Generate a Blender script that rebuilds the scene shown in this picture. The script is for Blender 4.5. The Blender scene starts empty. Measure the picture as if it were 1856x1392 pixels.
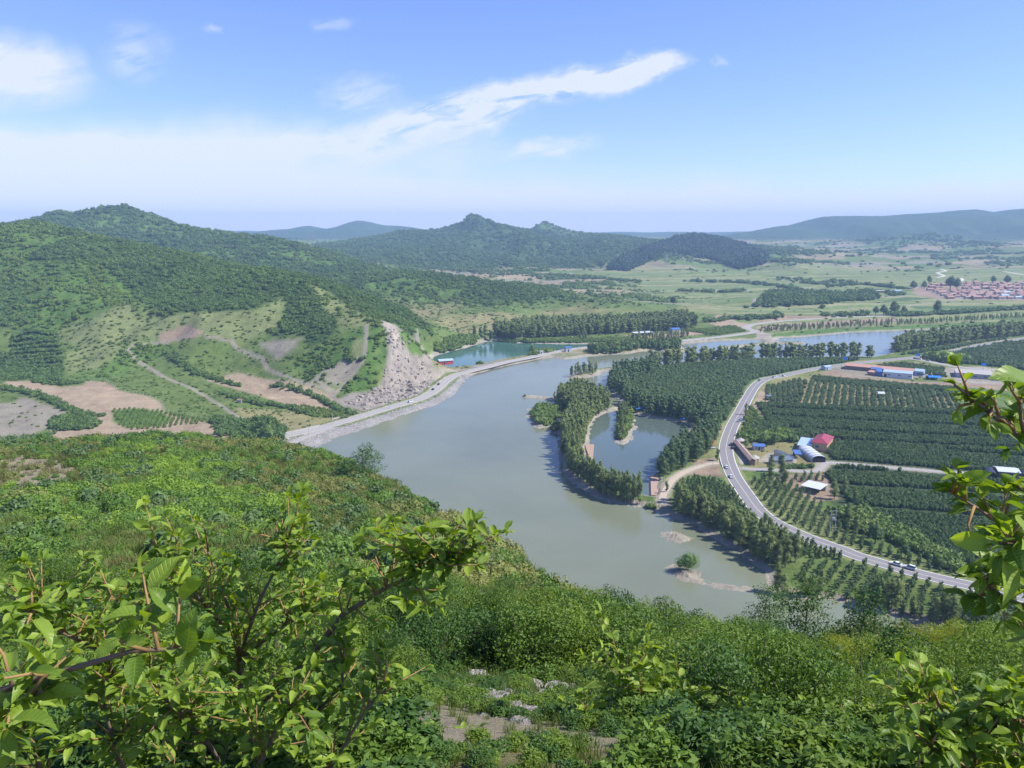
import bpy, math, random
import numpy as np
from mathutils import Vector, Matrix, Euler
R = math.radians
rnd = random.Random(7)
S = bpy.context.scene
COL = S.collection
# ---------------------------------------------------------------- camera, sky, sun, exposure
FPX, PITCH, CAMZ = 1394.0, R(11.4), 130.0          # focal length in photo pixels (1856 wide), downward pitch, height over the river
cam_d = bpy.data.cameras.new("camera"); cam = bpy.data.objects.new("camera", cam_d); COL.objects.link(cam)
cam_d.sensor_width = 36; cam_d.lens = 36 * FPX / 1856; cam_d.clip_start = 0.05; cam_d.clip_end = 90000
cam.location = (0, 0, CAMZ); cam.rotation_euler = (math.pi / 2 - PITCH, 0, 0)
S.camera = cam
S.view_settings.view_transform = 'Standard'; S.view_settings.look = 'None'; S.view_settings.gamma = 1
S.view_settings.exposure = 0.6
S.cycles.max_bounces = 6; S.cycles.diffuse_bounces = 2; S.cycles.glossy_bounces = 2; S.cycles.transmission_bounces = 3
S.cycles.transparent_max_bounces = 6; S.cycles.volume_bounces = 0
S.cycles.use_denoising = True
S.cycles.use_adaptive_sampling = True; S.cycles.adaptive_threshold = 0.02
SUN_EL, SUN_AZ = R(49), R(98)                      # azimuth from +Y towards +X
sd = Vector((math.sin(SUN_AZ) * math.cos(SUN_EL), math.cos(SUN_AZ) * math.cos(SUN_EL), math.sin(SUN_EL)))
sun_d = bpy.data.lights.new("sun", 'SUN'); sun = bpy.data.objects.new("sun", sun_d); COL.objects.link(sun)
sun_d.energy = 5.0; sun_d.angle = R(0.53); sun_d.color = (1.0, 0.95, 0.87)
sun.rotation_euler = sd.to_track_quat('Z', 'Y').to_euler()
W = bpy.data.worlds.new("World"); S.world = W; W.use_nodes = True

FWD = (math.cos(PITCH), -math.sin(PITCH)); UPV = (math.sin(PITCH), math.cos(PITCH))
def ray(px, py):
    cx = (np.asarray(px, float) - 928) / FPX; cy = -(np.asarray(py, float) - 696) / FPX
    return cx, FWD[0] + cy * UPV[0], FWD[1] + cy * UPV[1]
def pt(px, py, Y):                                  # point of the world seen at a photo pixel, Y metres ahead
    dx, dy, dz = ray(px, py); t = Y / dy
    return (float(dx * t), float(Y), float(CAMZ + dz * t))
def gp(px, py, z=0.0):                              # the same on a level plane
    dx, dy, dz = ray(px, py); t = (z - CAMZ) / dz
    return (float(dx * t), float(dy * t))

def build_world():
    nt = W.node_tree; N = nt.nodes; L = nt.links; N.clear()
    out = N.new('ShaderNodeOutputWorld'); sky = N.new('ShaderNodeTexSky'); sky.sky_type = 'NISHITA'
    sky.sun_disc = False; sky.sun_elevation = SUN_EL; sky.sun_rotation = SUN_AZ
    sky.air_density = 1.0; sky.dust_density = 0.2; sky.ozone_density = 4.0; sky.altitude = 200
    bg = N.new('ShaderNodeBackground'); bg.inputs['Strength'].default_value = 0.135; gm = N.new('ShaderNodeMix'); gm.data_type = 'RGBA'; gm.blend_type = 'MULTIPLY'; gm.inputs[0].default_value = 1; gm.inputs[7].default_value = (0.76, 0.76, 1.08, 1); L.new(sky.outputs[0], gm.inputs[6]); L.new(gm.outputs[2], bg.inputs[0])
    tc = N.new('ShaderNodeTexCoord'); sep = N.new('ShaderNodeSeparateXYZ'); L.new(tc.outputs['Generated'], sep.inputs[0])
    def M(op, a, b=None, c=None, clamp=False):
        n = N.new('ShaderNodeMath'); n.operation = op; n.use_clamp = clamp
        for i, v in enumerate((a, b, c)):
            if v is None: continue
            if isinstance(v, (int, float)): n.inputs[i].default_value = v
            else: L.new(v, n.inputs[i])
        return n.outputs[0]
    y = M('MAXIMUM', sep.outputs[1], 0.02)
    X = M('DIVIDE', sep.outputs[0], y); Z = M('DIVIDE', sep.outputs[2], y)
    cmb = N.new('ShaderNodeCombineXYZ'); L.new(X, cmb.inputs[0]); L.new(Z, cmb.inputs[1]); P = cmb.outputs[0]
    def noise(scale, rot, sx, sy, det, rough, off=(0, 0, 0), dist=0.0):
        mp = N.new('ShaderNodeMapping'); mp.inputs['Rotation'].default_value = (0, 0, -rot); mp.inputs['Location'].default_value = off
        mp0 = N.new('ShaderNodeMapping'); mp0.inputs['Scale'].default_value = (sx, sy, 1)
        L.new(P, mp.inputs[0]); L.new(mp.outputs[0], mp0.inputs[0])
        n = N.new('ShaderNodeTexNoise'); n.inputs['Scale'].default_value = scale; n.inputs['Detail'].default_value = det
        n.inputs['Roughness'].default_value = rough; n.inputs['Distortion'].default_value = dist
        L.new(mp0.outputs[0], n.inputs['Vector']); return n.outputs[0]
    wn_ = N.new('ShaderNodeTexNoise'); wn_.inputs['Scale'].default_value = 7; wn_.inputs['Detail'].default_value = 6; wn_.inputs['Roughness'].default_value = 0.6; L.new(P, wn_.inputs['Vector'])
    w0 = N.new('ShaderNodeVectorMath'); w0.operation = 'SUBTRACT'; L.new(wn_.outputs['Color'], w0.inputs[0]); w0.inputs[1].default_value = (.5, .5, .5)
    w1 = N.new('ShaderNodeVectorMath'); w1.operation = 'MULTIPLY'; L.new(w0.outputs[0], w1.inputs[0]); w1.inputs[1].default_value = (.22, .075, 0)
    w2 = N.new('ShaderNodeVectorMath'); w2.operation = 'ADD'; L.new(P, w2.inputs[0]); L.new(w1.outputs[0], w2.inputs[1]); PW = w2.outputs[0]
    def PX(px, py):
        dx, dy, dz = ray(px, py); return float(dx / dy), float(dz / dy)
    def blob(x0, y0, x1, y1, half, soft=0.25):          # elongated soft patch along a line, given by sky directions
        a, b = PX(x0, y0), PX(x1, y1); cx, cy = (a[0] + b[0]) / 2, (a[1] + b[1]) / 2
        ln = math.hypot(b[0] - a[0], b[1] - a[1]) / 2; ang = math.atan2(b[1] - a[1], b[0] - a[0])
        mp = N.new('ShaderNodeMapping'); mp.vector_type = 'TEXTURE'
        mp.inputs['Location'].default_value = (cx, cy, 0); mp.inputs['Rotation'].default_value = (0, 0, ang)
        mp.inputs['Scale'].default_value = (ln, half / FPX, 1); L.new(PW, mp.inputs[0])
        ln_ = N.new('ShaderNodeVectorMath'); ln_.operation = 'LENGTH'; L.new(mp.outputs[0], ln_.inputs[0])
        mr = N.new('ShaderNodeMapRange'); mr.interpolation_type = 'SMOOTHSTEP'
        mr.inputs[1].default_value = 1.0; mr.inputs[2].default_value = soft; mr.inputs[3].default_value = 0; mr.inputs[4].default_value = 1
        L.new(ln_.outputs['Value'], mr.inputs[0]); return mr.outputs[0]
    def add(*v):
        s = v[0]
        for q in v[1:]: s = M('ADD', s, q)
        return s
    def mul(a, k): return M('MULTIPLY', a, k)
    n1 = noise(17, R(13), 0.8, 3.2, 10, 0.66, (0.3, 0.1, 0), 0.5)
    n2 = noise(5, R(2), 0.7, 5.0, 8, 0.6, (1.3, 0.7, 0), 0.3)
    n3 = noise(26, 0, 1.0, 1.8, 8, 0.62, (4.3, 2.7, 0), 0.2)
    streak = add(mul(blob(640, 250, 1275, 92, 40, 0.0), 1.35), mul(blob(1000, 170, 1262, 100, 34, 0.1), .6), mul(blob(960, 190, 1260, 98, 38), 0.8), mul(blob(560, 272, 1010, 190, 62, 0.0), 0.8), mul(blob(380, 285, 760, 240, 50, 0.0), 0.7),
                 mul(blob(850, 285, 1130, 250, 20, 0.0), 0.75), mul(blob(550, 170, 730, 185, 40, 0.0), 0.5), mul(blob(150, 60, 360, 110, 60, 0.0), 0.45), mul(blob(380, 62, 460, 62, 14, 0.0), .5),
                 mul(blob(550, 40, 640, 50, 16, 0.0), 0.3), mul(blob(-300, 120, 215, 145, 80, 0.0), .6), mul(blob(1290, 104, 1340, 98, 12, 0.0), 0.4))
    f1 = M('MULTIPLY', streak, M('MULTIPLY_ADD', n1, 5.0, -1.75, clamp=True))
    veil = add(blob(-900, 345, 1250, 335, 150, 0.0), mul(blob(-2500, 420, 4000, 420, 110, 0.0), 0.75), mul(blob(-600, 330, 800, 270, 90, 0.0), 0.4), mul(blob(-300, 130, 240, 140, 80, 0.0), 0.55), mul(blob(500, 390, 2400, 372, 60, 0.0), 0.15))
    f2 = M('MULTIPLY', veil, M('MULTIPLY_ADD', n2, 2.8, -0.55, clamp=True))
    cum = add(blob(865, 386, 985, 386, 18, 0.1), mul(blob(1265, 362, 1360, 362, 17, 0), .6), mul(blob(1370, 362, 1470, 364, 14, 0), .5), mul(blob(1485, 358, 1540, 358, 14, 0), .9),
              mul(blob(1600, 346, 1800, 350, 30, 0), .5), mul(blob(1700, 321, 1740, 321, 8, 0), 0.8), mul(blob(1780, 346, 1900, 350, 12, 0), .45))
    f3 = M('MULTIPLY', cum, M('MULTIPLY_ADD', n3, 5.0, -1.6, clamp=True))
    low = blob(-3500, 440, 5000, 440, 150, 0.0)
    fac = M('MINIMUM', add(mul(f1, 1.0), mul(f2, 1.7), mul(f3, 0.9), mul(low, 0.6)), 0.84)
    front = N.new('ShaderNodeMapRange'); front.inputs[1].default_value = 0.05; front.inputs[2].default_value = 0.3; L.new(sep.outputs[1], front.inputs[0])
    fac = M('MULTIPLY', fac, front.outputs[0])
    cb = N.new('ShaderNodeBackground'); cb.inputs[0].default_value = (0.80, 0.84, 0.97, 1); cb.inputs[1].default_value = 0.74
    mx = N.new('ShaderNodeMixShader'); L.new(fac, mx.inputs[0]); L.new(bg.outputs[0], mx.inputs[1]); L.new(cb.outputs[0], mx.inputs[2])
    L.new(mx.outputs[0], out.inputs[0])
build_world()

# ---------------------------------------------------------------- helpers: tags, meshes, materials
def tag(o, label=None, cat=None, group=None, kind=None):
    if label: o['label'] = label
    if cat: o['category'] = cat
    if group: o['group'] = group
    if kind: o['kind'] = kind
    return o
def mesh_np(name, V, faces, mats=(), fmat=None, smooth=False, attrs=None):
    """V (n,3); faces: int array (m,k) or list of lists"""
    me = bpy.data.meshes.new(name); V = np.asarray(V, np.float32).reshape(-1, 3)
    if isinstance(faces, np.ndarray):
        m, k = faces.shape; lv = faces.ravel().astype(np.int32); st = (np.arange(m) * k).astype(np.int32); tot = np.full(m, k, np.int32)
    else:
        m = len(faces); tot = np.array([len(f) for f in faces], np.int32); lv = np.concatenate([np.asarray(f) for f in faces]).astype(np.int32)
        st = np.concatenate([[0], np.cumsum(tot)[:-1]]).astype(np.int32)
    me.vertices.add(len(V)); me.vertices.foreach_set('co', V.ravel())
    me.loops.add(len(lv)); me.loops.foreach_set('vertex_index', lv)
    me.polygons.add(m); me.polygons.foreach_set('loop_start', st); me.polygons.foreach_set('loop_total', tot)
    for mt in mats: me.materials.append(mt)
    if fmat is not None: me.polygons.foreach_set('material_index', np.asarray(fmat, np.int32))
    me.polygons.foreach_set('use_smooth', np.full(m, bool(smooth)))
    for nm, (dom, typ, arr) in (attrs or {}).items():
        a = me.attributes.new(nm, typ, dom)
        a.data.foreach_set({'FLOAT': 'value', 'INT': 'value', 'FLOAT_VECTOR': 'vector', 'FLOAT_COLOR': 'color'}[typ], np.asarray(arr, np.float32 if typ != 'INT' else np.int32).ravel())
    me.update(calc_edges=True); return me
def obj(name, me, parent=None, loc=None, rz=None):
    o = bpy.data.objects.new(name, me); COL.objects.link(o)
    if parent: o.parent = parent
    if loc is not None: o.location = loc
    if rz is not None: o.rotation_euler = (0, 0, rz)
    return o
def thing(name, label, cat, loc=(0, 0, 0), rz=0.0, group=None, s=None):
    o = bpy.data.objects.new(name, None); COL.objects.link(o); o.empty_display_size = 0.2
    o.location = loc; o.rotation_euler = (0, 0, rz)
    if s is not None: o.scale = s if hasattr(s, '__len__') else (s, s, s)
    return tag(o, label, cat, group)
KIDS = {}
def kids(o):
    return KIDS.setdefault(o.name, [c for c in bpy.data.objects if c.parent == o])
def dup(root, loc, rz=0.0, s=None, label=None, group=None, parent=None):
    r = root.copy(); COL.objects.link(r)
    if parent is None:
        r.location = loc; r.rotation_euler = (0, 0, rz)
        if s is not None: r.scale = s if hasattr(s, '__len__') else (s, s, s)
    else: r.parent = parent
    if label: r['label'] = label
    if group: r['group'] = group
    for c in kids(root): dup(c, None, parent=r)
    return r

class MB:
    """collects boxes, prisms and tubes into one mesh"""
    def __init__(s): s.v = []; s.f = []
    def add(s, V, F):
        n = len(s.v); s.v += [tuple(p) for p in V]; s.f += [[i + n for i in f] for f in F]; return s
    def box(s, x0, y0, z0, x1, y1, z1):
        return s.add([(x0, y0, z0), (x1, y0, z0), (x1, y1, z0), (x0, y1, z0), (x0, y0, z1), (x1, y0, z1), (x1, y1, z1), (x0, y1, z1)],
                     [[0, 3, 2, 1], [4, 5, 6, 7], [0, 1, 5, 4], [1, 2, 6, 5], [2, 3, 7, 6], [3, 0, 4, 7]])
    def prism(s, poly, a, b, axis='y'):              # poly of (u,w) extruded along axis a..b
        n = len(poly); m = {'y': lambda u, w, t: (u, t, w), 'x': lambda u, w, t: (t, u, w), 'z': lambda u, w, t: (u, w, t)}[axis]
        V = [m(u, w, a) for u, w in poly] + [m(u, w, b) for u, w in poly]
        return s.add(V, [list(range(n)), list(range(2 * n - 1, n - 1, -1))] + [[i, i + n, (i + 1) % n + n, (i + 1) % n] for i in range(n)])
    def tube(s, pts, rad, k=6, cap=True):
        pts = [Vector(p) for p in pts]; rad = rad if hasattr(rad, '__len__') else [rad] * len(pts); V = []; F = []
        for i, p in enumerate(pts):
            t = (pts[min(i + 1, len(pts) - 1)] - pts[max(i - 1, 0)]).normalized()
            a = t.orthogonal().normalized() if i == 0 else (a - t * a.dot(t)).normalized(); b = t.cross(a)
            for j in range(k):
                q = 2 * math.pi * j / k; V.append(p + (a * math.cos(q) + b * math.sin(q)) * rad[i])
        for i in range(len(pts) - 1):
            for j in range(k): F.append([i * k + j, i * k + (j + 1) % k, (i + 1) * k + (j + 1) % k, (i + 1) * k + j])
        if cap: F.append(list(range(k))[::-1]); F.append([(len(pts) - 1) * k + j for j in range(k)])
        return s.add(V, F)
    def build(s, name, mat, parent=None, smooth=False, loc=None, rz=None):
        return obj(name, mesh_np(name, s.v, s.f, [mat], smooth=smooth), parent, loc, rz)

def new_mat(name):
    m = bpy.data.materials.new(name); m.use_nodes = True; nt = m.node_tree; nt.nodes.clear()
    return m, nt.nodes, nt.links
def nmath(N, L, op, a, b=None, c=None, clamp=False):
    n = N.new('ShaderNodeMath'); n.operation = op; n.use_clamp = clamp
    for i, v in enumerate((a, b, c)):
        if v is None: continue
        if isinstance(v, (int, float)): n.inputs[i].default_value = v
        else: L.new(v, n.inputs[i])
    return n.outputs[0]
def nnoise(N, L, vec, scale, det=4, rough=0.55, dist=0.0):
    n = N.new('ShaderNodeTexNoise'); n.inputs['Scale'].default_value = scale; n.inputs['Detail'].default_value = det
    n.inputs['Roughness'].default_value = rough; n.inputs['Distortion'].default_value = dist
    if vec is not None: L.new(vec, n.inputs['Vector'])
    return n.outputs[0]
def nmix(N, L, fac, a, b, mode='MIX'):
    n = N.new('ShaderNodeMix'); n.data_type = 'RGBA'; n.blend_type = mode
    for s, v in ((n.inputs[0], fac), (n.inputs[6], a), (n.inputs[7], b)):
        if isinstance(v, (int, float)): s.default_value = v
        elif isinstance(v, tuple): s.default_value = (*v, 1) if len(v) == 3 else v
        else: L.new(v, s)
    return n.outputs[2]
def simple_mat(name, col, rough=0.7, var=0.15, scale=3.0, metal=0.0, spec=0.3, bump=0.0):
    m, N, L = new_mat(name); out = N.new('ShaderNodeOutputMaterial'); b = N.new('ShaderNodeBsdfPrincipled')
    tc = N.new('ShaderNodeTexCoord'); n = nnoise(N, L, tc.outputs['Object'], scale, 5, 0.6)
    d = tuple(c * (1 - var) for c in col); u = tuple(min(1, c * (1 + var)) for c in col)
    L.new(nmix(N, L, n, d, u), b.inputs['Base Color']); b.inputs['Roughness'].default_value = rough
    b.inputs['Metallic'].default_value = metal; b.inputs['Specular IOR Level'].default_value = spec
    if bump:
        bp = N.new('ShaderNodeBump'); bp.inputs['Distance'].default_value = bump; L.new(n, bp.inputs['Height']); L.new(bp.outputs[0], b.inputs['Normal'])
    L.new(b.outputs[0], out.inputs[0]); return m
def foliage_mat(name, dark, light, trans=0.3, big=40.0, rough=0.55, spec=0.25):
    """leaf colour varies leaf by leaf (attribute rnd), tree by tree and slowly over the land"""
    m, N, L = new_mat(name); out = N.new('ShaderNodeOutputMaterial')
    oi = N.new('ShaderNodeObjectInfo'); at = N.new('ShaderNodeAttribute'); at.attribute_name = 'rnd'
    ge = N.new('ShaderNodeNewGeometry'); big_n = nnoise(N, L, ge.outputs['Position'], 1.0 / big, 3, 0.55)
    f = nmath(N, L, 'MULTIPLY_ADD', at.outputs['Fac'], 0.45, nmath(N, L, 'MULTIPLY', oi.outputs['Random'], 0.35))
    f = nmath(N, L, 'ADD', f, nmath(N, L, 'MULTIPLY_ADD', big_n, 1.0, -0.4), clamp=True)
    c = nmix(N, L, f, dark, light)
    b = N.new('ShaderNodeBsdfPrincipled'); L.new(c, b.inputs['Base Color']); b.inputs['Roughness'].default_value = rough
    b.inputs['Specular IOR Level'].default_value = spec
    t = N.new('ShaderNodeBsdfTranslucent'); L.new(nmix(N, L, 1.0, c, (1.0, 1.0, 0.35), 'MULTIPLY'), t.inputs[0])
    mx = N.new('ShaderNodeMixShader'); mx.inputs[0].default_value = trans
    L.new(b.outputs[0], mx.inputs[1]); L.new(t.outputs[0], mx.inputs[2]); L.new(mx.outputs[0], out.inputs[0]); return m
# ---------------------------------------------------------------- numeric noise
_rt = np.random.RandomState(11).rand(256, 256).astype(np.float64)
def vnoise(x, y, k=0):
    x = np.asarray(x, float) + 17.3 * k; y = np.asarray(y, float) - 9.1 * k
    xi = np.floor(x).astype(int); yi = np.floor(y).astype(int); fx = x - xi; fy = y - yi
    fx = fx * fx * (3 - 2 * fx); fy = fy * fy * (3 - 2 * fy)
    a = _rt[xi & 255, yi & 255]; b = _rt[(xi + 1) & 255, yi & 255]; c = _rt[xi & 255, (yi + 1) & 255]; d = _rt[(xi + 1) & 255, (yi + 1) & 255]
    return (a * (1 - fx) + b * fx) * (1 - fy) + (c * (1 - fx) + d * fx) * fy
def fbm(x, y, o=4, k=0):
    s = 0; a = 0.5; t = 0
    for i in range(o): s = s + a * vnoise(x * 2 ** i, y * 2 ** i, k + i * 3); t += a; a *= 0.5
    return s / t
def sst(a, b, x):
    t = np.clip((x - a) / (b - a), 0, 1); return t * t * (3 - 2 * t)
# ---------------------------------------------------------------- the lie of the land (metres)
def crest(pts, wn, wf, e=1.0, amp=0.10, gul=180.0):
    """pts: (px, py, Y[, near width]) along a skyline; gives a ridge with that crest"""
    P = np.array([pt(p[0], p[1], p[2]) for p in pts]); P[:, 2] -= np.where(P[:, 1] < 4700, np.clip(P[:, 1] * 0.0032, 1, 9), 0); Wn = np.array([p[3] if len(p) > 3 else wn for p in pts], float)
    Wf = np.array([p[4] if len(p) > 4 else wf for p in pts], float)
    return dict(P=P, wn=Wn, wf=wf, Wf=Wf, e=e, amp=amp, gul=gul)
RIDGES = [
 crest([(-900, 480, 850), (-300, 425, 1020), (0, 405, 1080), (60, 398, 1080), (180, 425, 1040), (300, 450, 980), (430, 478, 900, 330), (500, 487, 850, 290, 260), (560, 507, 800, 240, 200),
        (640, 558, 720, 150, 140), (690, 582, 665, 88, 90), (740, 605, 672, 84, 60), (775, 645, 668, 60, 36), (797, 690, 660, 30, 20)], 400, 300, 1.0, 0.10, 150),
 crest([(560, 507, 830, 200), (620, 532, 850, 150), (665, 555, 870), (719, 573, 885), (773, 584, 895), (827, 597, 905, 80), (869, 617, 915, 50)], 115, 160, 1.0, 0.1, 70),
 crest([(-500, 440, 2000), (-100, 412, 2000), (20, 402, 2000), (78, 394, 2000), (110, 378, 2000), (138, 394, 1990), (152, 380, 2020), (178, 371, 2020), (199, 391, 2000), (222, 369, 1980),
        (250, 380, 1960), (280, 390, 1940), (330, 405, 1900), (400, 418, 1820), (470, 425, 1740), (520, 437, 1680), (600, 464, 1600), (690, 489, 1500), (760, 500, 1450)], 620, 330, 1.15, 0.2, 210),
 crest([(480, 500, 1350), (600, 494, 1350), (679, 489, 1350), (773, 490, 1300), (827, 498, 1280), (908, 512, 1250), (967, 527, 1220), (1035, 538, 1200, 260), (1102, 542, 1180, 220), (1196, 556, 1150, 170), (1240, 566, 1120, 120)], 330, 330, 1.0, 0.16, 110),
 crest([(520, 445, 3000), (600, 437, 3050), (650, 431, 3100), (690, 425, 3200), (735, 413, 3300), (770, 415, 3300), (800, 411, 3350), (832, 402, 3400), (857, 384, 3400), (879, 401, 3420), (900, 413, 3450), (940, 424, 3500)], 1250, 520, 1.15, 0.3, 330),
 crest([(900, 425, 3550), (935, 423, 3650), (960, 411, 3700), (985, 399, 3700), (1018, 411, 3650), (1060, 420, 3550), (1100, 421, 3400), (1150, 431, 3200)], 1200, 520, 1.15, 0.3, 330),
 crest([(1130, 436, 3000), (1200, 433, 2950), (1240, 427, 2900), (1262, 424, 2900), (1300, 430, 2850), (1350, 444, 2800), (1395, 462, 2750)], 560, 420, 1.1, 0.16, 200),
 crest([(874, 408, 3300, 140, 110), (900, 430, 3100, 240, 240), (960, 465, 2700), (1010, 487, 2450)], 380, 380, 1.0, 0.14, 150),
 crest([(742, 428, 3150, 160, 130), (760, 445, 2900, 260, 260), (800, 475, 2500)], 380, 380, 1.0, 0.14, 150),
 crest([(1000, 418, 3500, 160, 130), (1040, 440, 3200, 260, 260), (1075, 470, 2800)], 380, 380, 1.0, 0.14, 150),
 crest([(420, 440, 6396), (500, 424, 5928), (530, 415, 5850), (560, 409, 5850), (600, 416, 5850), (650, 399, 5850), (690, 408, 5928), (712, 418, 6084), (770, 435, 6240)], 1300, 800, 1.2, 0.25, 500),
 crest([(1330, 442, 5382), (1370, 430, 5226), (1400, 414, 5148), (1430, 408, 5070), (1495, 392, 5070), (1530, 391, 4992), (1600, 391, 4914), (1640, 388, 4914), (1700, 385, 4836), (1735, 381, 4836), (1770, 379, 4836),
        (1800, 384, 4836), (1830, 380, 4836), (1870, 377, 4836), (2000, 372, 4836), (2400, 388, 4992)], 1250, 900, 1.1, 0.25, 480),
 crest([(950, 434, 7400), (1150, 431, 7400), (1200, 430, 7400), (1235, 426, 7400), (1270, 422, 7400), (1300, 427, 7400), (1330, 420, 7400), (1350, 424, 7400), (1385, 418, 7400), (1430, 428, 7400), (1560, 425, 7400)], 1000, 600, 1.0, 0.12, 600),
 crest([(1440, 452, 3500), (1500, 443, 3700), (1560, 431, 3800), (1600, 427, 3800), (1640, 422, 3800), (1700, 420, 3750), (1720, 423, 3700), (1760, 434, 3600), (1830, 441, 3600), (1900, 434, 3900), (2100, 430, 4000)], 900, 600, 1.1, 0.16, 300),
 crest([(1105, 488, 2250), (1150, 470, 2350), (1205, 458, 2400), (1260, 470, 2350), (1330, 484, 2300), (1420, 500, 2200)], 340, 500, 1.0, 0.1, 150),
 crest([(1340, 500, 2080), (1400, 476, 2180), (1430, 467, 2200), (1480, 476, 2150), (1560, 505, 2050)], 330, 400, 1.0, 0.1, 140),
 crest([(1360, 545, 1280), (1400, 536, 1300), (1470, 538, 1300), (1540, 543, 1290)], 90, 200, 1.0, 0.1, 60),
]
def ridge_h(r, x, y, base):
    P, Wn, Wf = r['P'], r['wn'], r['Wf']; m = max(Wn.max(), r['wf']) * 1.35
    out = np.zeros_like(x)
    sel = (x > P[:, 0].min() - m) & (x < P[:, 0].max() + m) & (y > P[:, 1].min() - m) & (y < P[:, 1].max() + m)
    if not sel.any(): return out
    xs, ys, bs = x[sel], y[sel], base[sel]
    best = np.full(xs.shape, 1e18); zc = np.zeros_like(xs); wn = np.zeros_like(xs); wf = np.zeros_like(xs); cx = np.zeros_like(xs); cy = np.zeros_like(xs)
    WS = np.zeros_like(xs)
    for i in range(len(P) - 1):
        a, b = P[i], P[i + 1]; ex, ey = b[0] - a[0], b[1] - a[1]; l2 = ex * ex + ey * ey + 1e-9
        t = np.clip(((xs - a[0]) * ex + (ys - a[1]) * ey) / l2, 0, 1); qx = a[0] + ex * t; qy = a[1] + ey * t
        d = (xs - qx) ** 2 + (ys - qy) ** 2; best = np.minimum(best, d); ww = (1e4 / (d + 1.0)) ** 5; WS += ww
        zc += ww * (a[2] + (b[2] - a[2]) * t); wn += ww * (Wn[i] + (Wn[i + 1] - Wn[i]) * t); wf += ww * (Wf[i] + (Wf[i + 1] - Wf[i]) * t); cx += ww * qx; cy += ww * qy
    zc, wn, wf, cx, cy = zc / WS, wn / WS, wf / WS, cx / WS, cy / WS
    sgn = (cx ** 2 + cy ** 2 - xs ** 2 - ys ** 2) / (2 * np.sqrt(cx ** 2 + cy ** 2) * np.sqrt(best) + 1.0)
    near = sst(-0.45, 0.45, sgn); w = wn * near + wf * (1 - near); g = r['gul']
    n1 = 1 - np.sqrt((2 * fbm(xs / g, ys / (g * 1.6), 4, 5) - 1) ** 2 + .002) * 1.6
    q = np.clip(np.sqrt(best) / w * (1 + (0.5 - n1) * 0.35), 0, 1)
    f = (0.5 + 0.5 * np.cos(np.pi * q)) ** r['e']; f = 0.6 * f + 0.4 * (1 - q) ** r['e']
    h = (zc - bs) * f
    h = h + np.maximum(zc - bs, 0) * r['amp'] * (n1 - 0.95) * 4 * f * (1 - f)
    out[sel] = np.maximum(h, 0); return out
# the camera's own hillside: columns of (photo row, metres ahead), the last knot is the brow
NC = [(-300, [(1392, 3), (1200, 12), (1050, 36), (950, 72), (860, 115), (812, 160)]),
      (0,    [(1392, 3), (1200, 12), (1050, 36), (950, 72), (860, 115), (808, 160)]),
      (300,  [(1392, 3), (1200, 12), (1050, 38), (950, 74), (860, 115), (794, 165)]),
      (480,  [(1392, 3), (1200, 12), (1055, 40), (960, 74), (870, 115), (806, 165)]),
      (600,  [(1392, 3), (1200, 12), (1060, 40), (980, 70), (900, 108), (828, 158)]),
      (700,  [(1392, 3), (1210, 12), (1070, 38), (1000, 62), (930, 95), (876, 135)]),
      (800,  [(1392, 3), (1220, 12), (1090, 33), (1030, 52), (980, 80), (942, 112)]),
      (900,  [(1392, 3), (1240, 11), (1120, 26), (1065, 42), (1030, 66), (1008, 92)]),
      (1000, [(1392, 3), (1255, 10.5), (1160, 19), (1120, 29), (1090, 42), (1080, 58)]),
      (1100, [(1392, 3), (1262, 10.5), (1190, 17), (1160, 24), (1135, 34), (1125, 44)]),
      (1300, [(1392, 3), (1275, 10), (1215, 16), (1185, 23), (1165, 31), (1155, 38)]),
      (1500, [(1392, 3), (1290, 9), (1235, 15), (1205, 22), (1185, 30), (1175, 36)]),
      (1900, [(1392, 3), (1290, 9), (1235, 15), (1205, 22), (1185, 30), (1175, 36)]),
      (2300, [(1392, 3), (1290, 9), (1235, 15), (1205, 22), (1185, 30), (1175, 36)])]
_nu = np.array([np.mean([pt(px, k[0], k[1])[0] / k[1] for k in kn[1:]]) for px, kn in NC])
_nY = np.array([[k[1] for k in kn] for px, kn in NC], float)
_nZ = np.array([[pt(px, k[0], k[1])[2] for k in kn] for px, kn in NC])
def near_h(x, y):
    u = x / np.sqrt(np.maximum(y, 0) ** 2 + 9.0)
    u = np.clip(u, _nu[0], _nu[-1]); i = np.clip(np.searchsorted(_nu, u) - 1, 0, len(_nu) - 2)
    t = (u - _nu[i]) / (_nu[i + 1] - _nu[i]); t = t * t * (3 - 2 * t) * 0.5 + t * 0.5
    Y = _nY[i] * (1 - t)[..., None] + _nY[i + 1] * t[..., None]; Z = _nZ[i] * (1 - t)[..., None] + _nZ[i + 1] * t[..., None]
    r = np.maximum(y, 0) + 0.0 * x
    z = np.where(r <= Y[..., 0], 128.4 + (Z[..., 0] - 128.4) * np.clip(r / Y[..., 0], 0, 1), 0.0)
    for k in range(Y.shape[-1] - 1):
        a, b = Y[..., k], Y[..., k + 1]; s = np.clip((r - a) / (b - a), 0, 1)
        z = np.where(r > a, Z[..., k] + (Z[..., k + 1] - Z[..., k]) * s, z)
    b = Y[..., -1]; over = np.maximum(r - b, 0); sl = (Z[..., -2] - Z[..., -1]) / (Y[..., -1] - Y[..., -2])
    z = z - np.where(r > b, over * np.minimum(0.78, sl + over * 0.035), 0)
    z = z + (fbm(x / 9, y / 9, 4, 2) - 0.5) * np.clip(r / 12, 0, 1.6) * sst(1, 12, r)
    return z
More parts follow.
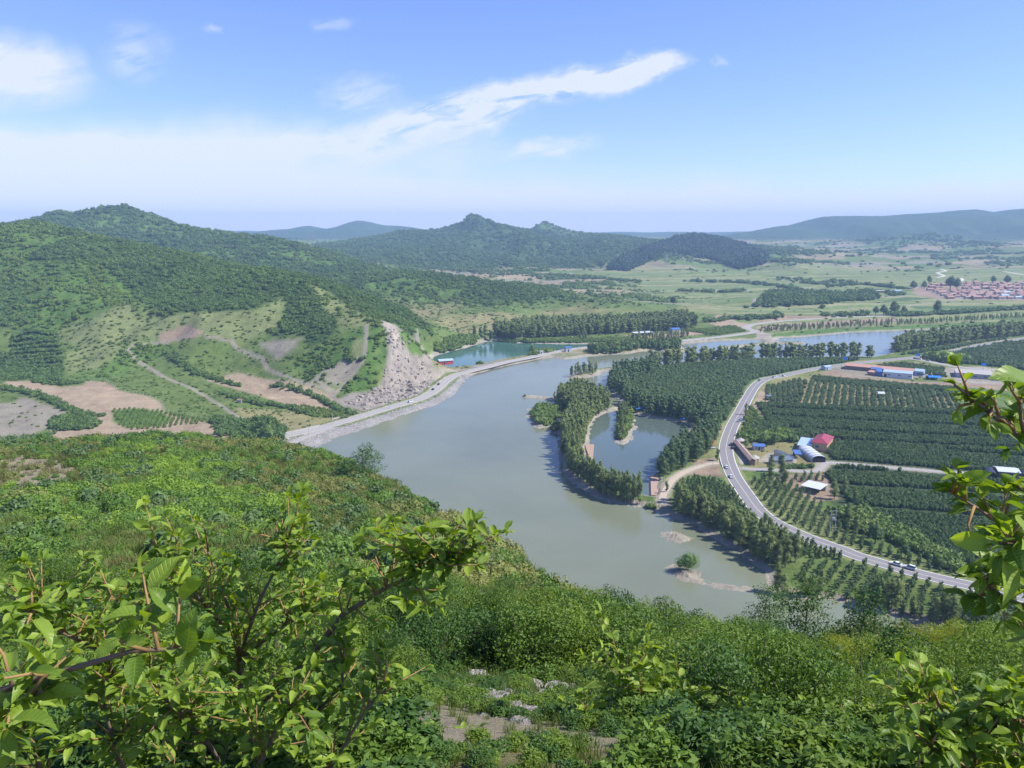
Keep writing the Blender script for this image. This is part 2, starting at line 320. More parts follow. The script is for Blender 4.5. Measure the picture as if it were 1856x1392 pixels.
def base_h(x, y):
    d = np.hypot(x, y * 1.0); z = 1.6 + np.maximum(d - 1350, 0) * 0.0166
    z = np.minimum(z, 118 - 50 * np.exp(-np.maximum(d - 4000, 0) / 3500.0)) if False else np.where(z > 60, 60 + 58 * (1 - np.exp(-(z - 60) / 58)), z)
    z = z + (fbm(x / 260, y / 330, 4, 9) - 0.5) * 22 * sst(1250, 2000, d) * (1 - 0.75 * sst(200, 700, x) * (1 - sst(1900, 2600, y)))
    z = z + sst(-60, -330, x) * sst(400, 700, y) * 10 + (fbm(x / 25, y / 25, 3, 4) - 0.5) * 0.7
    return z
def land(x, y):
    b = base_h(x, y); acc = np.zeros_like(b)
    for r in RIDGES:
        acc += ridge_h(r, x, y, b) ** 12
    return b + acc ** (1 / 12.0)

# ---------------------------------------------------------------- traced outlines, laid on the water plane
G = lambda pts, z=0.0: np.array([gp(px, py, z) for px, py in pts])
RIVER = G([(400, 870), (500, 830), (568, 811.6), (611, 793), (655, 779), (692, 766), (735, 751), (773, 740), (805, 727), (824, 712), (835, 700), (843, 688), (865, 677), (892, 669), (921, 662), (950, 657),
  (975, 651), (1005, 648), (1022, 652), (1040, 650), (1062, 646.5), (1094, 643.6), (1142, 641), (1160, 637), (1195, 636), (1225, 640), (1247, 637), (1236, 630), (1232, 624), (1256, 621.7), (1304, 618), (1375, 615.5),
  (1385, 620), (1402, 612.5), (1450, 611), (1514, 605.5), (1547, 602), (1621, 599.7), (1708, 596), (1773, 594), (1856, 591.5), (2100, 585), (2600, 575), (2600, 592), (2100, 597), (1856, 603), (1700, 610), (1640, 616), (1612, 630), (1611, 641),
  (1580, 648), (1540, 646), (1450, 648), (1360, 650), (1300, 652), (1250, 655), (1200, 661), (1165, 664), (1130, 672), (1108, 684), (1098, 700), (1104, 712), (1120, 722), (1124, 733), (1112, 735), (1098, 722), (1060, 712), (1040, 706), (1008, 712),
  (1005, 722), (1004, 735), (1022, 742), (1022, 752), (1008, 762), (1000, 772), (1001, 783), (1012, 789), (1013, 815), (1017, 842), (1028, 864), (1046, 883), (1072, 899), (1105, 910), (1134, 916.5), (1169, 922),
  (1191, 927), (1212, 937), (1234, 945), (1261, 953), (1281, 966), (1317, 988), (1359, 1013), (1391, 1041), (1397, 1075), (1420, 1082), (1470, 1084), (1518, 1092), (1560, 1105), (1640, 1122), (1700, 1136),
  (1760, 1150), (1856, 1172), (2100, 1230), (2300, 1300), (2000, 1700), (1200, 1500), (600, 1300), (300, 1100)])
ISLETS = [G(p) for p in (
  [(940, 718.5), (950, 715.8), (965, 716.5), (985, 719), (1008, 722), (1012, 731), (1000, 728.5), (980, 723.5), (955, 721)],
  [(965, 750), (960, 762), (964, 770), (978, 779), (994, 772), (1008, 759), (1027, 741), (1030, 734), (1010, 733), (981, 735), (970, 742)],
  [(952, 741), (960, 740), (972, 741), (970, 744.5), (958, 744)], [(944, 752), (955, 752), (966, 754), (966, 757), (955, 756)],
  [(1026, 686), (1036, 680), (1050, 675), (1075, 670), (1120, 663), (1150, 656), (1160, 655), (1150, 664), (1120, 671), (1092, 674), (1089, 679), (1067, 684), (1040, 687)],
  [(1190, 963), (1212, 962), (1236, 969), (1256, 977), (1254, 983), (1235, 984), (1212, 978), (1196, 970)],
  [(1205, 1031), (1221, 1025), (1250, 1030), (1267, 1038), (1264, 1048), (1288, 1057), (1341, 1063), (1392, 1066), (1400, 1074), (1341, 1070), (1288, 1064), (1253, 1057), (1221, 1048)],
  [(1298, 632.5), (1318, 627.5), (1365, 622.5), (1411, 619), (1460, 621), (1462, 624), (1411, 622.8), (1345, 629.5), (1312, 634)],
  [(1380, 606), (1400, 604), (1412, 612), (1400, 624), (1388, 624), (1378, 617)])]
LAGOON = G([(781, 653), (790, 644.7), (819, 636.6), (852, 628.5), (878, 620), (897, 617), (907, 620), (965, 623), (1013, 623.6), (1068, 623.6), (1071, 628), (1030, 633), (991, 640), (958, 644), (923, 648.5), (887, 656.6), (852, 663.7), (823, 666), (790, 665), (781, 659)])
POND = G([(1105, 747), (1118, 744), (1132, 740), (1153, 753), (1183, 759), (1210, 761.6), (1237, 766), (1250, 774), (1251, 788), (1240, 803), (1222, 815), (1206, 834), (1194, 858), (1181, 867), (1179, 899), (1158, 894),
  (1130, 886), (1100, 874), (1078, 860), (1062, 850), (1058, 826), (1070, 806), (1070, 794), (1071, 772), (1080, 759)])
PONDISLE = G([(1116, 742), (1126, 738), (1140, 738), (1148, 746), (1150, 762), (1152, 775), (1147, 790), (1142, 803), (1130, 807), (1117, 803), (1119, 785), (1121, 765)])

def pip(poly, x, y):
    ins = np.zeros(x.shape, bool); n = len(poly)
    for i in range(n):
        x0, y0 = poly[i]; x1, y1 = poly[(i + 1) % n]
        if y0 == y1: continue
        c = ((y0 > y) != (y1 > y)) & (x < (x1 - x0) * (y - y0) / (y1 - y0) + x0); ins ^= c
    return ins
def sdist(poly, x, y, lim=60.0):
    """signed distance, positive inside, clipped at lim"""
    out = np.full(x.shape, -lim); p = np.asarray(poly)
    sel = (x > p[:, 0].min() - lim) & (x < p[:, 0].max() + lim) & (y > p[:, 1].min() - lim) & (y < p[:, 1].max() + lim)
    if not sel.any(): return out
    xs, ys = x[sel], y[sel]; best = np.full(xs.shape, lim * lim)
    for i in range(len(p)):
        a, b = p[i], p[(i + 1) % len(p)]
        k = (xs > min(a[0], b[0]) - lim) & (xs < max(a[0], b[0]) + lim) & (ys > min(a[1], b[1]) - lim) & (ys < max(a[1], b[1]) + lim)
        if not k.any(): continue
        ex, ey = b - a; l2 = ex * ex + ey * ey + 1e-9; X, Y = xs[k], ys[k]
        t = np.clip(((X - a[0]) * ex + (Y - a[1]) * ey) / l2, 0, 1)
        best[k] = np.minimum(best[k], (X - a[0] - ex * t) ** 2 + (Y - a[1] - ey * t) ** 2)
    d = np.sqrt(best); d = np.where(pip(p, xs, ys), d, -d); out[sel] = d; return out
def ldist(line, x, y, lim=60.0):
    out = np.full(x.shape, lim); p = np.asarray(line)
    for i in range(len(p) - 1):
        a, b = p[i], p[i + 1]
        k = (x > min(a[0], b[0]) - lim) & (x < max(a[0], b[0]) + lim) & (y > min(a[1], b[1]) - lim) & (y < max(a[1], b[1]) + lim)
        if not k.any(): continue
        ex, ey = b - a; l2 = ex * ex + ey * ey + 1e-9; X, Y = x[k], y[k]
        t = np.clip(((X - a[0]) * ex + (Y - a[1]) * ey) / l2, 0, 1)
        out[k] = np.minimum(out[k], np.hypot(X - a[0] - ex * t, Y - a[1] - ey * t))
    return out
def smooth_line(p, step):
    """Catmull-Rom through the points, resampled every step metres"""
    p = np.asarray(p, float); q = np.vstack([2 * p[0] - p[1], p, 2 * p[-1] - p[-2]]); out = []
    for i in range(1, len(q) - 2):
        n = max(2, int(np.hypot(*(q[i + 1] - q[i])[:2]) / step))
        for k in range(n):
            t = k / n
            out.append(0.5 * ((2 * q[i]) + (-q[i - 1] + q[i + 1]) * t + (2 * q[i - 1] - 5 * q[i] + 4 * q[i + 1] - q[i + 2]) * t * t + (-q[i - 1] + 3 * q[i] - 3 * q[i + 1] + q[i + 2]) * t ** 3))
    out.append(q[-2]); return np.array(out)
ROADZ = 2.4
def road_line(pts, z=ROADZ, step=4.0): return smooth_line(G(pts, z), step)
ROADS = {
 'main': road_line([(2150, 1165), (1990, 1112), (1856, 1083), (1750, 1059), (1668, 1040), (1556, 1008), (1531, 998), (1477, 979), (1437, 962.5), (1399, 943.6), (1372, 922), (1356, 900.5), (1343, 882), (1332, 865), (1324, 848), (1318, 830), (1316, 810),
    (1321, 789), (1329, 769), (1342, 745), (1355, 721), (1366, 703), (1376, 693), (1390, 686), (1413, 682), (1440, 676), (1470, 669.5), (1495, 665.5), (1540, 659.5), (1579, 655), (1644, 649), (1692, 643), (1741, 633), (1790, 623), (1856, 613), (1950, 600), (2200, 578)]),
 'side': road_line([(1650, 649.5), (1680, 654), (1709, 660), (1757, 667), (1832, 673), (1950, 680), (2200, 690)]),
 'left': road_line([(440, 806), (517, 789.5), (558, 780.5), (601, 769.5), (638, 759), (679, 746.5), (719, 734.5), (760, 722.5), (784, 710), (801, 695.5), (817, 683.5), (841, 675), (881, 665), (921, 655), (955, 648.5), (1000, 639), (1040, 632), (1100, 626), (1160, 622.5), (1215, 619),
    (1256, 615), (1310, 609.5), (1345, 605), (1368, 601.5), (1360, 597), (1353, 593.5), (1362, 588.5), (1400, 583.5), (1450, 579.5), (1547, 574.5), (1676, 569.5), (1856, 561), (2100, 548), (2400, 535)]),
 'lower': road_line([(500, 822), (516, 810), (544, 795.5), (579, 782), (600, 774)]),
 'farm': road_line([(1345, 848), (1365, 850), (1400, 851), (1440, 853), (1478, 853), (1492, 843), (1500, 838), (1560, 842), (1640, 849), (1740, 857), (1790, 860)], 1.9, 4),
 'path': road_line([(1204, 914), (1200, 903), (1208, 885), (1222, 867), (1245, 853), (1275, 843), (1300, 838)], 1.9, 4),
}
RW = {'main': 4.1, 'side': 3.8, 'left': 4.1, 'lower': 2.2, 'farm': 1.7, 'path': 1.6}   # half widths

# ---------------------------------------------------------------- one sheet of ground out to the horizon
OY = -6.0
def rows():
    out = [3.0]
    while out[-1] < 8150:
        d = out[-1]
        if d < 40: s = 0.022 * d
        elif d < 190: s = 0.011 * d
        elif d < 620: s = max(0.9e-5 * d * d, 0.45)
        elif d < 4200: s = 0.0052 * d
        else: s = 0.012 * d
        out.append(d + s)
    return np.array(out)
YP = rows()
U = np.concatenate([-np.linspace(1.35, 0.80, 45)[:-1], np.linspace(-0.80, 0.80, 1060), np.linspace(0.80, 1.35, 45)[1:]])
GX = YP[:, None] * U[None, :]; GY = (YP + OY)[:, None] + 0 * GX
def all_h(GX, GY):
    H = land(GX, GY)
    road = np.full(GX.shape, 60.0)
    for k, l in ROADS.items():
        d = ldist(l, GX, GY, 40) - RW[k]; z = (2.2 if k in ('main', 'side', 'left', 'lower') else 1.75)
        w = 1 - sst(1.2, 9 if k != 'left' else 7, d); far = np.hypot(GX, GY) > 1250
        zz = np.where(far, np.maximum(H, z), z) if k == 'left' else z
        H = H * (1 - w) + zz * w
    s = sdist(RIVER, GX, GY, 30)
    for p in ISLETS: s = np.minimum(s, -sdist(p, GX, GY, 30))
    s = np.maximum(s, sdist(LAGOON, GX, GY, 30)); s = np.maximum(s, np.minimum(sdist(POND, GX, GY, 30), -sdist(PONDISLE, GX, GY, 30)))
    wob = (fbm(GX / 6, GY / 6, 3, 3) - 0.5) * 3.0
    shore = -(s + wob * np.clip(1 - np.abs(s) / 12, 0, 1))
    H = np.minimum(H, np.where(shore > 12, 1e4, np.clip(0.03 + shore * np.where(shore > 0, 0.26 + 0.1 * np.maximum(shore - 2, 0), 0.35), -2.5, 1e4)))
    nh = near_h(GX, GY); nm = nh > H
    return np.maximum(H, nh), shore, nm
H, SHORE, NEARM = all_h(GX, GY)
LY = np.log(YP); NR, NCc = GX.shape
_ri = np.interp
def HS(x, y, A=None):
    """height (or any grid array) at world x,y"""
    A = H if A is None else A; x = np.asarray(x, float); y = np.asarray(y, float)
    yp = np.maximum(y - OY, 3.001); fi = np.interp(yp, YP, np.arange(NR)); u = x / yp; fj = np.interp(u, U, np.arange(NCc))
    i = np.clip(fi.astype(int), 0, NR - 2); j = np.clip(fj.astype(int), 0, NCc - 2); a = fi - i; b = fj - j
    return (A[i, j] * (1 - b) + A[i, j + 1] * b) * (1 - a) + (A[i + 1, j] * (1 - b) + A[i + 1, j + 1] * b) * a
def onland(px, py, far=15000):
    """world points of the ground seen at photo pixels"""
    px = np.atleast_1d(np.asarray(px, float)); py = np.atleast_1d(np.asarray(py, float)); dx, dy, dz = ray(px, py)
    Y = np.full(px.shape, 1.5); done = np.zeros(px.shape, bool); lo = Y.copy()
    while True:
        Yn = Y * 1.006; z = CAMZ + dz / dy * Yn; hit = (z < HS(dx / dy * Yn, Yn)) & ~done
        done |= hit; lo = np.where(done, lo, Yn); Y = np.where(done, Y, Yn)
        if done.all() or Y.max() > far: break
    a = lo.copy(); b = lo * 1.006
    for _ in range(8):
        m = (a + b) / 2; k = CAMZ + dz / dy * m < HS(dx / dy * m, m); b = np.where(k, m, b); a = np.where(k, a, m)
    return np.stack([dx / dy * b, b, HS(dx / dy * b, b)], -1)
def lay(pts, closed=True, step=10):
    P = []; n = len(pts)
    for i in range(n if closed else n - 1):
        a, b = pts[i], pts[(i + 1) % n]; k = max(1, int(math.hypot(a[0] - b[0], a[1] - b[1]) / step))
        P += [(a[0] + (b[0] - a[0]) * j / k, a[1] + (b[1] - a[1]) * j / k) for j in range(k)]
    if not closed: P.append(pts[-1])
    P = np.array(P, float); return onland(P[:, 0], P[:, 1])
# ---------------------------------------------------------------- ground cover: colours of soil, grass and scrub, plus painted shade among orchard rows
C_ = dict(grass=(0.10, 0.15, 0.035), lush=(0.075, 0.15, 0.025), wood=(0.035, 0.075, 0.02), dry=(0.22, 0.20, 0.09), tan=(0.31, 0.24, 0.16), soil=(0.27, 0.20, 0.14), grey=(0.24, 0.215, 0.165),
          sand=(0.30, 0.27, 0.215), rock=(0.27, 0.237, 0.20), shade=(0.045, 0.070, 0.028), field=(0.17, 0.20, 0.075), dgreen=(0.06, 0.12, 0.035), pave=(0.36, 0.33, 0.29), mown=(0.20, 0.22, 0.085))  # 'shade' is orchard ground darkened in its colour to look shadowed
TINT = np.zeros(GX.shape + (3,)); TINT[:] = C_['grass']
VEG = np.zeros(GX.shape)                                # how thickly bushes and trees cover the ground
BARE = np.zeros(GX.shape)                               # ploughed or stony: fine furrows instead of tufts
def blend(mask, col, veg=None, bare=None):
    m = mask[..., None]; TINT[:] = TINT * (1 - m) + np.array(col) * m
    if veg is not None: VEG[:] = VEG * (1 - mask) + veg * mask
    if bare is not None: BARE[:] = BARE * (1 - mask) + bare * mask
D = np.hypot(GX, GY)
nA = fbm(GX / 120, GY / 120, 4, 21); nB = fbm(GX / 30, GY / 30, 4, 31); nC = fbm(GX / 420, GY / 260, 4, 41)
blend(sst(0.42, 0.62, nA), C_['dry']); blend(sst(0.5, 0.7, nB) * 0.6, C_['lush'])
hillm = sst(12, 30, H - base_h(GX, GY)) * (D > 300) * (~NEARM)
blend(hillm, C_['wood'], 0.85); blend(hillm * sst(0.52, 0.66, nA + 0.25 * (nB - .5)) * 0.8, C_['lush'], 0.45)
far = sst(3900, 4500, D); blend(far * (H > 70), (0.03, 0.07, 0.03), 0.0)
# patchwork of fields on the rolling land and the plain
ang = 0.12; rx = GX * math.cos(ang) + GY * math.sin(ang); ry = -GX * math.sin(ang) + GY * math.cos(ang)
rx = rx + 60 * (fbm(GX / 200, GY / 200, 3, 6) - .5); ry = ry + 60 * (fbm(GX / 240, GY / 240, 3, 8) - .5)
ci = np.floor(rx / 170 + 0.37 * np.floor(ry / 75)).astype(int); cj = np.floor(ry / 75).astype(int)
hsh = _rt[(ci * 37 + cj * 101) & 255, (ci * 11 - cj * 53) & 255]
pal = np.array([C_['tan'], C_['dgreen'], C_['grass'], C_['soil'], C_['dry'], C_['dgreen'], C_['grey'], C_['lush'], C_['tan'], C_['grass']])
cell = pal[np.clip((hsh * 10).astype(int), 0, 9)]
roll = sst(1180, 1350, D) * (1 - hillm) * (1 - sst(5000, 6500, D)); m = (roll * sst(-350, -200, GX - 0.0 * GY))[..., None] * 0.8
TINT[:] = TINT * (1 - m) + cell * m
VEG[:] = np.maximum(VEG, (roll * (((hsh * 10).astype(int) % 10 == 5) | ((hsh * 10).astype(int) % 10 == 1))) * 0.5)
edge = np.minimum(np.minimum((ry / 75) % 1, 1 - (ry / 75) % 1) * 75, 1e9); VEG[:] = np.maximum(VEG, roll * (edge < 5) * (nB > 0.6) * 0.6)
# the green plain to the right of the river: thin strips
pl = sst(250, 420, GX + 0.12 * (GY - 900)) * sst(930, 980, GY) * (1 - sst(2050, 2350, GY)) * (1 - hillm)
st = np.floor(ry / 17).astype(int); hs2 = _rt[(st * 13 + np.floor(rx / 420).astype(int) * 71) & 255, 7]
scol = np.array([C_['field'], C_['mown'], C_['grass'], C_['field'], (0.13, 0.19, 0.06), (0.24, 0.24, 0.12)])[np.clip((hs2 * 6).astype(int), 0, 5)]
m = pl[..., None]; TINT[:] = TINT * (1 - m) + scol * m; VEG[:] = VEG * (1 - pl)
def zone(px_poly, col, veg=0.0, bare=0.0, soft=2.0, k=1.0, only=None, ymax=9e9):
    P = lay(px_poly)[:, :2]; P = P[(P[:, 1] < ymax) & ((ymax > 1e6) | (P[:, 1] < 830) | (P[:, 0] < -260))]; s = sdist(P, GX, GY, max(soft * 3, 8.0))
    w = sst(-soft, soft, s + (nB - 0.5) * soft * 2.2) * k
    if only is not None: w = w * only
    blend(w, col, veg, bare)
def track(px_line, hw, col, soft=0.8, **kw):
    P = lay(px_line, closed=False)[:, :2]; d = ldist(P, GX, GY, hw * 4 + 4); blend(1 - sst(hw - soft * .5, hw + soft, d + (nB - .5) * .8), col, 0.0, kw.get('bare', 0.3))
Zs = [
 ([(600, 446), (700, 438), (780, 425), (857, 408), (930, 428), (985, 415), (1060, 430), (1110, 445), (1100, 484), (1040, 488), (960, 484), (880, 488), (760, 482), (660, 474)], 'wood', 0.7, 0, 25),
 # left hillside
 ([(-60, 560), (0, 590), (110, 600), (230, 545), (290, 575), (380, 565), (460, 556), (515, 536), (556, 512), (640, 562), (660, 600), (650, 640), (690, 700), (660, 745), (560, 765), (440, 790), (300, 800), (-60, 800)], 'grass', 0.10, 0, 8),
 ([(60, 480), (200, 470), (300, 560), (300, 640), (200, 690), (120, 690), (60, 600)], 'lush', 0.42, 0, 12),
 ([(110, 600), (230, 545), (330, 570), (330, 600), (240, 620), (180, 670), (120, 680)], 'field', 0.18, 0, 10),
 ([(140, 440), (320, 456), (560, 500), (556, 515), (520, 530), (512, 545), (460, 556), (430, 566), (370, 562), (300, 572), (250, 545), (215, 505), (150, 465)], 'wood', 1.0, 0, 4),
 ([(505, 545), (520, 520), (558, 508), (590, 560), (610, 590), (600, 615), (560, 630), (540, 608), (490, 612), (484, 600), (520, 575)], 'wood', 1.0, 0, 3),
 ([(560, 512), (600, 535), (640, 560), (680, 582), (660, 600), (620, 590), (580, 550)], 'field', 0.3, 0, 4),
 ([(465, 560), (515, 540), (512, 560), (500, 590), (440, 620), (380, 610), (300, 575), (370, 566)], 'field', 0.08, 0, 4),
 ([(560, 640), (600, 620), (660, 590), (685, 620), (688, 680), (650, 720), (560, 680), (540, 660)], 'lush', 0.55, 0, 4),
 ([(20, 600), (100, 600), (112, 640), (115, 696), (60, 688), (20, 640)], 'dgreen', 0.0, 0, 2),
 ([(-40, 640), (20, 640), (60, 690), (0, 690), (-40, 690)], 'wood', 0.8, 0, 4),
 ([(288, 604), (345, 589), (372, 600), (360, 612), (292, 622)], 'soil', 0, 1, 2),
 ([(465, 622), (500, 614), (548, 612), (535, 630), (500, 655), (478, 640)], 'grey', 0, 0.7, 3),
 ([(590, 665), (655, 650), (640, 678), (610, 700), (590, 690)], 'grey', 0.05, 0.5, 2),
 ([(640, 620), (662, 612), (660, 640), (640, 655)], 'field', 0.0, 0.2, 2),
 ([(375, 690), (400, 682), (432, 675), (480, 688), (520, 690), (580, 708), (640, 735), (625, 750), (600, 755), (545, 742), (480, 720), (430, 706)], 'tan', 0, 1, 2),
 ([(3, 691), (58, 690), (110, 702), (150, 698), (158, 690), (190, 692), (215, 708), (270, 718), (290, 730), (300, 745), (320, 755), (345, 760), (385, 768), (420, 780), (400, 800), (230, 805), (60, 812), (-40, 815), (-40, 800), (0, 798), (85, 792), (95, 776), (150, 776), (180, 757), (165, 748), (120, 735), (60, 712), (10, 703)], 'tan', 0, 1, 2),
 ([(-60, 720), (0, 712), (60, 722), (120, 745), (165, 760), (90, 775), (60, 790), (-60, 795)], 'grey', 0.03, 0.5, 3),
 ([(-60, 712), (0, 706), (40, 718), (30, 730), (-60, 735)], 'grass', 0.05, 0, 3),
 ([(205, 745), (250, 740), (300, 748), (310, 762), (290, 772), (230, 776), (205, 765)], 'lush', 0.0, 0.2, 2),
 ([(430, 740), (520, 745), (600, 760), (640, 762), (560, 785), (515, 795), (450, 800)], 'dry', 0.25, 0.3, 3),
 # bare rock spur above the road
 ([(690, 580), (715, 590), (735, 603), (760, 620), (778, 650), (800, 690), (800, 700), (760, 720), (720, 738), (660, 745), (600, 728), (640, 712), (680, 712), (700, 680), (704, 640), (700, 600)], 'rock', 0.0, 1, 2),
 ([(722, 600), (742, 608), (770, 640), (765, 650), (745, 640), (728, 622)], 'lush', 0.4, 0.2, 1.5),
 # banks and yards
 ([(800, 690), (790, 700), (770, 712), (780, 690), (778, 668), (800, 668), (870, 668), (840, 674), (820, 680)], 'sand', 0, 0.6, 1.5),
 ([(900, 604), (1060, 605), (1170, 604), (1270, 606), (1250, 616), (1130, 620), (1060, 622), (905, 619)], 'grass', 0.12, 0, 3),
 ([(1130, 607), (1180, 604), (1270, 600), (1275, 606), (1190, 613), (1140, 612)], 'soil', 0, 0.6, 2),
 ([(1275, 600), (1330, 590), (1352, 600), (1300, 608), (1270, 610)], 'dgreen', 0.2, 0, 2),
 ([(1300, 570), (1322, 572), (1335, 583), (1370, 588), (1355, 596), (1300, 592), (1285, 586)], 'tan', 0, 0.8, 2),
 ([(1372, 596), (1390, 604), (1410, 606), (1412, 624), (1385, 624), (1370, 612)], 'sand', 0, 0.9, 1.5),
 ([(1400, 606), (1450, 600), (1530, 594), (1700, 588), (1900, 578), (1900, 590), (1700, 595), (1530, 603), (1400, 611)], 'lush', 0.05, 0, 2),
 ([(1375, 600), (1372, 592), (1420, 586), (1620, 576), (1640, 580), (1600, 586), (1450, 594), (1400, 600)], 'soil', 0.05, 0.5, 2),
 ([(1358, 585), (1420, 572), (1500, 572), (1560, 575), (1450, 578), (1400, 582)], 'soil', 0.05, 0.6, 2),
 ([(1365, 540), (1395, 545), (1398, 556), (1360, 556)], 'rock', 0.1, 1, 1),
 # plantation, fields
 ([(1092, 700), (1130, 676), (1200, 664), (1360, 653), (1580, 650), (1500, 662), (1420, 680), (1375, 690), (1350, 718), (1325, 762), (1300, 800), (1285, 780), (1260, 768), (1200, 758), (1150, 748), (1120, 730)], 'dgreen', 0, 0, 2),
 ([(1640, 655), (1700, 645), (1790, 626), (1900, 612), (1900, 676), (1780, 662), (1700, 655)], 'dgreen', 0, 0, 2),
 ([(1372, 735), (1395, 732), (1500, 738), (1650, 742), (1900, 746), (1900, 1060), (1760, 1040), (1640, 990), (1560, 960), (1500, 900), (1500, 838), (1490, 800), (1420, 770)], 'shade', 0, 0.9, 3),  # shade between the orchard rows put into the ground colour
 ([(1385, 702), (1440, 684), (1540, 690), (1650, 700), (1720, 704), (1740, 742), (1650, 741), (1500, 736), (1400, 731), (1375, 722)], 'dry', 0, 0.5, 2),
 ([(1480, 676), (1510, 670), (1560, 684), (1660, 692), (1740, 694), (1900, 700), (1900, 716), (1740, 700), (1650, 698), (1540, 688)], 'soil', 0, 0.9, 1.5),
 ([(1500, 668), (1530, 660), (1600, 664), (1700, 680), (1640, 688), (1560, 684)], 'grey', 0, 0.8, 1.5),
 ([(1660, 655), (1720, 668), (1720, 682), (1690, 678), (1590, 662)], 'dry', 0.15, 0.2, 2),
 ([(1715, 666), (1780, 664), (1900, 680), (1900, 700), (1740, 694), (1700, 684)], 'sand', 0, 0.8, 1.5),
 ([(1372, 706), (1400, 712), (1405, 726), (1380, 738), (1366, 748), (1358, 742), (1366, 720)], 'tan', 0, 0.8, 1.5),
 ([(1400, 722), (1520, 731), (1520, 738), (1400, 730)], 'tan', 0, 0.8, 1),
 ([(1327, 800), (1345, 800), (1372, 838), (1342, 842)], 'pave', 0, 0.4, 1),
 ([(1348, 795), (1440, 800), (1460, 830), (1480, 846), (1360, 846)], 'dry', 0.05, 0.2, 1.5),
 ([(1392, 822), (1412, 818), (1420, 834), (1372, 838)], 'sand', 0, 0.5, 1),
 ([(1478, 838), (1497, 838), (1496, 856), (1478, 854)], 'sand', 0, 0.5, 1),
 ([(1400, 862), (1500, 858), (1520, 905), (1470, 910), (1400, 888)], 'soil', 0, 0.4, 2),
 ([(1262, 832), (1300, 828), (1316, 852), (1318, 866), (1270, 862), (1240, 860)], 'soil', 0, 0.7, 1.5),
 ([(1300, 770), (1318, 765), (1308, 800), (1310, 830), (1285, 826), (1270, 830), (1285, 800)], 'mown', 0.0, 0.2, 1.5),
 ([(1215, 880), (1260, 862), (1300, 866), (1330, 885), (1380, 940), (1480, 990), (1560, 1020), (1760, 1070), (1900, 1100), (1900, 1180), (1640, 1120), (1480, 1080), (1390, 1060), (1280, 965), (1212, 930), (1205, 910)], 'grass', 0, 0.2, 3),
 ([(1350, 870), (1400, 868), (1500, 930), (1560, 990), (1760, 1040), (1770, 1052), (1560, 1002), (1400, 938)], 'field', 0, 0.3, 3),
 ([(1240, 645), (1100, 645), (1060, 640), (1010, 640), (1080, 626), (1230, 618), (1235, 630)], 'dry', 0.15, 0.3, 2),
 # village ground and fields around it
 ([(1650, 522), (1700, 512), (1900, 512), (1900, 545), (1780, 544), (1690, 541), (1660, 534)], 'soil', 0, 0.4, 3),
 ([(1592, 548), (1640, 538), (1690, 541), (1640, 546)], 'dgreen', 0, 0, 2),
 ([(1650, 556), (1820, 553), (1810, 560), (1660, 560)], 'dgreen', 0, 0, 2),
]
# strip along the left road: bank protection, verge, shoreline stones
vl = 1 - NEARM.astype(float)
blend((1 - sst(2.5, 5.0, np.abs(SHORE - 1.2))) * vl * (D < 1500), C_['sand'], 0.0, 0.7)
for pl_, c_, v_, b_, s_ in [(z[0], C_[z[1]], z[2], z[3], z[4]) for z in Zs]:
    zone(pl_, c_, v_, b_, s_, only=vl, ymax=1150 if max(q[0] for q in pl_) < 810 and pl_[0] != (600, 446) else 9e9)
blend((1 - sst(1.5, 3.2, np.abs(SHORE - 0.8))) * vl * (D < 1300), C_['sand'], 0.0, 0.8)
dl = ldist(ROADS['left'], GX, GY, 60); leftbank = sst(-330, -300, -np.abs(GX + 110)) * (GY > 440) * (GY < 900) * (GX < 90)
blend((SHORE > 0) * (SHORE < 26) * (dl < 30) * (SHORE < dl + 22) * leftbank * vl * (sdist(LAGOON, GX, GY, 30) < -9) * (ldist(G([(900, 662), (840, 690), (800, 722), (700, 757), (560, 808)]), GX, GY, 60) < 15), (0.235, 0.225, 0.21), 0.0, 1.0)
blend((dl > 5.0) * (dl < 8.5) * (SHORE > 5) * (SHORE < 30) * leftbank * vl * (GY < 700), C_['grass'], 0.0, 0.2)
for k, hw in RW.items():
    d = ldist(ROADS[k], GX, GY, 20); blend((1 - sst(hw + 0.6, hw + 2.2, d)) * vl, C_['mown'] if k in ('main', 'side') else C_['sand'], 0.0, 0.6)
for ln in ([(340, 608), (300, 622), (243, 625), (231, 636), (250, 655), (300, 685), (350, 705), (400, 735), (440, 762), (470, 780)], [(372, 609), (420, 618), (430, 632), (475, 650), (485, 670), (540, 690), (590, 705), (620, 735), (650, 748)],
           [(664, 588), (663, 620), (660, 650), (640, 680), (605, 716)], [(620, 655), (660, 648), (590, 668), (575, 690), (610, 712)], [(560, 700), (575, 682)]):
    track(ln, 1.7, C_['grey'])
for ln in ([(1700, 503), (1712, 500), (1698, 494), (1715, 491), (1706, 488)], [(1725, 513), (1745, 508), (1742, 504)], [(1820, 492), (1856, 498), (1900, 502)]): track(ln, 3.5, (0.6, 0.56, 0.48))
for ln in ([(1640, 555), (1700, 548), (1738, 542), (1745, 539)], [(1640, 578), (1700, 568), (1760, 565), (1880, 558)], [(1508, 446), (1512, 452), (1530, 460), (1600, 466)]): track(ln, 2.5, C_['sand'])
for ln in ([(1395, 728), (1500, 736)], [(1440, 707), (1500, 711), (1600, 716)], [(1290, 800), (1310, 772)]): track(ln, 1.2, C_['tan'])
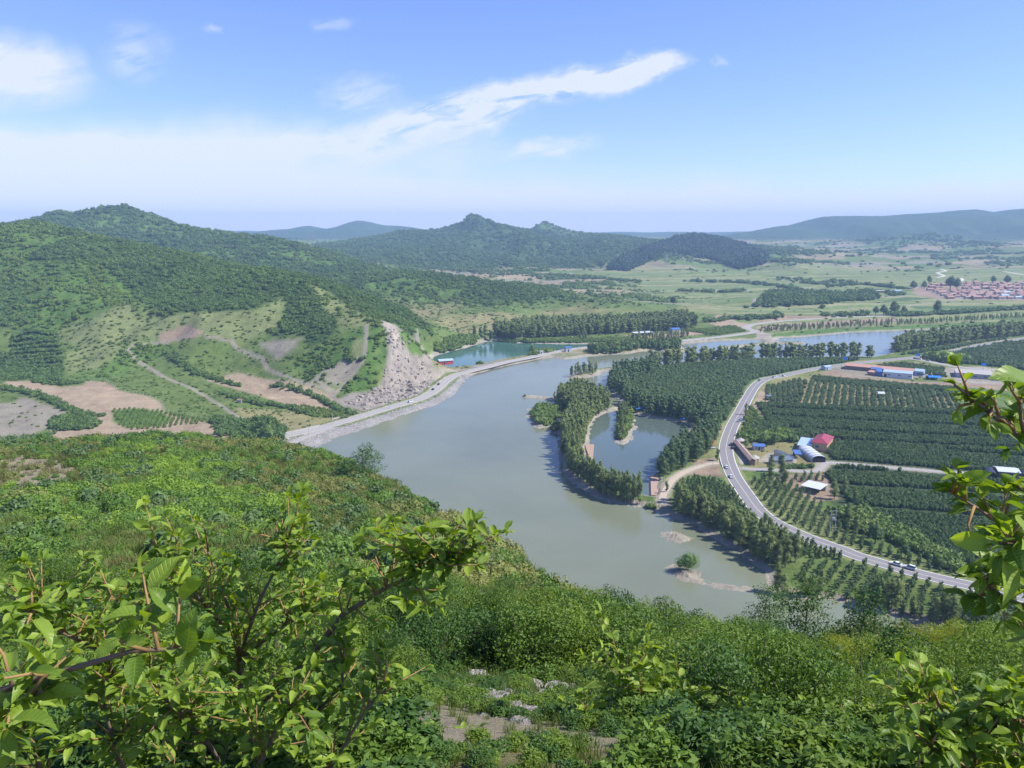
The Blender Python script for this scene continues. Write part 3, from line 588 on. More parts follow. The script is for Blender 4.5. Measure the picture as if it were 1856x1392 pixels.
# the camera's own hill
nm = NEARM.astype(float); blend(nm, (0.15, 0.155, 0.06), 0.8, 0.2)
blend(nm * sst(0.45, 0.6, nB), C_['dry'], 0.55, 0.3)
nF = fbm(GX / 3.0, GY / 3.0, 4, 55)
for pl_, c_, v_ in (([(-60, 830), (60, 822), (150, 845), (140, 870), (60, 905), (-60, 930)], (0.27, 0.23, 0.15), 0.04), ([(30, 1030), (300, 1038), (330, 1060), (200, 1075), (60, 1068)], (0.40, 0.37, 0.30), 0.03),
        ([(500, 1040), (720, 1050), (860, 1075), (880, 1090), (640, 1080), (520, 1062)], (0.40, 0.37, 0.30), 0.05), ([(780, 1235), (860, 1225), (1030, 1235), (1060, 1260), (960, 1320), (860, 1300), (800, 1270)], (0.33, 0.28, 0.21), 0.04),
        ([(595, 905), (612, 905), (640, 960), (690, 1000), (700, 1040), (640, 1010), (610, 960)], (0.36, 0.34, 0.26), 0.15), ([(200, 960), (420, 970), (330, 1030), (60, 1035), (60, 1000)], (0.22, 0.21, 0.10), 0.25)):
    P = lay(pl_)[:, :2]; dd = math.sqrt(abs(np.mean(P[:, 1]))) * 0.12 + 0.1; s = sdist(P, GX, GY, 10); blend(sst(-dd, dd, s + (nF - .5) * 4 * dd) * nm, c_, v_, 0.8)

def ground_mat():
    m, N, L = new_mat("ground_cover"); out = N.new('ShaderNodeOutputMaterial'); b = N.new('ShaderNodeBsdfPrincipled')
    t = N.new('ShaderNodeAttribute'); t.attribute_name = 'tint'; br = N.new('ShaderNodeAttribute'); br.attribute_name = 'bare'
    ge = N.new('ShaderNodeNewGeometry'); P = ge.outputs['Position']
    a = nnoise(N, L, P, 0.9, 6, 0.7); c = nnoise(N, L, P, 0.11, 6, 0.68); d = nnoise(N, L, P, 0.022, 6, 0.65); e = nnoise(N, L, P, 7.0, 7, 0.75)
    s = nmath(N, L, 'ADD', nmath(N, L, 'MULTIPLY', a, 0.5), nmath(N, L, 'ADD', nmath(N, L, 'MULTIPLY', c, 0.6), nmath(N, L, 'ADD', nmath(N, L, 'MULTIPLY', d, 0.5), nmath(N, L, 'MULTIPLY', e, 0.4))))
    s = nmath(N, L, 'SUBTRACT', s, 1.0)                      # about -0.5..0.5
    k = nmath(N, L, 'MULTIPLY_ADD', s, 1.9, 1.0)
    sc = N.new('ShaderNodeVectorMath'); sc.operation = 'SCALE'; L.new(t.outputs['Color'], sc.inputs[0]); L.new(k, sc.inputs['Scale'])
    grn = nmath(N, L, 'MULTIPLY', nmath(N, L, 'SUBTRACT', 1.0, br.outputs['Fac']), nmath(N, L, 'MULTIPLY_ADD', c, 4.0, -1.9, clamp=True))
    hue = nmix(N, L, nmath(N, L, 'MULTIPLY', grn, 0.45), sc.outputs[0], (0.20, 0.19, 0.07))
    L.new(hue, b.inputs['Base Color']); b.inputs['Roughness'].default_value = 0.9; b.inputs['Specular IOR Level'].default_value = 0.15
    bp = N.new('ShaderNodeBump'); bp.inputs['Strength'].default_value = 0.7; bp.inputs['Distance'].default_value = 1.2; L.new(s, bp.inputs['Height']); L.new(bp.outputs[0], b.inputs['Normal'])
    L.new(b.outputs[0], out.inputs[0]); return m
rk = sst(0, 6, sdist(lay([(692, 586), (716, 594), (738, 608), (762, 632), (776, 655), (792, 690), (782, 706), (735, 728), (660, 742), (622, 728), (680, 704), (702, 650)])[:, :2], GX, GY, 20)) * vl * (GX < 0) * (GY > 450) * sst(3, 10, ldist(ROADS['left'], GX, GY, 30)) * (D < 800)
cr = 1 - np.abs(2 * fbm(GX / 9 + GY / 40, GY / 16, 5, 71) - 1)
H = H + rk * ((cr - 0.6) * 5.5 + (fbm(GX / 4, GY / 4, 4, 72) - .5) * 3)
TINT *= (1 + rk * ((fbm(GX / 5, GY / 5, 3, 73) - .5) * .5))[..., None]
V = np.stack([GX, GY, H], -1).reshape(-1, 3)
ii = np.arange((NR - 1) * NCc).reshape(NR - 1, NCc)[:, :-1].ravel()
F = np.stack([ii, ii + 1, ii + NCc + 1, ii + NCc], -1)
ter = obj('ground', mesh_np('ground', V, F, [ground_mat()], smooth=True, attrs={
    'tint': ('POINT', 'FLOAT_COLOR', np.concatenate([TINT.reshape(-1, 3), np.ones((V.shape[0], 1))], 1)), 'bare': ('POINT', 'FLOAT', BARE.ravel())}))
tag(ter, 'green valley floor, fields and hills reaching to the horizon', 'ground', kind='structure')

# ---------------------------------------------------------------- water
def water_mat(name, deep, rough, ripple, mirror):
    m, N, L = new_mat(name); out = N.new('ShaderNodeOutputMaterial'); b = N.new('ShaderNodeBsdfPrincipled')
    ge = N.new('ShaderNodeNewGeometry'); mp = N.new('ShaderNodeMapping'); mp.inputs['Scale'].default_value = (1, 0.55, 1); L.new(ge.outputs['Position'], mp.inputs[0])
    big = nnoise(N, L, ge.outputs['Position'], 0.012, 4, 0.6, 0.5)
    L.new(nmix(N, L, nmath(N, L, 'MULTIPLY_ADD', big, 2.4, -0.7, clamp=True), tuple(c * 0.88 for c in deep), tuple(c * 1.12 for c in deep)), b.inputs['Base Color'])
    L.new(nmath(N, L, 'MULTIPLY_ADD', nnoise(N, L, ge.outputs['Position'], 0.021, 5, 0.65, 0.8), rough * 1.6, rough * .2), b.inputs['Roughness']); b.inputs['IOR'].default_value = 1.33; b.inputs['Specular IOR Level'].default_value = mirror
    n = nnoise(N, L, mp.outputs[0], 1.1, 3, 0.6); bp = N.new('ShaderNodeBump'); bp.inputs['Strength'].default_value = ripple; bp.inputs['Distance'].default_value = 0.12
    L.new(n, bp.inputs['Height']); L.new(bp.outputs[0], b.inputs['Normal']); L.new(b.outputs[0], out.inputs[0]); return m
def sheet(name, poly, z, mat, label, cat, grow=6.0):
    import bmesh
    bm = bmesh.new(); vs = [bm.verts.new((p[0], p[1], z)) for p in poly]; f = bm.faces.new(vs); bmesh.ops.triangulate(bm, faces=[f])
    me = bpy.data.meshes.new(name); bm.to_mesh(me); bm.free(); me.materials.append(mat)
    if me.polygons[0].normal.z < 0: me.flip_normals()
    return tag(obj(name, me), label, cat, kind='structure')
def grown(poly, d):
    p = np.asarray(poly); n = len(p); a = 0.5 * np.sum(p[:, 0] * np.roll(p[:, 1], -1) - np.roll(p[:, 0], -1) * p[:, 1]); s = 1 if a > 0 else -1; out = []
    for i in range(n):
        t = p[(i + 1) % n] - p[i - 1]; t = t / (np.hypot(*t) + 1e-9); out.append(p[i] + s * d * np.array([t[1], -t[0]]))
    return np.array(out)
RW_mat = water_mat('river_water', (0.160, 0.178, 0.118), 0.10, 0.5, 0.5)
rv = np.array([(-420, 150), (-300, 430), (-60, 520), (-60, 760), (60, 812), (150, 800), (200, 980), (900, 1130), (3000, 1500), (3000, 1100), (900, 860), (330, 640), (130, 560), (45, 520), (38, 480), (40, 330), (230, 330), (900, 260), (900, 60), (0, 60)])
river = sheet('river', grown(RIVER, 3.0), 0.0, RW_mat, 'broad grey green river winding through the valley', 'river')
sheet('lagoon', grown(LAGOON, 3.0), 0.01, water_mat('lagoon_water', (0.055, 0.13, 0.10), 0.07, 0.3, 0.5), 'teal lagoon behind the causeway road', 'lagoon')
sheet('pond', grown(POND, 3.0), 0.012, water_mat('pond_water', (0.085, 0.115, 0.095), 0.03, 0.12, 0.5), 'still blue green pond ringed by poplars', 'pond')

# ---------------------------------------------------------------- roads with painted lines
def ribbon(line, o0, o1, z, lift):
    p = np.asarray(line); t = np.gradient(p, axis=0); t /= np.hypot(t[:, 0], t[:, 1])[:, None]; n = np.stack([-t[:, 1], t[:, 0]], -1)
    a = p + n * o0; b = p + n * o1; hz = np.full(len(p), z) if np.isscalar(z) else z
    return np.concatenate([np.column_stack([a, hz + lift]), np.column_stack([b, hz + lift])]), [[i, i + 1, len(p) + i + 1, len(p) + i] for i in range(len(p) - 1)]
asphalt = simple_mat('asphalt', (0.205, 0.195, 0.195), 0.85, 0.12, 0.6); concrete = simple_mat('road_concrete', (0.30, 0.285, 0.265), 0.85, 0.12, 0.5)
white = simple_mat('road_paint', (0.75, 0.75, 0.72), 0.6, 0.08, 2.0); cream = simple_mat('worn_paint', (0.55, 0.52, 0.45), 0.6, 0.15, 2.0); dirt = simple_mat('track_dirt', (0.40, 0.34, 0.26), 0.95, 0.15, 0.8)
def rz(line, z): return np.maximum(HS(line[:, 0], line[:, 1]), z)
def smoothz(z, n=9): k = np.ones(n) / n; return np.convolve(np.pad(z, n // 2, mode='edge'), k, 'valid')
for k, (lab, mt) in {'main': ('grey asphalt road with white edge lines curving past the orchards', asphalt), 'side': ('pale side road branching off right of the warehouse', concrete), 'left': ('pale road along the riprap bank and causeway', concrete),
                     'lower': ('narrow lower lane joining the bank road', concrete), 'farm': ('pale concrete farm track between the orchard blocks', concrete), 'path': ('sandy path curving round the pond trees', dirt)}.items():
    l = ROADS[k]; z = smoothz(rz(l, 2.2 if k in ('main', 'side', 'left', 'lower') else 1.75)) + 0.14
    hw = RW[k]; lift = {'main': 0, 'side': -.02, 'left': 0, 'lower': -.03, 'farm': -.04, 'path': -.05}[k]
    v, f = ribbon(l, -hw, hw, z, lift); s1, g1 = ribbon(l, hw, hw + .5, z, lift); s1[len(l):, 2] -= .5; s2, g2 = ribbon(l, -hw - .5, -hw, z, lift); s2[:len(l), 2] -= .5
    mb = MB(); mb.add(v, f); mb.add(s1, g1); mb.add(s2, g2)
    nm_ = {'main': 'road', 'side': 'side_road', 'left': 'bank_road', 'lower': 'lower_lane', 'farm': 'farm_track', 'path': 'footpath'}[k]
    ro = mb.build(nm_, mt); tag(ro, lab, 'road' if k != 'path' else 'path', kind='structure')
    if k in ('main', 'left', 'side'):
        mb = MB()
        for s in (-1, 1): mb.add(*ribbon(l, s * (hw - 0.32), s * (hw - 0.02), z, lift + .012))
        mb.build('edge_line', white if k == 'main' else cream, ro)
        mb = MB(); mb.add(*ribbon(l, -0.12, 0.12, z, lift + .012)); mb.build('centre_line', cream, ro)

# ---------------------------------------------------------------- air
def haze():
    mb = MB(); x, y0, y1 = 11600, -400, 8290
    mb.box(-x, y0, -9, x, y1, 290)
    m, N, L = new_mat('haze_air'); out = N.new('ShaderNodeOutputMaterial'); v = N.new('ShaderNodeVolumePrincipled')
    v.inputs['Color'].default_value = (0.47, 0.70, 1.0, 1); v.inputs['Density'].default_value = 1.3e-4; v.inputs['Anisotropy'].default_value = 0.0
    L.new(v.outputs[0], out.inputs['Volume']); o = mb.build('haze', m); tag(o, 'thin blue summer haze over the valley', 'haze', kind='stuff')
haze()
# ---------------------------------------------------------------- foliage meshes
RS = np.random.RandomState(5)
def unit(v): return v / (np.linalg.norm(v, axis=-1, keepdims=True) + 1e-9)
def leafcards(C, Nn, L, Wd, rs, jitter=0.8, droop=0.0):
    """rhombic leaf faces at C with rough normals Nn"""
    n = len(C); Nn = unit(Nn + rs.normal(size=(n, 3)) * jitter); t = unit(np.cross(Nn, rs.normal(size=(n, 3)))); b = np.cross(Nn, t)
    L = (L * (0.6 + 0.8 * rs.rand(n)))[:, None]; Wd = L * Wd
    V = np.stack([C - t * L * .5, C + b * Wd * .5, C + t * L * .5, C - b * Wd * .5], 1).reshape(-1, 3)
    return V, np.arange(4 * n).reshape(n, 4), np.repeat(rs.rand(n), 4)
_ico = None
def ico():
    global _ico
    if _ico is None:
        import bmesh
        bm = bmesh.new(); bmesh.ops.create_icosphere(bm, subdivisions=2, radius=1); _ico = (np.array([v.co[:] for v in bm.verts]), np.array([[v.index for v in f.verts] for f in bm.faces])); bm.free()
    return _ico
def crown_mesh(name, lobes, nleaf, leaf, mat, seed, core=0.72, wd=0.55, up=0.25, jitter=0.8, bottom=True):
    """lobes: (x,y,z,rx,ry,rz). leaf faces over the lobes round ragged inner cores"""
    rs = np.random.RandomState(seed); lobes = np.array(lobes, float); area = (lobes[:, 3] * lobes[:, 5] + lobes[:, 4] * lobes[:, 5] + lobes[:, 3] * lobes[:, 4]); p = area / area.sum()
    k = rs.choice(len(lobes), nleaf, p=p); d = unit(rs.normal(size=(nleaf, 3)))
    if not bottom: d[:, 2] = np.abs(d[:, 2]) * 1.0 - 0.15; d = unit(d)
    lb = lobes[k]; r = (0.72 + 0.36 * rs.rand(nleaf) ** 0.8)[:, None]; C = lb[:, :3] + d * lb[:, 3:6] * r
    Nn = unit(d / lb[:, 3:6]); Nn[:, 2] += up
    V, F, rn = leafcards(C, Nn, leaf, wd, rs, jitter)
    VV = [V]; FF = [F]; RR = [rn]; off = len(V); tri = []
    if core:
        iv, if_ = ico()
        for lb in lobes:
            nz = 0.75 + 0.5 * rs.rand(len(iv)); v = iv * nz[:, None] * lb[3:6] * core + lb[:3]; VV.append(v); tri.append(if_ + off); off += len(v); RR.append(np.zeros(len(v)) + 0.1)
    faces = [list(f) for f in F] + [list(f) for t in tri for f in t] if core else F
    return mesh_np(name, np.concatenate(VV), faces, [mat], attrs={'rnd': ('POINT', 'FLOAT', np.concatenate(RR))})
M_pop = foliage_mat('poplar_leaves', (0.115, 0.165, 0.045), (0.255, 0.315, 0.095), 0.25, 60)
M_orch = foliage_mat('orchard_leaves', (0.062, 0.118, 0.038), (0.135, 0.205, 0.066), 0.2, 50)
M_wood = foliage_mat('hill_leaves', (0.060, 0.118, 0.030), (0.145, 0.230, 0.048), 0.2, 90)
M_lush = foliage_mat('scrub_leaves', (0.085, 0.150, 0.028), (0.190, 0.265, 0.050), 0.25, 60)
M_near = foliage_mat('hillside_leaves', (0.057, 0.133, 0.023), (0.184, 0.306, 0.049), 0.3, 7)
M_will = foliage_mat('willow_leaves', (0.114, 0.209, 0.057), (0.228, 0.315, 0.088), 0.3, 30)
M_conif = foliage_mat('conifer_leaves', (0.032, 0.066, 0.034), (0.068, 0.112, 0.046), 0.1, 90)
M_bark = simple_mat('bark', (0.16, 0.13, 0.10), 0.95, 0.3, 6.0); M_barkp = simple_mat('pale_bark', (0.30, 0.28, 0.23), 0.95, 0.25, 6.0)
def dome(rs, n, r=0.5): return [(rs.normal() * .32, rs.normal() * .32, .3 + .25 * rs.rand(), r * (.7 + .6 * rs.rand()), r * (.7 + .6 * rs.rand()), r * (.7 + .7 * rs.rand())) for _ in range(n)]
def variants(name, mat, k, nl, leaf, seed, lob=5, **kw):
    out = []
    for i in range(k):
        rs = np.random.RandomState(seed + i); out.append(bpy.data.objects.new(name, crown_mesh(name, dome(rs, lob), nl, leaf, mat, seed + 50 + i, bottom=False, **kw)))
    return out
V_wood = variants('woodland_crown', M_wood, 3, 110, 0.36, 100); V_lush = variants('scrub_bush', M_lush, 3, 110, 0.34, 120)
V_con = variants('conifer_crown', M_conif, 2, 90, 0.36, 140, lob=4)
V_orch = variants('orchard_bush', M_orch, 3, 150, 0.30, 160); V_near = variants('hillside_bush', M_near, 4, 420, 0.15, 180, lob=6, core=0.6)
M_olive = foliage_mat('olive_leaves', (0.133, 0.162, 0.038), (0.280, 0.289, 0.088), 0.3, 7)
V_near2 = variants('olive_bush', M_olive, 3, 420, 0.14, 190, lob=6, core=0.6)
V_bright = variants('bright_bush', foliage_mat('bright_leaves', (0.133, 0.247, 0.028), (0.280, 0.403, 0.052), 0.35, 7), 2, 420, 0.14, 196, lob=6, core=0.6)
def tall_lobes(rs, h, w, n, lo=0.16, pw=1.0):
    out = []
    for i in range(n):
        t = (i + 0.5) / n; z = lo * h + (1 - lo) * h * t; r = w * (0.4 + 0.6 * math.sin(math.pi * min(1, 0.15 + t * 0.75)) ** pw) * (1 - 0.18 * t) * (.85 + .3 * rs.rand())
        a = rs.rand() * 6.28; q = r * 0.45; out.append((math.cos(a) * q, math.sin(a) * q, z, r * (.55 + .4 * rs.rand()), r * (.55 + .4 * rs.rand()), h / n * (1.0 + .4 * rs.rand())))
    return out
def poplar_parts(seed, h=13.0, w=2.3, nl=900, mat=None, leaf=0.5, trunkm=None, core=.62):
    rs = np.random.RandomState(seed); mb = MB(); b = rs.normal(size=2) * .15
    mb.tube([(0, 0, -0.6), (b[0] * .3, b[1] * .3, h * .3), (b[0], b[1], h * .6), (b[0] * .5, b[1] * .5, h * .92)], [h * .016, h * .012, h * .007, h * .002], 6)
    for i in range(7):
        z = h * (.15 + .09 * i); a = rs.rand() * 6.28; r = w * (.8 - .06 * i); mb.tube([(0, 0, z), (math.cos(a) * r * .6, math.sin(a) * r * .6, z + r * .7), (math.cos(a) * r, math.sin(a) * r, z + r * 1.7)], [h * .005, h * .003, h * .0012], 4)
    tr = mesh_np('trunk', mb.v, mb.f, [trunkm or M_barkp])
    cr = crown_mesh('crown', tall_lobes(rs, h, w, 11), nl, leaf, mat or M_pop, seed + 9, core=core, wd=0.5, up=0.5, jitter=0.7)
    return tr, cr
POP = [poplar_parts(300 + i, 13 + (i % 3 - 1) * 0.8, 2.0 + .15 * (i % 2), 1500, leaf=.38) for i in range(5)]
POPD = [poplar_parts(320 + i, 13, 2.7, 1500, M_orch, 0.42) for i in range(3)]
def joined(name, ms):
    V = []; F = []; R_ = []; mi = []; off = 0; mats = []
    for k, me in enumerate(ms):
        v = np.empty(len(me.vertices) * 3, np.float32); me.vertices.foreach_get('co', v); V.append(v.reshape(-1, 3)); F += [[i + off for i in p.vertices] for p in me.polygons]
        mi += [k] * len(me.polygons); off += len(me.vertices); mats.append(me.materials[0])
        if 'rnd' in me.attributes: a = np.empty(len(me.vertices), np.float32); me.attributes['rnd'].data.foreach_get('value', a); R_.append(a)
        else: R_.append(np.zeros(len(me.vertices)))
    return bpy.data.objects.new(name, mesh_np(name, np.concatenate(V), F, mats, fmat=mi, attrs={'rnd': ('POINT', 'FLOAT', np.concatenate(R_))}))
FARPOP = [joined('distant_poplar', poplar_parts(340 + i, 13, 2.3, 260, None, 0.85)) for i in range(3)]
FARPOPD = [joined('distant_dark_poplar', poplar_parts(350 + i, 13, 3.0, 260, M_orch, 0.9)) for i in range(3)]

# ---------------------------------------------------------------- scattering stuff nobody could count
def scatter(name, pts, scale, vars_, idx, label, cat, rot=None):
    n = len(pts)
    if n == 0: return None
    sc = np.asarray(scale, float); sc = sc if sc.ndim == 2 else np.repeat(sc[:, None], 3, 1)
    rot = np.column_stack([np.zeros(n), np.zeros(n), RS.rand(n) * 6.283]) if rot is None else rot
    me = bpy.data.meshes.new(name); me.vertices.add(n); me.vertices.foreach_set('co', np.asarray(pts, np.float32).ravel())
    for nm_, typ, arr in (('sc', 'FLOAT_VECTOR', sc), ('rt', 'FLOAT_VECTOR', rot), ('ix', 'INT', idx)):
        a = me.attributes.new(nm_, typ, 'POINT'); a.data.foreach_set('vector' if typ != 'INT' else 'value', np.asarray(arr, np.float32 if typ != 'INT' else np.int32).ravel())
    o = obj(name, me); tag(o, label, cat, kind='stuff')
    ng = bpy.data.node_groups.new(name, 'GeometryNodeTree'); ng.interface.new_socket('Geometry', in_out='INPUT', socket_type='NodeSocketGeometry'); ng.interface.new_socket('Geometry', in_out='OUTPUT', socket_type='NodeSocketGeometry')
    N, L = ng.nodes, ng.links; gi = N.new('NodeGroupInput'); go = N.new('NodeGroupOutput'); jn = N.new('GeometryNodeJoinGeometry')
    def attr(nm_, t):
        a = N.new('GeometryNodeInputNamedAttribute'); a.data_type = t; a.inputs[0].default_value = nm_; return a.outputs[0]
    asc, art, aix = attr('sc', 'FLOAT_VECTOR'), attr('rt', 'FLOAT_VECTOR'), attr('ix', 'INT')
    er = N.new('FunctionNodeEulerToRotation'); L.new(art, er.inputs[0])
    for k, v in enumerate(vars_):
        cp = N.new('FunctionNodeCompare'); cp.data_type = 'INT'; cp.operation = 'EQUAL'; L.new(aix, cp.inputs[2]); cp.inputs[3].default_value = k
        oi = N.new('GeometryNodeObjectInfo'); oi.inputs[0].default_value = v; oi.inputs['As Instance'].default_value = True
        ip = N.new('GeometryNodeInstanceOnPoints'); L.new(gi.outputs[0], ip.inputs['Points']); L.new(cp.outputs[0], ip.inputs['Selection']); L.new(oi.outputs['Geometry'], ip.inputs['Instance'])
        L.new(er.outputs[0], ip.inputs['Rotation']); L.new(asc, ip.inputs['Scale']); L.new(ip.outputs[0], jn.inputs[0])
    L.new(jn.outputs[0], go.inputs[0]); md = o.modifiers.new('scatter', 'NODES'); md.node_group = ng
    return o
def in_px(poly, spacing, jit=0.35, ang=0.0, soft=0.0, z=None, spy=None):
    """grid of world points inside an outline traced on the photo"""
    P = lay(poly)[:, :2] if z is None else G(poly, z); c, s = math.cos(ang), math.sin(ang); Q = np.column_stack([P[:, 0] * c + P[:, 1] * s, -P[:, 0] * s + P[:, 1] * c])
    spy = spy or spacing; a = np.arange(Q[:, 0].min(), Q[:, 0].max(), spacing); b = np.arange(Q[:, 1].min(), Q[:, 1].max(), spy); A, B = np.meshgrid(a, b)
    A = A + (RS.rand(*A.shape) - .5) * 2 * jit * (spacing if jit > .2 else 1); B = B + (RS.rand(*B.shape) - .5) * 2 * jit * spy; x = (A * c - B * s).ravel(); y = (A * s + B * c).ravel()
    k = pip(P, x, y); x, y = x[k], y[k]; return np.column_stack([x, y, HS(x, y)])
SHg = SHORE
def dry(p, m=1.0): return p[HS(p[:, 0], p[:, 1], SHg) > m]
def off_road(p, m=1.5, names=None):
    k = np.ones(len(p), bool)
    for n_ in (names or ROADS): k &= ldist(ROADS[n_], p[:, 0], p[:, 1], 30) > RW[n_] + m
    return p[k]
TAKEN = []
# woods and scrub on the hills
NG = 430000; ri = RS.rand(NG) * (NR - 2); cj = RS.rand(NG) * (NCc - 2); i0 = ri.astype(int); j0 = cj.astype(int)
x = GX[i0, j0] + (ri - i0) * (GX[i0 + 1, j0] - GX[i0, j0]) + (cj - j0) * (GX[i0, np.minimum(j0 + 1, NCc - 1)] - GX[i0, j0]); y = GY[i0, j0] + (ri - i0) * (GY[i0 + 1, j0] - GY[i0, j0])
P = np.column_stack([x, y, HS(x, y)]); d = np.hypot(x, y); vg = VEG[i0, j0]; nn = fbm(x / 22, y / 22, 3, 91)
ok = (d > 250) & (d < 4700) & (~NEARM[i0, j0]) & (SHORE[i0, j0] > 3) & (np.abs(x / np.maximum(y, 1)) < 0.9)
keep = ok & (RS.rand(NG) < np.where(vg > 0.75, 1.0, vg * (0.35 + 1.3 * (nn > 0.5)))); P, d, tn = P[keep], d[keep], TINT[i0, j0][keep]; vg = vg[keep]
k = np.ones(len(P), bool)
for n_ in ROADS: k &= ldist(ROADS[n_], P[:, 0], P[:, 1], 30) > RW[n_] + 3
P, d, tn, vg = P[k], d[k], tn[k], vg[k]
s = np.clip(d * 0.0036, 1.8, 8) * (0.55 + 0.8 * RS.rand(len(P)) ** 1.5) * np.where(vg < 0.3, 0.6, 1.0); s = s * np.where((vg > 0.9), 1.15, 1)
lightness = np.where((d < 1180) & (P[:, 0] < -60), .16, 0) - np.where((d > 1350) & (P[:, 0] < -100), .2, 0) + sst(0.085, 0.17, tn[:, 1]) + (RS.rand(len(P)) - .5) * .5 + 0.5 * (fbm(P[:, 0] / 60, P[:, 1] / 60, 3, 93) - .5)
ix = np.where(lightness > 0.42, 3 + RS.randint(0, 3, len(P)), RS.randint(0, 3, len(P)))
con = pip(lay([(1100, 488), (1125, 470), (1190, 445), (1240, 428), (1310, 430), (1390, 462), (1385, 478), (1340, 488), (1290, 470), (1205, 458), (1170, 478), (1140, 492)])[:, :2], P[:, 0], P[:, 1])
con |= pip(lay([(505, 505), (600, 505), (680, 500)])[:, :2], P[:, 0], P[:, 1])
ix = np.where(con, 6 + RS.randint(0, 2, len(P)), ix)
sc = np.column_stack([s, s, s * (0.8 + 0.3 * RS.rand(len(P)))]); P[:, 2] -= s * 0.15
scatter('hillside_woods', P, sc, V_wood + V_lush + V_con, ix, 'woods and scrub covering the hills across the river', 'woodland')
NG = 170000; ri = RS.rand(NG) * (NR - 2); cj = RS.rand(NG) * (NCc - 2); i0 = ri.astype(int); j0 = cj.astype(int); x = GX[i0, j0]; y = GY[i0, j0]; d_ = np.hypot(x, y)
x = x + (RS.rand(NG) - .5) * d_ * .004; y = y + (RS.rand(NG) - .5) * d_ * .005; vg2 = VEG[i0, j0]; ok = (d_ > 380) & (d_ < 3800) & (~NEARM[i0, j0]) & (SHORE[i0, j0] > 3) & (BARE[i0, j0] < .15) & (vg2 < .8) & (RS.rand(NG) < np.where(x < -20, .8, np.where(vg2 > .05, .6, np.where((x > 150) & (d_ > 950), .03, .12)))) & (fbm(x / 14, y / 14, 3, 95) > .36)
q = np.column_stack([x, y, HS(x, y)])[ok]; d_ = d_[ok]; k = np.ones(len(q), bool)
for n_ in ROADS: k &= ldist(ROADS[n_], q[:, 0], q[:, 1], 30) > RW[n_] + 2
q, d_ = q[k], d_[k]; s_ = np.clip(d_ * .0017, .7, 4.5) * (.4 + .9 * RS.rand(len(q)) ** 1.6)
scatter('undergrowth', q, np.column_stack([s_ * 1.3, s_ * 1.3, s_ * .7]), V_lush, RS.randint(0, 3, len(q)), 'low scrub and rough grass over the far slopes', 'scrub')
xc = in_px([(1100, 489), (1125, 470), (1190, 445), (1240, 429), (1310, 432), (1393, 464), (1385, 480), (1340, 489), (1290, 471), (1205, 460), (1170, 478), (1140, 493)], 11, 0.45)
scatter('conifer_wood', xc, np.column_stack([7 + 3 * RS.rand(len(xc)), 7 + 3 * RS.rand(len(xc)), 13 + 5 * RS.rand(len(xc))]), V_con, RS.randint(0, 2, len(xc)), 'dark conifer plantation on the low hill in the middle distance', 'woodland')
# terraced bushes, hedges and young rows on the left
def rowfill(poly, dx, dy, ang=0.0, jit=0.15): return in_px(poly, dx, jit, ang, spy=dy)
pts = []; scs = []; ixs = []
def put(p, s0, s1, var, hk=1.0, water=True):
    if len(p) == 0: return
    s_ = s0 + (s1 - s0) * RS.rand(len(p)); pts.append(p); scs.append(np.column_stack([s_, s_, s_ * hk * (0.85 + .3 * RS.rand(len(p)))])); ixs.append(np.full(len(p), var) + RS.randint(0, 3, len(p)))
put(rowfill([(22, 602), (100, 602), (110, 640), (113, 694), (60, 688), (24, 640)], 3.0, 8.5, -0.05, 0.1), 3.2, 4.4, 0, .8)
def hedge(line, w, step, s0, s1, var, hk=1.0):
    a_ = np.array(line, float); L_ = smooth_line(onland(a_[:, 0], a_[:, 1])[:, :2], step)
    L_ = L_ + RS.normal(size=L_.shape) * w; put(np.column_stack([L_, HS(L_[:, 0], L_[:, 1])]), s0, s1, var, hk)
for ln in ([(10, 705), (60, 716), (100, 730), (125, 745), (150, 752), (180, 754)], [(90, 771), (120, 776), (150, 778), (170, 770)], [(95, 775), (140, 772), (165, 765)], [(60, 692), (110, 697), (150, 694)], [(10, 798), (60, 796), (90, 790)],
           [(300, 640), (340, 668), (380, 684), (430, 700)], [(410, 715), (450, 730), (520, 740), (560, 752)], [(500, 700), (560, 715), (600, 735), (640, 752)], [(585, 668), (620, 655), (655, 650)], [(560, 690), (575, 670), (590, 662)]):
    hedge(ln, 1.5, 1.6, 1.6, 3.6, 0)
put(in_px([(100, 765), (135, 756), (168, 762), (165, 778), (130, 782), (95, 779)], 3, .45), 2.5, 4.0, 0, 1.1)
put(rowfill([(200, 742), (250, 740), (300, 746), (360, 758), (375, 766), (300, 776), (240, 782), (215, 770)], 3.2, 4.5, 0.3, 0.12), 0.9, 1.5, 3, 1.4)
put(in_px([(380, 762), (420, 758), (470, 768), (500, 780), (515, 795), (480, 800), (400, 790)], 3.4, .45), 1.8, 4.0, 0)
put(in_px([(468, 765), (500, 768), (512, 800), (470, 800)], 4, .45), 3.5, 5.5, 0, 1.2)
put(in_px([(545, 735), (590, 742), (640, 750), (630, 758), (560, 756)], 2.4, .3), .8, 1.6, 3, 1.3)
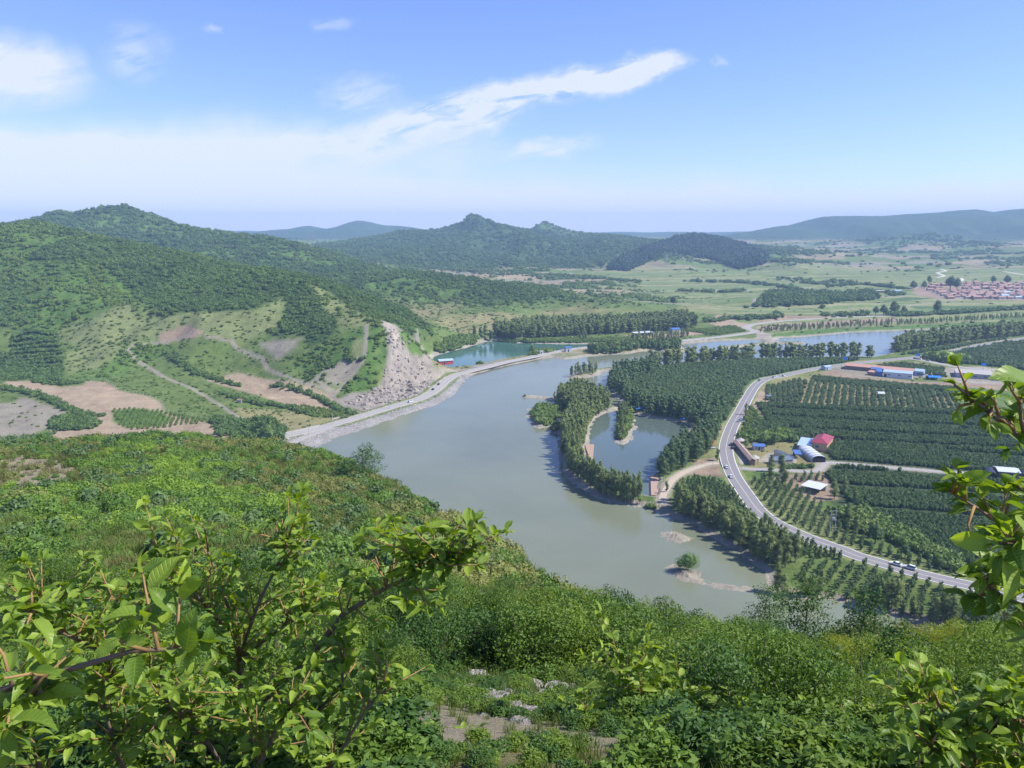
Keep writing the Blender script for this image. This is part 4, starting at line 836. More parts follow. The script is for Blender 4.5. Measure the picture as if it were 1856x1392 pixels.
# plantation blocks
pl_ = off_road(dry(in_px([(1130, 722), (1140, 700), (1178, 680), (1192, 668), (1250, 663), (1360, 655), (1560, 652), (1500, 662), (1420, 678), (1385, 684), (1350, 712), (1330, 745), (1308, 790), (1290, 775), (1265, 768), (1240, 748), (1180, 742)], 3.9, .32, 0.5)), 3.5)
put(pl_, 2.6, 3.4, 6, 1.25)
pl_ = off_road(in_px([(1655, 655), (1700, 646), (1790, 627), (2000, 604), (2000, 684), (1900, 676), (1780, 662), (1710, 658)], 4.5, .32, 0.5), 4); put(pl_, 2.8, 3.5, 6, 1.2)
pl_ = off_road(in_px([(1620, 646), (1660, 642), (1780, 624), (1900, 606), (1900, 604), (1780, 620), (1700, 632)], 4.5, .32, 0.5), 3); put(pl_, 2.6, 3.2, 6, 1.1)
gaps = [lay(g_, closed=False)[:, :2] for g_ in ([(1400, 741), (1560, 748), (1733, 754), (1900, 764)], [(1405, 755), (1500, 761), (1640, 769), (1900, 779)], [(1415, 777), (1500, 781), (1640, 788), (1900, 800)], [(1430, 790), (1520, 799), (1640, 805), (1900, 817)],
        [(1720, 818), (1760, 823), (1900, 832)], [(1490, 852), (1640, 860), (1760, 866), (1900, 872)], [(1528, 882), (1640, 888), (1814, 899), (1900, 902)], [(1555, 921), (1640, 927), (1760, 938), (1900, 948)])]
bl = in_px([(1372, 733), (1395, 732), (1500, 738), (1650, 743), (1960, 748), (1960, 1080), (1760, 1030), (1705, 998), (1650, 966), (1590, 946), (1556, 924), (1524, 890), (1492, 858), (1500, 846), (1512, 838), (1498, 815), (1495, 790), (1470, 778), (1440, 782), (1395, 772)], 2.25, .3, -0.1, spy=2.0)
bl = off_road(off_road(bl, 1.2), 5.0, ['farm']); k = np.ones(len(bl), bool)
for g_ in gaps: k &= ldist(g_, bl[:, 0], bl[:, 1], 20) > 3.3
bl = bl[k & ~((np.hypot(bl[:, 0] - gp(1740, 783)[0], bl[:, 1] - gp(1740, 783)[1]) < 5))]; put(bl, 1.3, 1.8, 6, 1.6)
put(off_road(in_px([(1385, 770), (1440, 782), (1470, 778), (1488, 790), (1440, 800), (1400, 802), (1355, 795), (1362, 772), (1372, 755)], 2.8, .4), 1.5), 1.6, 2.6, 6, 1.4)
put(off_road(in_px([(1338, 795), (1362, 750), (1380, 760), (1365, 798), (1352, 806)], 2.8, .4), 1.0), 1.5, 2.6, 3, 1.2)
# striped orchard
st1 = rowfill([(1392, 700), (1440, 688), (1462, 690), (1444, 738), (1400, 728), (1380, 722)], 4.2, 2.4, -0.33, .1); st2 = rowfill([(1462, 690), (1540, 694), (1640, 702), (1600, 738), (1444, 738)], 5.2, 2.0, -0.42, .12); st3 = rowfill([(1640, 702), (1735, 708), (1745, 742), (1600, 738)], 4.6, 2.6, -0.42, .12)
for s_ in (st1, st2, st3): put(s_[RS.rand(len(s_)) < .9], 1.2, 2.5, 6, 1.1)
put(in_px([(1475, 684), (1540, 690), (1650, 699), (1725, 704), (1735, 710), (1640, 706), (1540, 698), (1470, 690)], 2.6, .3), 1.8, 2.6, 6, 1.2)
put(in_px([(1590, 664), (1640, 659), (1710, 668), (1715, 684), (1680, 678), (1640, 672)], 4, .35), 1.6, 2.4, 6, 1.2)
# field hedges on the plain and low hills
for ln, w in (([(1290, 584), (1310, 580), (1372, 576)], 1.5), ([(1345, 580), (1400, 576), (1410, 572)], 1.5), ([(1495, 573), (1560, 572), (1565, 570)], 2), ([(1620, 573), (1700, 570), (1856, 560)], 1.2), ([(1360, 556), (1420, 552), (1480, 552), (1500, 548)], 4), ([(1060, 588), (1150, 576), (1230, 572)], 6),
              ([(950, 500), (1010, 500), (1060, 505), (1160, 512)], 5), ([(1240, 510), (1330, 512), (1400, 518), (1440, 524)], 5), ([(1500, 520), (1560, 516), (1640, 524)], 4), ([(1540, 536), (1580, 530), (1640, 536)], 10), ([(1430, 505), (1480, 515), (1520, 510)], 10), ([(830, 492), (900, 498), (960, 496)], 6), ([(1230, 528), (1300, 530), (1345, 528)], 4)):
    hedge(ln, w * 1.5, 4.0, 4, 9, 0, .8)
put(in_px([(1395, 530), (1440, 528), (1530, 535), (1550, 545), (1480, 551), (1400, 556), (1370, 553)], 9, .45), 5, 9, 0)
put(in_px([(1535, 532), (1580, 530), (1592, 540), (1560, 546), (1540, 543)], 8, .45), 5, 10, 0)
# shrubs on the banks
for poly, a, b, v in (([(905, 617), (1060, 616), (1160, 612), (1160, 617), (1060, 621), (905, 621)], 1.5, 3, 3), ([(1240, 600), (1330, 592), (1350, 600), (1300, 607)], 1.5, 3, 3), ([(966, 750), (975, 738), (1000, 736), (1024, 738), (1020, 745), (1002, 763), (990, 773), (972, 768)], 2.5, 4.5, 3),
    ([(1112, 770), (1126, 742), (1144, 744), (1143, 760), (1136, 785), (1128, 797), (1118, 795)], 2.0, 4.0, 3), ([(845, 660), (872, 656), (882, 650), (870, 661)], 2.5, 5, 0), ([(930, 640), (960, 630), (1010, 634), (1000, 640), (960, 645)], 3, 5.5, 3), ([(948, 718), (956, 717), (956, 720), (948, 721)], 1.5, 2.2, 0),
    ([(1172, 922), (1200, 915), (1200, 925), (1185, 928), (1150, 918)], 1.5, 2.5, 3), ([(1000, 778), (1012, 770), (1014, 786), (1004, 786)], 2.5, 4, 0), ([(1660, 654), (1710, 646), (1750, 655), (1700, 660)], 5, 8, 3), ([(1350, 748), (1362, 735), (1366, 750), (1352, 768)], 2, 3, 3), ([(1330, 735), (1350, 705), (1346, 716), (1330, 745)], 1, 2, 3),
    ([(1530, 925), (1570, 930), (1640, 968), (1705, 1005), (1760, 1035), (1740, 1040), (1640, 990), (1560, 965), (1520, 945)], 2.5, 4.5, 3), ([(780, 632), (800, 640), (852, 626), (868, 618), (850, 612), (800, 615)], 3.5, 6, 3), ([(1420, 846), (1480, 846), (1478, 853), (1420, 852)], 1.5, 2.4, 0), ([(1395, 785), (1430, 790), (1440, 800), (1400, 802), (1350, 800), (1352, 790)], 3, 5.5, 3)):
    put(off_road(dry(in_px(poly, (a + b) * .42, .45), .5), 1.5), a, b, v, .95)
put(off_road(dry(in_px([(1100, 645), (1060, 640), (1080, 628), (1230, 619), (1232, 632), (1160, 637)], 7, .45), 2), 4), 3, 6.5, 0, 1.3)
P = np.concatenate(pts); scatter('orchard_rows', P, np.concatenate(scs), V_wood + V_lush + V_orch, np.concatenate(ixs), 'rows of orchard bushes, hedges and bank scrub on the valley floor', 'orchard')

# ---------------------------------------------------------------- poplars: the 300 nearest are objects, the rest one far-off wood
cand = []                                               # (x, y, z, height, kind, region)
def trees(poly, sp, h0, h1, kind, reg, jit=.4, z=None, m=1.0):
    p = off_road(dry(in_px(poly, sp, jit), m), 1.2)
    for q in p: cand.append((*q, h0 + (h1 - h0) * RS.rand(), kind, reg))
def tline(line, step, h0, h1, kind, reg, w=0.6):
    a_ = np.array(line, float); L_ = smooth_line(onland(a_[:, 0], a_[:, 1])[:, :2], step); L_ = L_ + RS.normal(size=L_.shape) * w; L_ = np.column_stack([L_, HS(L_[:, 0], L_[:, 1])])
    for q in L_[HS(L_[:, 0], L_[:, 1], SHg) > 0.3]: cand.append((*q, h0 + (h1 - h0) * RS.rand(), kind, reg))
trees([(1014, 722), (1040, 714), (1092, 727), (1104, 742), (1085, 757), (1066, 772), (1060, 800), (1050, 830), (1058, 862), (1085, 883), (1120, 900), (1156, 905), (1158, 915), (1130, 913), (1100, 904), (1072, 892), (1050, 878), (1033, 860), (1021, 838), (1017, 812), (1018, 785), (1032, 765), (1032, 745), (1012, 738)], 2.9, 9.5, 14.5, 0, 'belt', m=.3)
tline([(1085, 896), (1105, 904), (1135, 911), (1158, 913)], 2.3, 10, 14, 0, 'belt', 1.0); tline([(1060, 872), (1085, 886), (1110, 893), (1150, 903)], 2.6, 10, 14, 0, 'belt', 1.0)
trees([(1190, 868), (1203, 850), (1215, 826), (1240, 809), (1262, 797), (1290, 778), (1302, 790), (1288, 820), (1262, 837), (1240, 850), (1215, 862), (1200, 882)], 4.0, 10, 13, 1, 'east')
trees([(1155, 748), (1178, 753), (1240, 764), (1262, 772), (1292, 772), (1312, 745), (1290, 735), (1240, 742), (1180, 738), (1130, 722), (1128, 735)], 4.6, 10, 13, 1, 'north')
trees([(1098, 700), (1110, 684), (1130, 674), (1170, 667), (1192, 665), (1180, 680), (1140, 700), (1130, 722), (1108, 715)], 4.8, 10, 14, 1, 'west')
trees([(1004, 735), (1012, 724), (1030, 716), (1045, 716), (1040, 728), (1015, 738)], 4.5, 8, 11, 0, 'north tip')
trees([(1118, 795), (1120, 765), (1118, 742), (1128, 740), (1138, 742), (1140, 760), (1130, 795)], 4.2, 5, 8, 2, 'pond island')
trees([(1222, 930), (1230, 905), (1260, 912), (1300, 935), (1340, 955), (1400, 985), (1446, 1012), (1440, 1030), (1400, 1042), (1370, 1017), (1320, 985), (1285, 962), (1250, 942)], 3.9, 9.5, 13, 0, 'shore')
tline([(1410, 1072), (1440, 1078), (1470, 1080), (1510, 1086)], 3.4, 8, 11, 0, 'shore'); tline([(1575, 1100), (1600, 1105), (1625, 1110)], 3.5, 9, 12, 0, 'corner'); tline([(1700, 1132), (1725, 1136)], 4, 10, 12, 0, 'corner'); tline([(1755, 1145), (1790, 1150), (1850, 1165)], 4, 9, 11, 0, 'corner'); tline([(1650, 1118), (1665, 1122)], 4, 5, 8, 0, 'corner')
for px_, py_, h_ in ((1415, 862, 12), (1422, 885, 10.5), (1396, 872, 9), (1398, 855, 9.5), (1352, 752, 8), (1350, 765, 8), (1512, 905, 10), (1535, 950, 9), (1550, 965, 8), (1578, 975, 8), (1530, 900, 9), (1300, 835, 7), (1208, 892, 6), (1548, 912, 8)):
    q = onland(px_, py_)[0]; cand.append((*q, h_, 0, 'roadside'))
cand.sort(key=lambda c: c[1])
LAB = {'belt': ('slender poplar in the curved belt between river and pond', 'poplars in the curved belt'), 'east': ('dark green poplar in the clump on the roadside bank of the pond', 'dark poplars on the roadside bank of the pond'),
       'north': ('dark poplar on the far bank of the pond before the plantation', 'poplars behind the pond'), 'west': ('dark poplar at the river edge of the big plantation', 'poplars at the plantation edge'), 'north tip': ('poplar on the narrow tip where belt meets river spit', 'poplars on the spit tip'),
       'pond island': ('small bushy tree on the tongue of land inside the pond', 'trees on the pond tongue'), 'shore': ('grey green poplar on the river shore below the curving road', 'poplars on the near river shore'),
       'corner': ('tall poplar at the foot of the young tree rows near the inlet', 'poplars by the inlet'), 'roadside': ('lone poplar among the young orchard beside the farm buildings', 'scattered roadside poplars')}
PT = []
for k, (tr, cr) in enumerate(POP + POPD):
    t = thing('poplar_tree', 'poplar', 'tree', (0, 0, 0)); obj('trunk', tr, t); obj('crown', cr, t); PT.append(t)
used = set(); n300 = cand[:300]; rest = cand[300:]
for (x, y, z, h, kd, reg) in n300:
    k = RS.randint(0, 5) if kd == 0 else (5 + RS.randint(0, 3) if kd == 1 else RS.randint(0, 5)); s_ = h / 13.0; wv = s_ * (0.85 + .4 * RS.rand()) * (1.35 if kd == 2 else 1.0) * (1.25 if reg in ('shore', 'corner', 'roadside') else 1.0)
    lab, grp = LAB[reg]
    if k not in used:
        used.add(k); t = PT[k]; t.location = (x, y, z); t.scale = (wv, wv, s_); t.rotation_euler = (0, 0, RS.rand() * 6.28); t['label'] = lab; t['group'] = grp
    else: dup(PT[k], (x, y, z), RS.rand() * 6.28, (wv, wv, s_), lab, grp)
for k, t in enumerate(PT):
    if k not in used:
        for c in kids(t): bpy.data.objects.remove(c)
        bpy.data.objects.remove(t)
cand = []
trees([(905, 616), (1000, 612), (1140, 604), (1250, 598), (1268, 592), (1240, 580), (1100, 588), (960, 592), (890, 604)], 6.5, 13, 17, 0, 'far', m=4)
tline([(1180, 666), (1215, 663), (1250, 660), (1300, 657), (1366, 653)], 3.0, 13, 17, 0, 'row', 2.0); tline([(1378, 652), (1420, 651), (1500, 649), (1556, 648)], 3.2, 13, 17, 0, 'row', 1.2); tline([(1572, 648), (1577, 648)], 4, 12, 13, 0, 'row')
trees([(1618, 642), (1640, 638), (1700, 628), (1780, 617), (1900, 604), (1900, 601), (1780, 610), (1700, 618), (1640, 626), (1616, 636)], 6.5, 14, 18, 0, 'rr')
trees([(1378, 604), (1380, 598), (1450, 593), (1560, 587), (1700, 582), (1870, 571), (1870, 576), (1700, 587), (1560, 594), (1450, 601)], 7.0, 5, 8, 0, 'young', m=3)
trees([(1065, 640), (1085, 632), (1160, 628), (1235, 622), (1232, 632), (1160, 637), (1100, 642)], 6.5, 6, 11, 0, 'mid', m=2); trees([(1130, 622), (1250, 612), (1260, 606), (1160, 614)], 6.5, 6, 11, 0, 'mid')
trees([(1032, 684), (1040, 678), (1070, 672), (1088, 675), (1075, 680)], 5, 7, 11, 0, 'isl', m=.8); trees([(1090, 671), (1120, 665), (1155, 657), (1120, 669)], 6, 5, 9, 0, 'isl', m=.5)
trees([(1040, 616), (1066, 614), (1064, 620)], 6, 7, 10, 0, 'mid'); tline([(862, 610), (880, 617), (897, 612)], 4, 12, 16, 1, 'x', 4)
far_t = cand + rest
P = np.array([c[:3] for c in far_t]); h = np.array([c[3] for c in far_t]) / 13.0; kd = np.array([c[4] for c in far_t]); wv = h * (0.95 + .3 * RS.rand(len(h))) * np.array([1.5 if c[5] in ('row', 'rr', 'far') else 1.0 for c in far_t])
scatter('poplar_woods', P, np.column_stack([wv, wv, h]), FARPOP + FARPOPD, np.where(kd == 1, 3, 0) + RS.randint(0, 3, len(h)), 'poplar woods and rows along the far river banks', 'woodland')

# ---------------------------------------------------------------- young orchard trees in rows by the road
def bush_parts(seed, mat=M_orch):
    rs = np.random.RandomState(seed); mb = MB(); mb.tube([(0, 0, -0.3), (.02, 0, .7), (0, .03, 2.2)], [.07, .05, .02], 5)
    cr = crown_mesh('crown', tall_lobes(rs, 3.2, 1.05, 6, 0.12, .8), 200, 0.42, mat, seed, core=.6, wd=.5, up=.4); return mesh_np('trunk', mb.v, mb.f, [M_bark]), cr
OT = []
for k in range(4):
    tr, cr = bush_parts(400 + k); t = thing('orchard_tree', 'young orchard tree', 'tree'); obj('trunk', tr, t); obj('crown', cr, t); OT.append(t)
oc = []
for poly, dx, dy, an, lab, grp in (([(1225, 884), (1262, 868), (1300, 872), (1330, 892), (1372, 940), (1470, 990), (1540, 1014), (1420, 1010), (1400, 980), (1330, 945), (1300, 928), (1232, 900)], 2.9, 2.3, 0.5, 'young dark green tree planted between shore poplars and curving road', 'young trees between shore and road'),
        ([(1450, 1018), (1560, 1024), (1690, 1060), (1850, 1098), (1900, 1150), (1800, 1150), (1640, 1122), (1560, 1098), (1480, 1075), (1440, 1045)], 4.4, 2.1, -0.62, 'young tree in straight rows on sandy ground below the road', 'young tree rows below the road'),
        ([(1352, 874), (1400, 866), (1440, 880), (1500, 925), (1530, 945), (1560, 985), (1700, 1025), (1770, 1046), (1740, 1048), (1556, 998), (1480, 970), (1400, 934)], 3.5, 2.7, -0.5, 'young tree in slanting rows on the field side of the road', 'young tree rows on the field side'),
        ([(1432, 866), (1486, 862), (1496, 872), (1450, 876)], 3.2, 2.4, -0.5, 'young tree behind the pale roofed shed', 'young trees behind the pale shed')):
    for q in off_road(dry(rowfill(poly, dx, dy, an, .1), 1.0), 1.6): oc.append((*q, lab, grp))
RS.shuffle(oc); oc = [(float(c[0]), float(c[1]), float(c[2]), c[3], c[4]) for c in oc]; oc.sort(key=lambda c: c[1])
first = set()
for (x, y, z, lab, grp) in oc[:300]:
    k = RS.randint(0, 4); s_ = 0.75 + .45 * RS.rand()
    if k not in first: first.add(k); t = OT[k]; t.location = (x, y, z); t.scale = (s_, s_, s_); t['label'] = lab; t['group'] = grp
    else: dup(OT[k], (x, y, z), RS.rand() * 6.28, s_, lab, grp)
V_ot = [joined('young_tree', bush_parts(420 + k)) for k in range(3)]
r_ = oc[300:]; P = np.array([c[:3] for c in r_]); s_ = 0.75 + .45 * RS.rand(len(P)); scatter('young_orchard', P, s_, V_ot, RS.randint(0, 3, len(P)), 'further rows of young orchard trees beside the curving road', 'orchard')
q = onland(1246, 1034)[0]
wt = thing('willow_shrub', 'rounded grey green willow bush on the small gravel islet', 'bush', q); obj('foliage', crown_mesh('foliage', [(0, 0, 3.2, 4.2, 3.6, 3.0), (2.3, .3, 3.8, 2.7, 2.8, 2.9), (-2.6, .2, 3.0, 2.6, 2.8, 2.5), (.2, 0, 5.2, 3.0, 3.0, 2.4)], 2600, .42, M_will, 77, core=.6, wd=.35), wt)
mb = MB(); [mb.tube([(0, 0, -.4), (a * .5, b * .4, 1), (a * 1.3, b, 2.6)], [.1, .07, .03], 5) for a, b in ((1, .2), (-1, .3), (.2, -1), (-.3, .9))]; mb.build('stem', M_bark, wt)
# ---------------------------------------------------------------- the camera's own hillside: bushes, grass, limestone
def near_pts(n, y0, y1, u0=-0.85, u1=0.85, pw=1.0):
    """random points spread evenly on the near hill"""
    out = []
    while sum(len(o) for o in out) < n:
        Y = np.sqrt(RS.rand(n * 2) * (y1 * y1 - y0 * y0) + y0 * y0); u = u0 + (u1 - u0) * RS.rand(n * 2); x = u * Y
        nmv = HS(x, Y, NEARM.astype(float)) > 0.5; p = np.column_stack([x, Y, HS(x, Y)])[nmv]; out.append(p)
    return np.concatenate(out)[:n]
VEGN = lambda p: HS(p[:, 0], p[:, 1], VEG)
p = np.concatenate([near_pts(34000, 40, 235), near_pts(5000, 34, 75)]); vg = VEGN(p); nn = fbm(p[:, 0] / 13, p[:, 1] / 13, 3, 61)
k = RS.rand(len(p)) < np.clip(vg * (0.75 + 1.3 * (nn > 0.45)), 0, 1); p = p[k]; nn = nn[k]
s = (0.45 + 1.0 * RS.rand(len(p)) ** 2.2) * (0.8 + 0.5 * (nn > .55)); s *= np.where(p[:, 0] / p[:, 1] > -0.15, 1.25, 1.0) * np.clip(p[:, 1] / 75, .5, 1)
zs = fbm(p[:, 0] / 22, p[:, 1] / 22, 3, 62) + (RS.rand(len(p)) - .5) * .35; ix = np.where(zs > 0.56, 4 + RS.randint(0, 3, len(p)), np.where(zs < 0.36, 7 + RS.randint(0, 2, len(p)), RS.randint(0, 4, len(p))))
p[:, 2] -= .1 * s; scatter('hillside_scrub', p, np.column_stack([s * 1.25, s * 1.25, s * (.8 + .5 * RS.rand(len(s)))]), V_near + V_near2 + V_bright, ix, 'low green scrub covering the near slope down to the river', 'scrub')
p = near_pts(5200, 30, 220, -.85, .0); p = p[(RS.rand(len(p)) < .30) & (VEGN(p) > .3)]; s = .8 + 1.1 * RS.rand(len(p)) ** 1.6
scatter('hillside_bushes', p, np.column_stack([s, s, s * 1.05]), V_near[:2] + V_orch, RS.randint(0, 4, len(p)), 'darker rounded bushes dotting the near slope on the left', 'bushes')
# grass: tufts of thin blades
M_grass = foliage_mat('grass_blades', (0.10, 0.125, 0.035), (0.25, 0.23, 0.09), 0.35, 5, 0.7, .15); M_grassg = foliage_mat('green_blades', (0.07, 0.12, 0.02), (0.15, 0.21, 0.045), 0.35, 5, 0.6, .2)
def tuft(name, mat, seed, nb=46, h=.42, sp=.28):
    rs = np.random.RandomState(seed); V = []; F = []; R_ = []
    for i in range(nb):
        a = rs.rand() * 6.28; r = sp * math.sqrt(rs.rand()); x, y = math.cos(a) * r, math.sin(a) * r; b = rs.rand() * 6.28; w = .006 + .006 * rs.rand(); hh = h * (.4 + .8 * rs.rand()); ln = hh * (.2 + .7 * rs.rand()); dx, dy = math.cos(b), math.sin(b)
        o = len(V); V += [(x - dy * w, y + dx * w, -.04), (x + dy * w, y - dx * w, -.04), (x + dx * ln * .35 + dy * w, y + dy * ln * .35 - dx * w, hh * .6), (x + dx * ln * .35 - dy * w, y + dy * ln * .35 + dx * w, hh * .6), (x + dx * ln, y + dy * ln, hh)]
        F += [[o, o + 1, o + 2, o + 3], [o + 3, o + 2, o + 4]]; R_ += [rs.rand()] * 5
    return bpy.data.objects.new(name, mesh_np(name, V, F, [mat], attrs={'rnd': ('POINT', 'FLOAT', R_)}))
TU = [tuft('dry_tuft', M_grass, 501), tuft('dry_tuft', M_grass, 502), tuft('green_tuft', M_grassg, 503, 40, .36), tuft('green_tuft', M_grassg, 504, 46, .5)]
p = near_pts(52000, 2.5, 150, pw=1); d = p[:, 1]; k = RS.rand(len(p)) < np.clip(40 / d, .12, 1) * 1.0; p = p[k]
pn = np.concatenate([near_pts(14000, 2.0, 30), near_pts(1500, .3, 3, -3, 3), np.column_stack([(lambda X, Y: [X, Y, HS(X, Y)])(RS.rand(2600) * 24 - 12, RS.rand(2600) * 5 - 1.5)])[0:0] if False else (lambda X, Y: np.column_stack([X, Y, HS(X, Y)]))(RS.rand(2600) * 26 - 13, RS.rand(2600) * 5.5 - 2.2)]); p = np.concatenate([p, pn]); d = p[:, 1]
s = np.clip(d / 30, .16, 2.0) * (.6 + .8 * RS.rand(len(p)) ** 1.5); g = fbm(p[:, 0] / 6, p[:, 1] / 6, 3, 63) + (RS.rand(len(p)) - .5) * .3
vgn = VEGN(p); kk = RS.rand(len(p)) < np.where(vgn < .1, .22, 1); p, s, g = p[kk], s[kk], g[kk]
scatter('hillside_grass', p, s, TU, np.where(g > .5, 0, 2) + RS.randint(0, 2, len(p)), 'dry and green grass tufts over the near slope', 'grass')
# bushes one can tell apart, each with stems and leaves
def shrub_parts(seed, n, leaf, mat, tall=1.0, wd=.5, lob=9, spread=.62):
    rs = np.random.RandomState(seed); lobes = []; mb = MB()
    for i in range(lob):
        a = i * 2.4 + rs.rand(); r = spread * math.sqrt((i + .4) / lob); z = tall * (.55 + .5 * rs.rand() - .25 * r); q = .26 + .16 * rs.rand(); lobes.append((math.cos(a) * r, math.sin(a) * r, z, q, q, q * (1.0 + .5 * rs.rand())))
        mb.tube([(0, 0, -.15), (math.cos(a) * r * .35, math.sin(a) * r * .35, z * .45), (math.cos(a) * r, math.sin(a) * r, z), (math.cos(a) * r * 1.15, math.sin(a) * r * 1.15, z + q * .9)], [.028, .02, .011, .004], 4)
    for i in range(lob): 
        a = rs.rand() * 6.28; r = spread * rs.rand(); lobes.append((math.cos(a) * r, math.sin(a) * r, tall * .3, .3, .3, .28))
    return mesh_np('stem', mb.v, mb.f, [M_bark]), crown_mesh('foliage', lobes, n, leaf, mat, seed, core=0, wd=wd, up=.5, jitter=.9)
M_s1 = foliage_mat('bush_leaves', (0.045, 0.105, 0.014), (0.190, 0.300, 0.045), 0.35, 4); M_s2 = foliage_mat('light_bush_leaves', (0.095, 0.170, 0.020), (0.215, 0.310, 0.045), 0.4, 4); M_s3 = foliage_mat('deep_bush_leaves', (0.030, 0.080, 0.018), (0.095, 0.185, 0.036), 0.3, 4)
M_yel = foliage_mat('yellow_bush_leaves', (0.18, 0.23, 0.02), (0.33, 0.37, 0.04), 0.4, 4)
SB = [shrub_parts(600, 8500, .056, M_s1), shrub_parts(601, 8500, .052, M_s1, .8, .45), shrub_parts(602, 8000, .060, M_s3, 1.15, .6), shrub_parts(603, 9000, .050, M_s2, .75, .4), shrub_parts(604, 8500, .055, M_s3, .9), shrub_parts(605, 8500, .055, M_s2, 1.0, .5), shrub_parts(606, 10000, .046, M_yel, 1.0, .4)]
pool = np.concatenate([near_pts(9000, 10, 46, -0.75, 0.78), near_pts(900, 4.5, 12, -.6, .75)]); order = RS.permutation(len(pool)); chosen = []
for i in order:
    x, y, z = pool[i]; u = x / y; v = float(HS(x, y, VEG)); dens = 1.0 if u > 0.02 else 0.35; dens *= (1 if y > 12 else .5) * min(1, v * 1.5 + .05)
    if RS.rand() > dens: continue
    r = .62 + .025 * y
    if u < 0.02: r *= 1.1
    if -.12 < u < .12 and y < 14.5 and RS.rand() < .75: continue
    if all((x - c[0]) ** 2 + (y - c[1]) ** 2 > (r * .92) ** 2 for c in chosen): chosen.append((x, y, z, u))
chosen.sort(key=lambda c: c[1]); chosen = chosen[:298]
SL = ['rounded bright green bush on the near slope', 'low leafy green bush on the near slope', 'dark broad-leaved bush on the near slope', 'pale green low bush on the near slope', 'deep green bush on the near slope', 'light green upright bush on the near slope', 'yellow green bush on the near slope right of the young trees']
PR = []
for k, (st, fo) in enumerate(SB):
    t = thing('green_bush', SL[k], 'bush', (0, 0, 0), group='bushes on the near slope, ' + ['bright', 'leafy', 'dark', 'pale', 'deep green', 'upright', 'yellow'][k]); obj('stem', st, t); obj('foliage', fo, t); PR.append(t)
u_ = set()
def HMAX(x, y, z):
    px_ = 928 + FPX * x / (y * FWD[0] - (z - CAMZ) * -FWD[1] + 1e-6) if False else 928 + FPX * x / (y * FWD[0] + (z - CAMZ) * FWD[1]); yl = float(np.interp(px_, [0, 560, 640, 900, 980, 1040, 1150, 1230, 1390, 1450, 1600, 1700, 1856], [0, 0, 990, 1035, 1060, 1052, 1062, 1098, 1112, 1150, 1145, 1128, 1118]))
    dx, dy, dz = ray(px_, yl); return float(CAMZ + dz / dy * y - z)
for (x, y, z, u) in chosen:
    k = RS.choice(6, p=[.25, .16, .15, .14, .15, .15]); s_ = (0.48 + .030 * y) * (.5 + .95 * RS.rand() ** 1.3) * (1 - .3 * float(sst(24, 40, y)))
    if u > 0.43 and y > 15: k = 6; s_ *= 1.15
    if u < -0.02: s_ *= .75; 
    if -.13 < u < .17 and y < 12.2: continue
    hm = HMAX(x, y, z); s_ = min(s_, hm / 1.8) if hm < 1.8 * s_ else s_
    if s_ < .28: continue
    if k not in u_: u_.add(k); t = PR[k]; t.location = (x, y, z); t.scale = (s_, s_, s_ * 1.05)
    else: dup(PR[k], (x, y, z), RS.rand() * 6.28, (s_, s_, s_ * (.85 + .45 * RS.rand())))
for k, t in enumerate(PR):
    if k not in u_:
        for c in kids(t): bpy.data.objects.remove(c)
        bpy.data.objects.remove(t)
VS = [bpy.data.objects.new('leafy_plant', crown_mesh('leafy_plant', dome(np.random.RandomState(640 + k), 7, .42), 900, .17, m_, 650 + k, core=0, wd=.45, up=.6, bottom=False)) for k, m_ in enumerate((M_s1, M_s2, M_s3))]
p = np.concatenate([near_pts(1700, 2.6, 20, -.8, .8), near_pts(900, 2.4, 8, -.8, .8), (lambda X, Y: np.column_stack([X, Y, HS(X, Y)]))(RS.rand(420) * 26 - 13, RS.rand(420) * 4.5 - 2.0)]); p = p[(RS.rand(len(p)) < .85) & (VEGN(p) > .3)]; s = .16 + .014 * np.maximum(p[:, 1], 0) * (.6 + .8 * RS.rand(len(p))); s = s * (.7 + .6 * RS.rand(len(p))); u_2 = p[:, 0] / np.maximum(p[:, 1], .5); s = np.where((np.abs(u_2 - .02) < .16) & (p[:, 1] < 11), np.minimum(s, .05 + .016 * np.maximum(p[:, 1], 0)), s)
scatter('leafy_plants', p, np.column_stack([s, s, s * .8]), VS, RS.randint(0, 3, len(p)), 'low leafy plants between the bushes on the near slope', 'ground cover')
# small open trees on the brow
BT = [poplar_parts(700 + i, 3.4, 1.15, 3600, M_s3, .10, M_bark, 0) for i in range(2)]
for i, (px_, Y_, s_, lab) in enumerate(((1462, 30, 1.12, 'open dark green small tree rising left of the yellow bushes'), (1560, 27, .95, 'small dark tree with bare lower stem beside the yellow bushes'), (1390, 34, 1.0, 'thin small tree on the brow where water meets the bushes'), (660, 128, 2.0, 'round dark tree standing out on the brow above the river'), (846, 96, .62, 'lone spindly sapling on the brow against the water'), (822, 104, .5, 'shorter spindly sapling on the brow left of the lone one'), (938, 84, .55, 'leaning sapling on the brow above the leafy branch tip'), (1100, 42, .75, 'bushy sapling on the brow before the wide water'))):
    x_ = ray(px_, 1100)[0] / ray(px_, 1100)[1] * Y_ if px_ > 1000 else ray(px_, 900)[0] / ray(px_, 900)[1] * Y_
    t = thing('small_tree', lab, 'tree', (float(x_), Y_, float(HS(x_, Y_))), i, s=(s_ * (1.6 if px_ == 660 else 1), s_ * (1.6 if px_ == 660 else 1), s_)); obj('trunk', BT[i % 2][0], t); obj('crown', BT[i % 2][1], t)
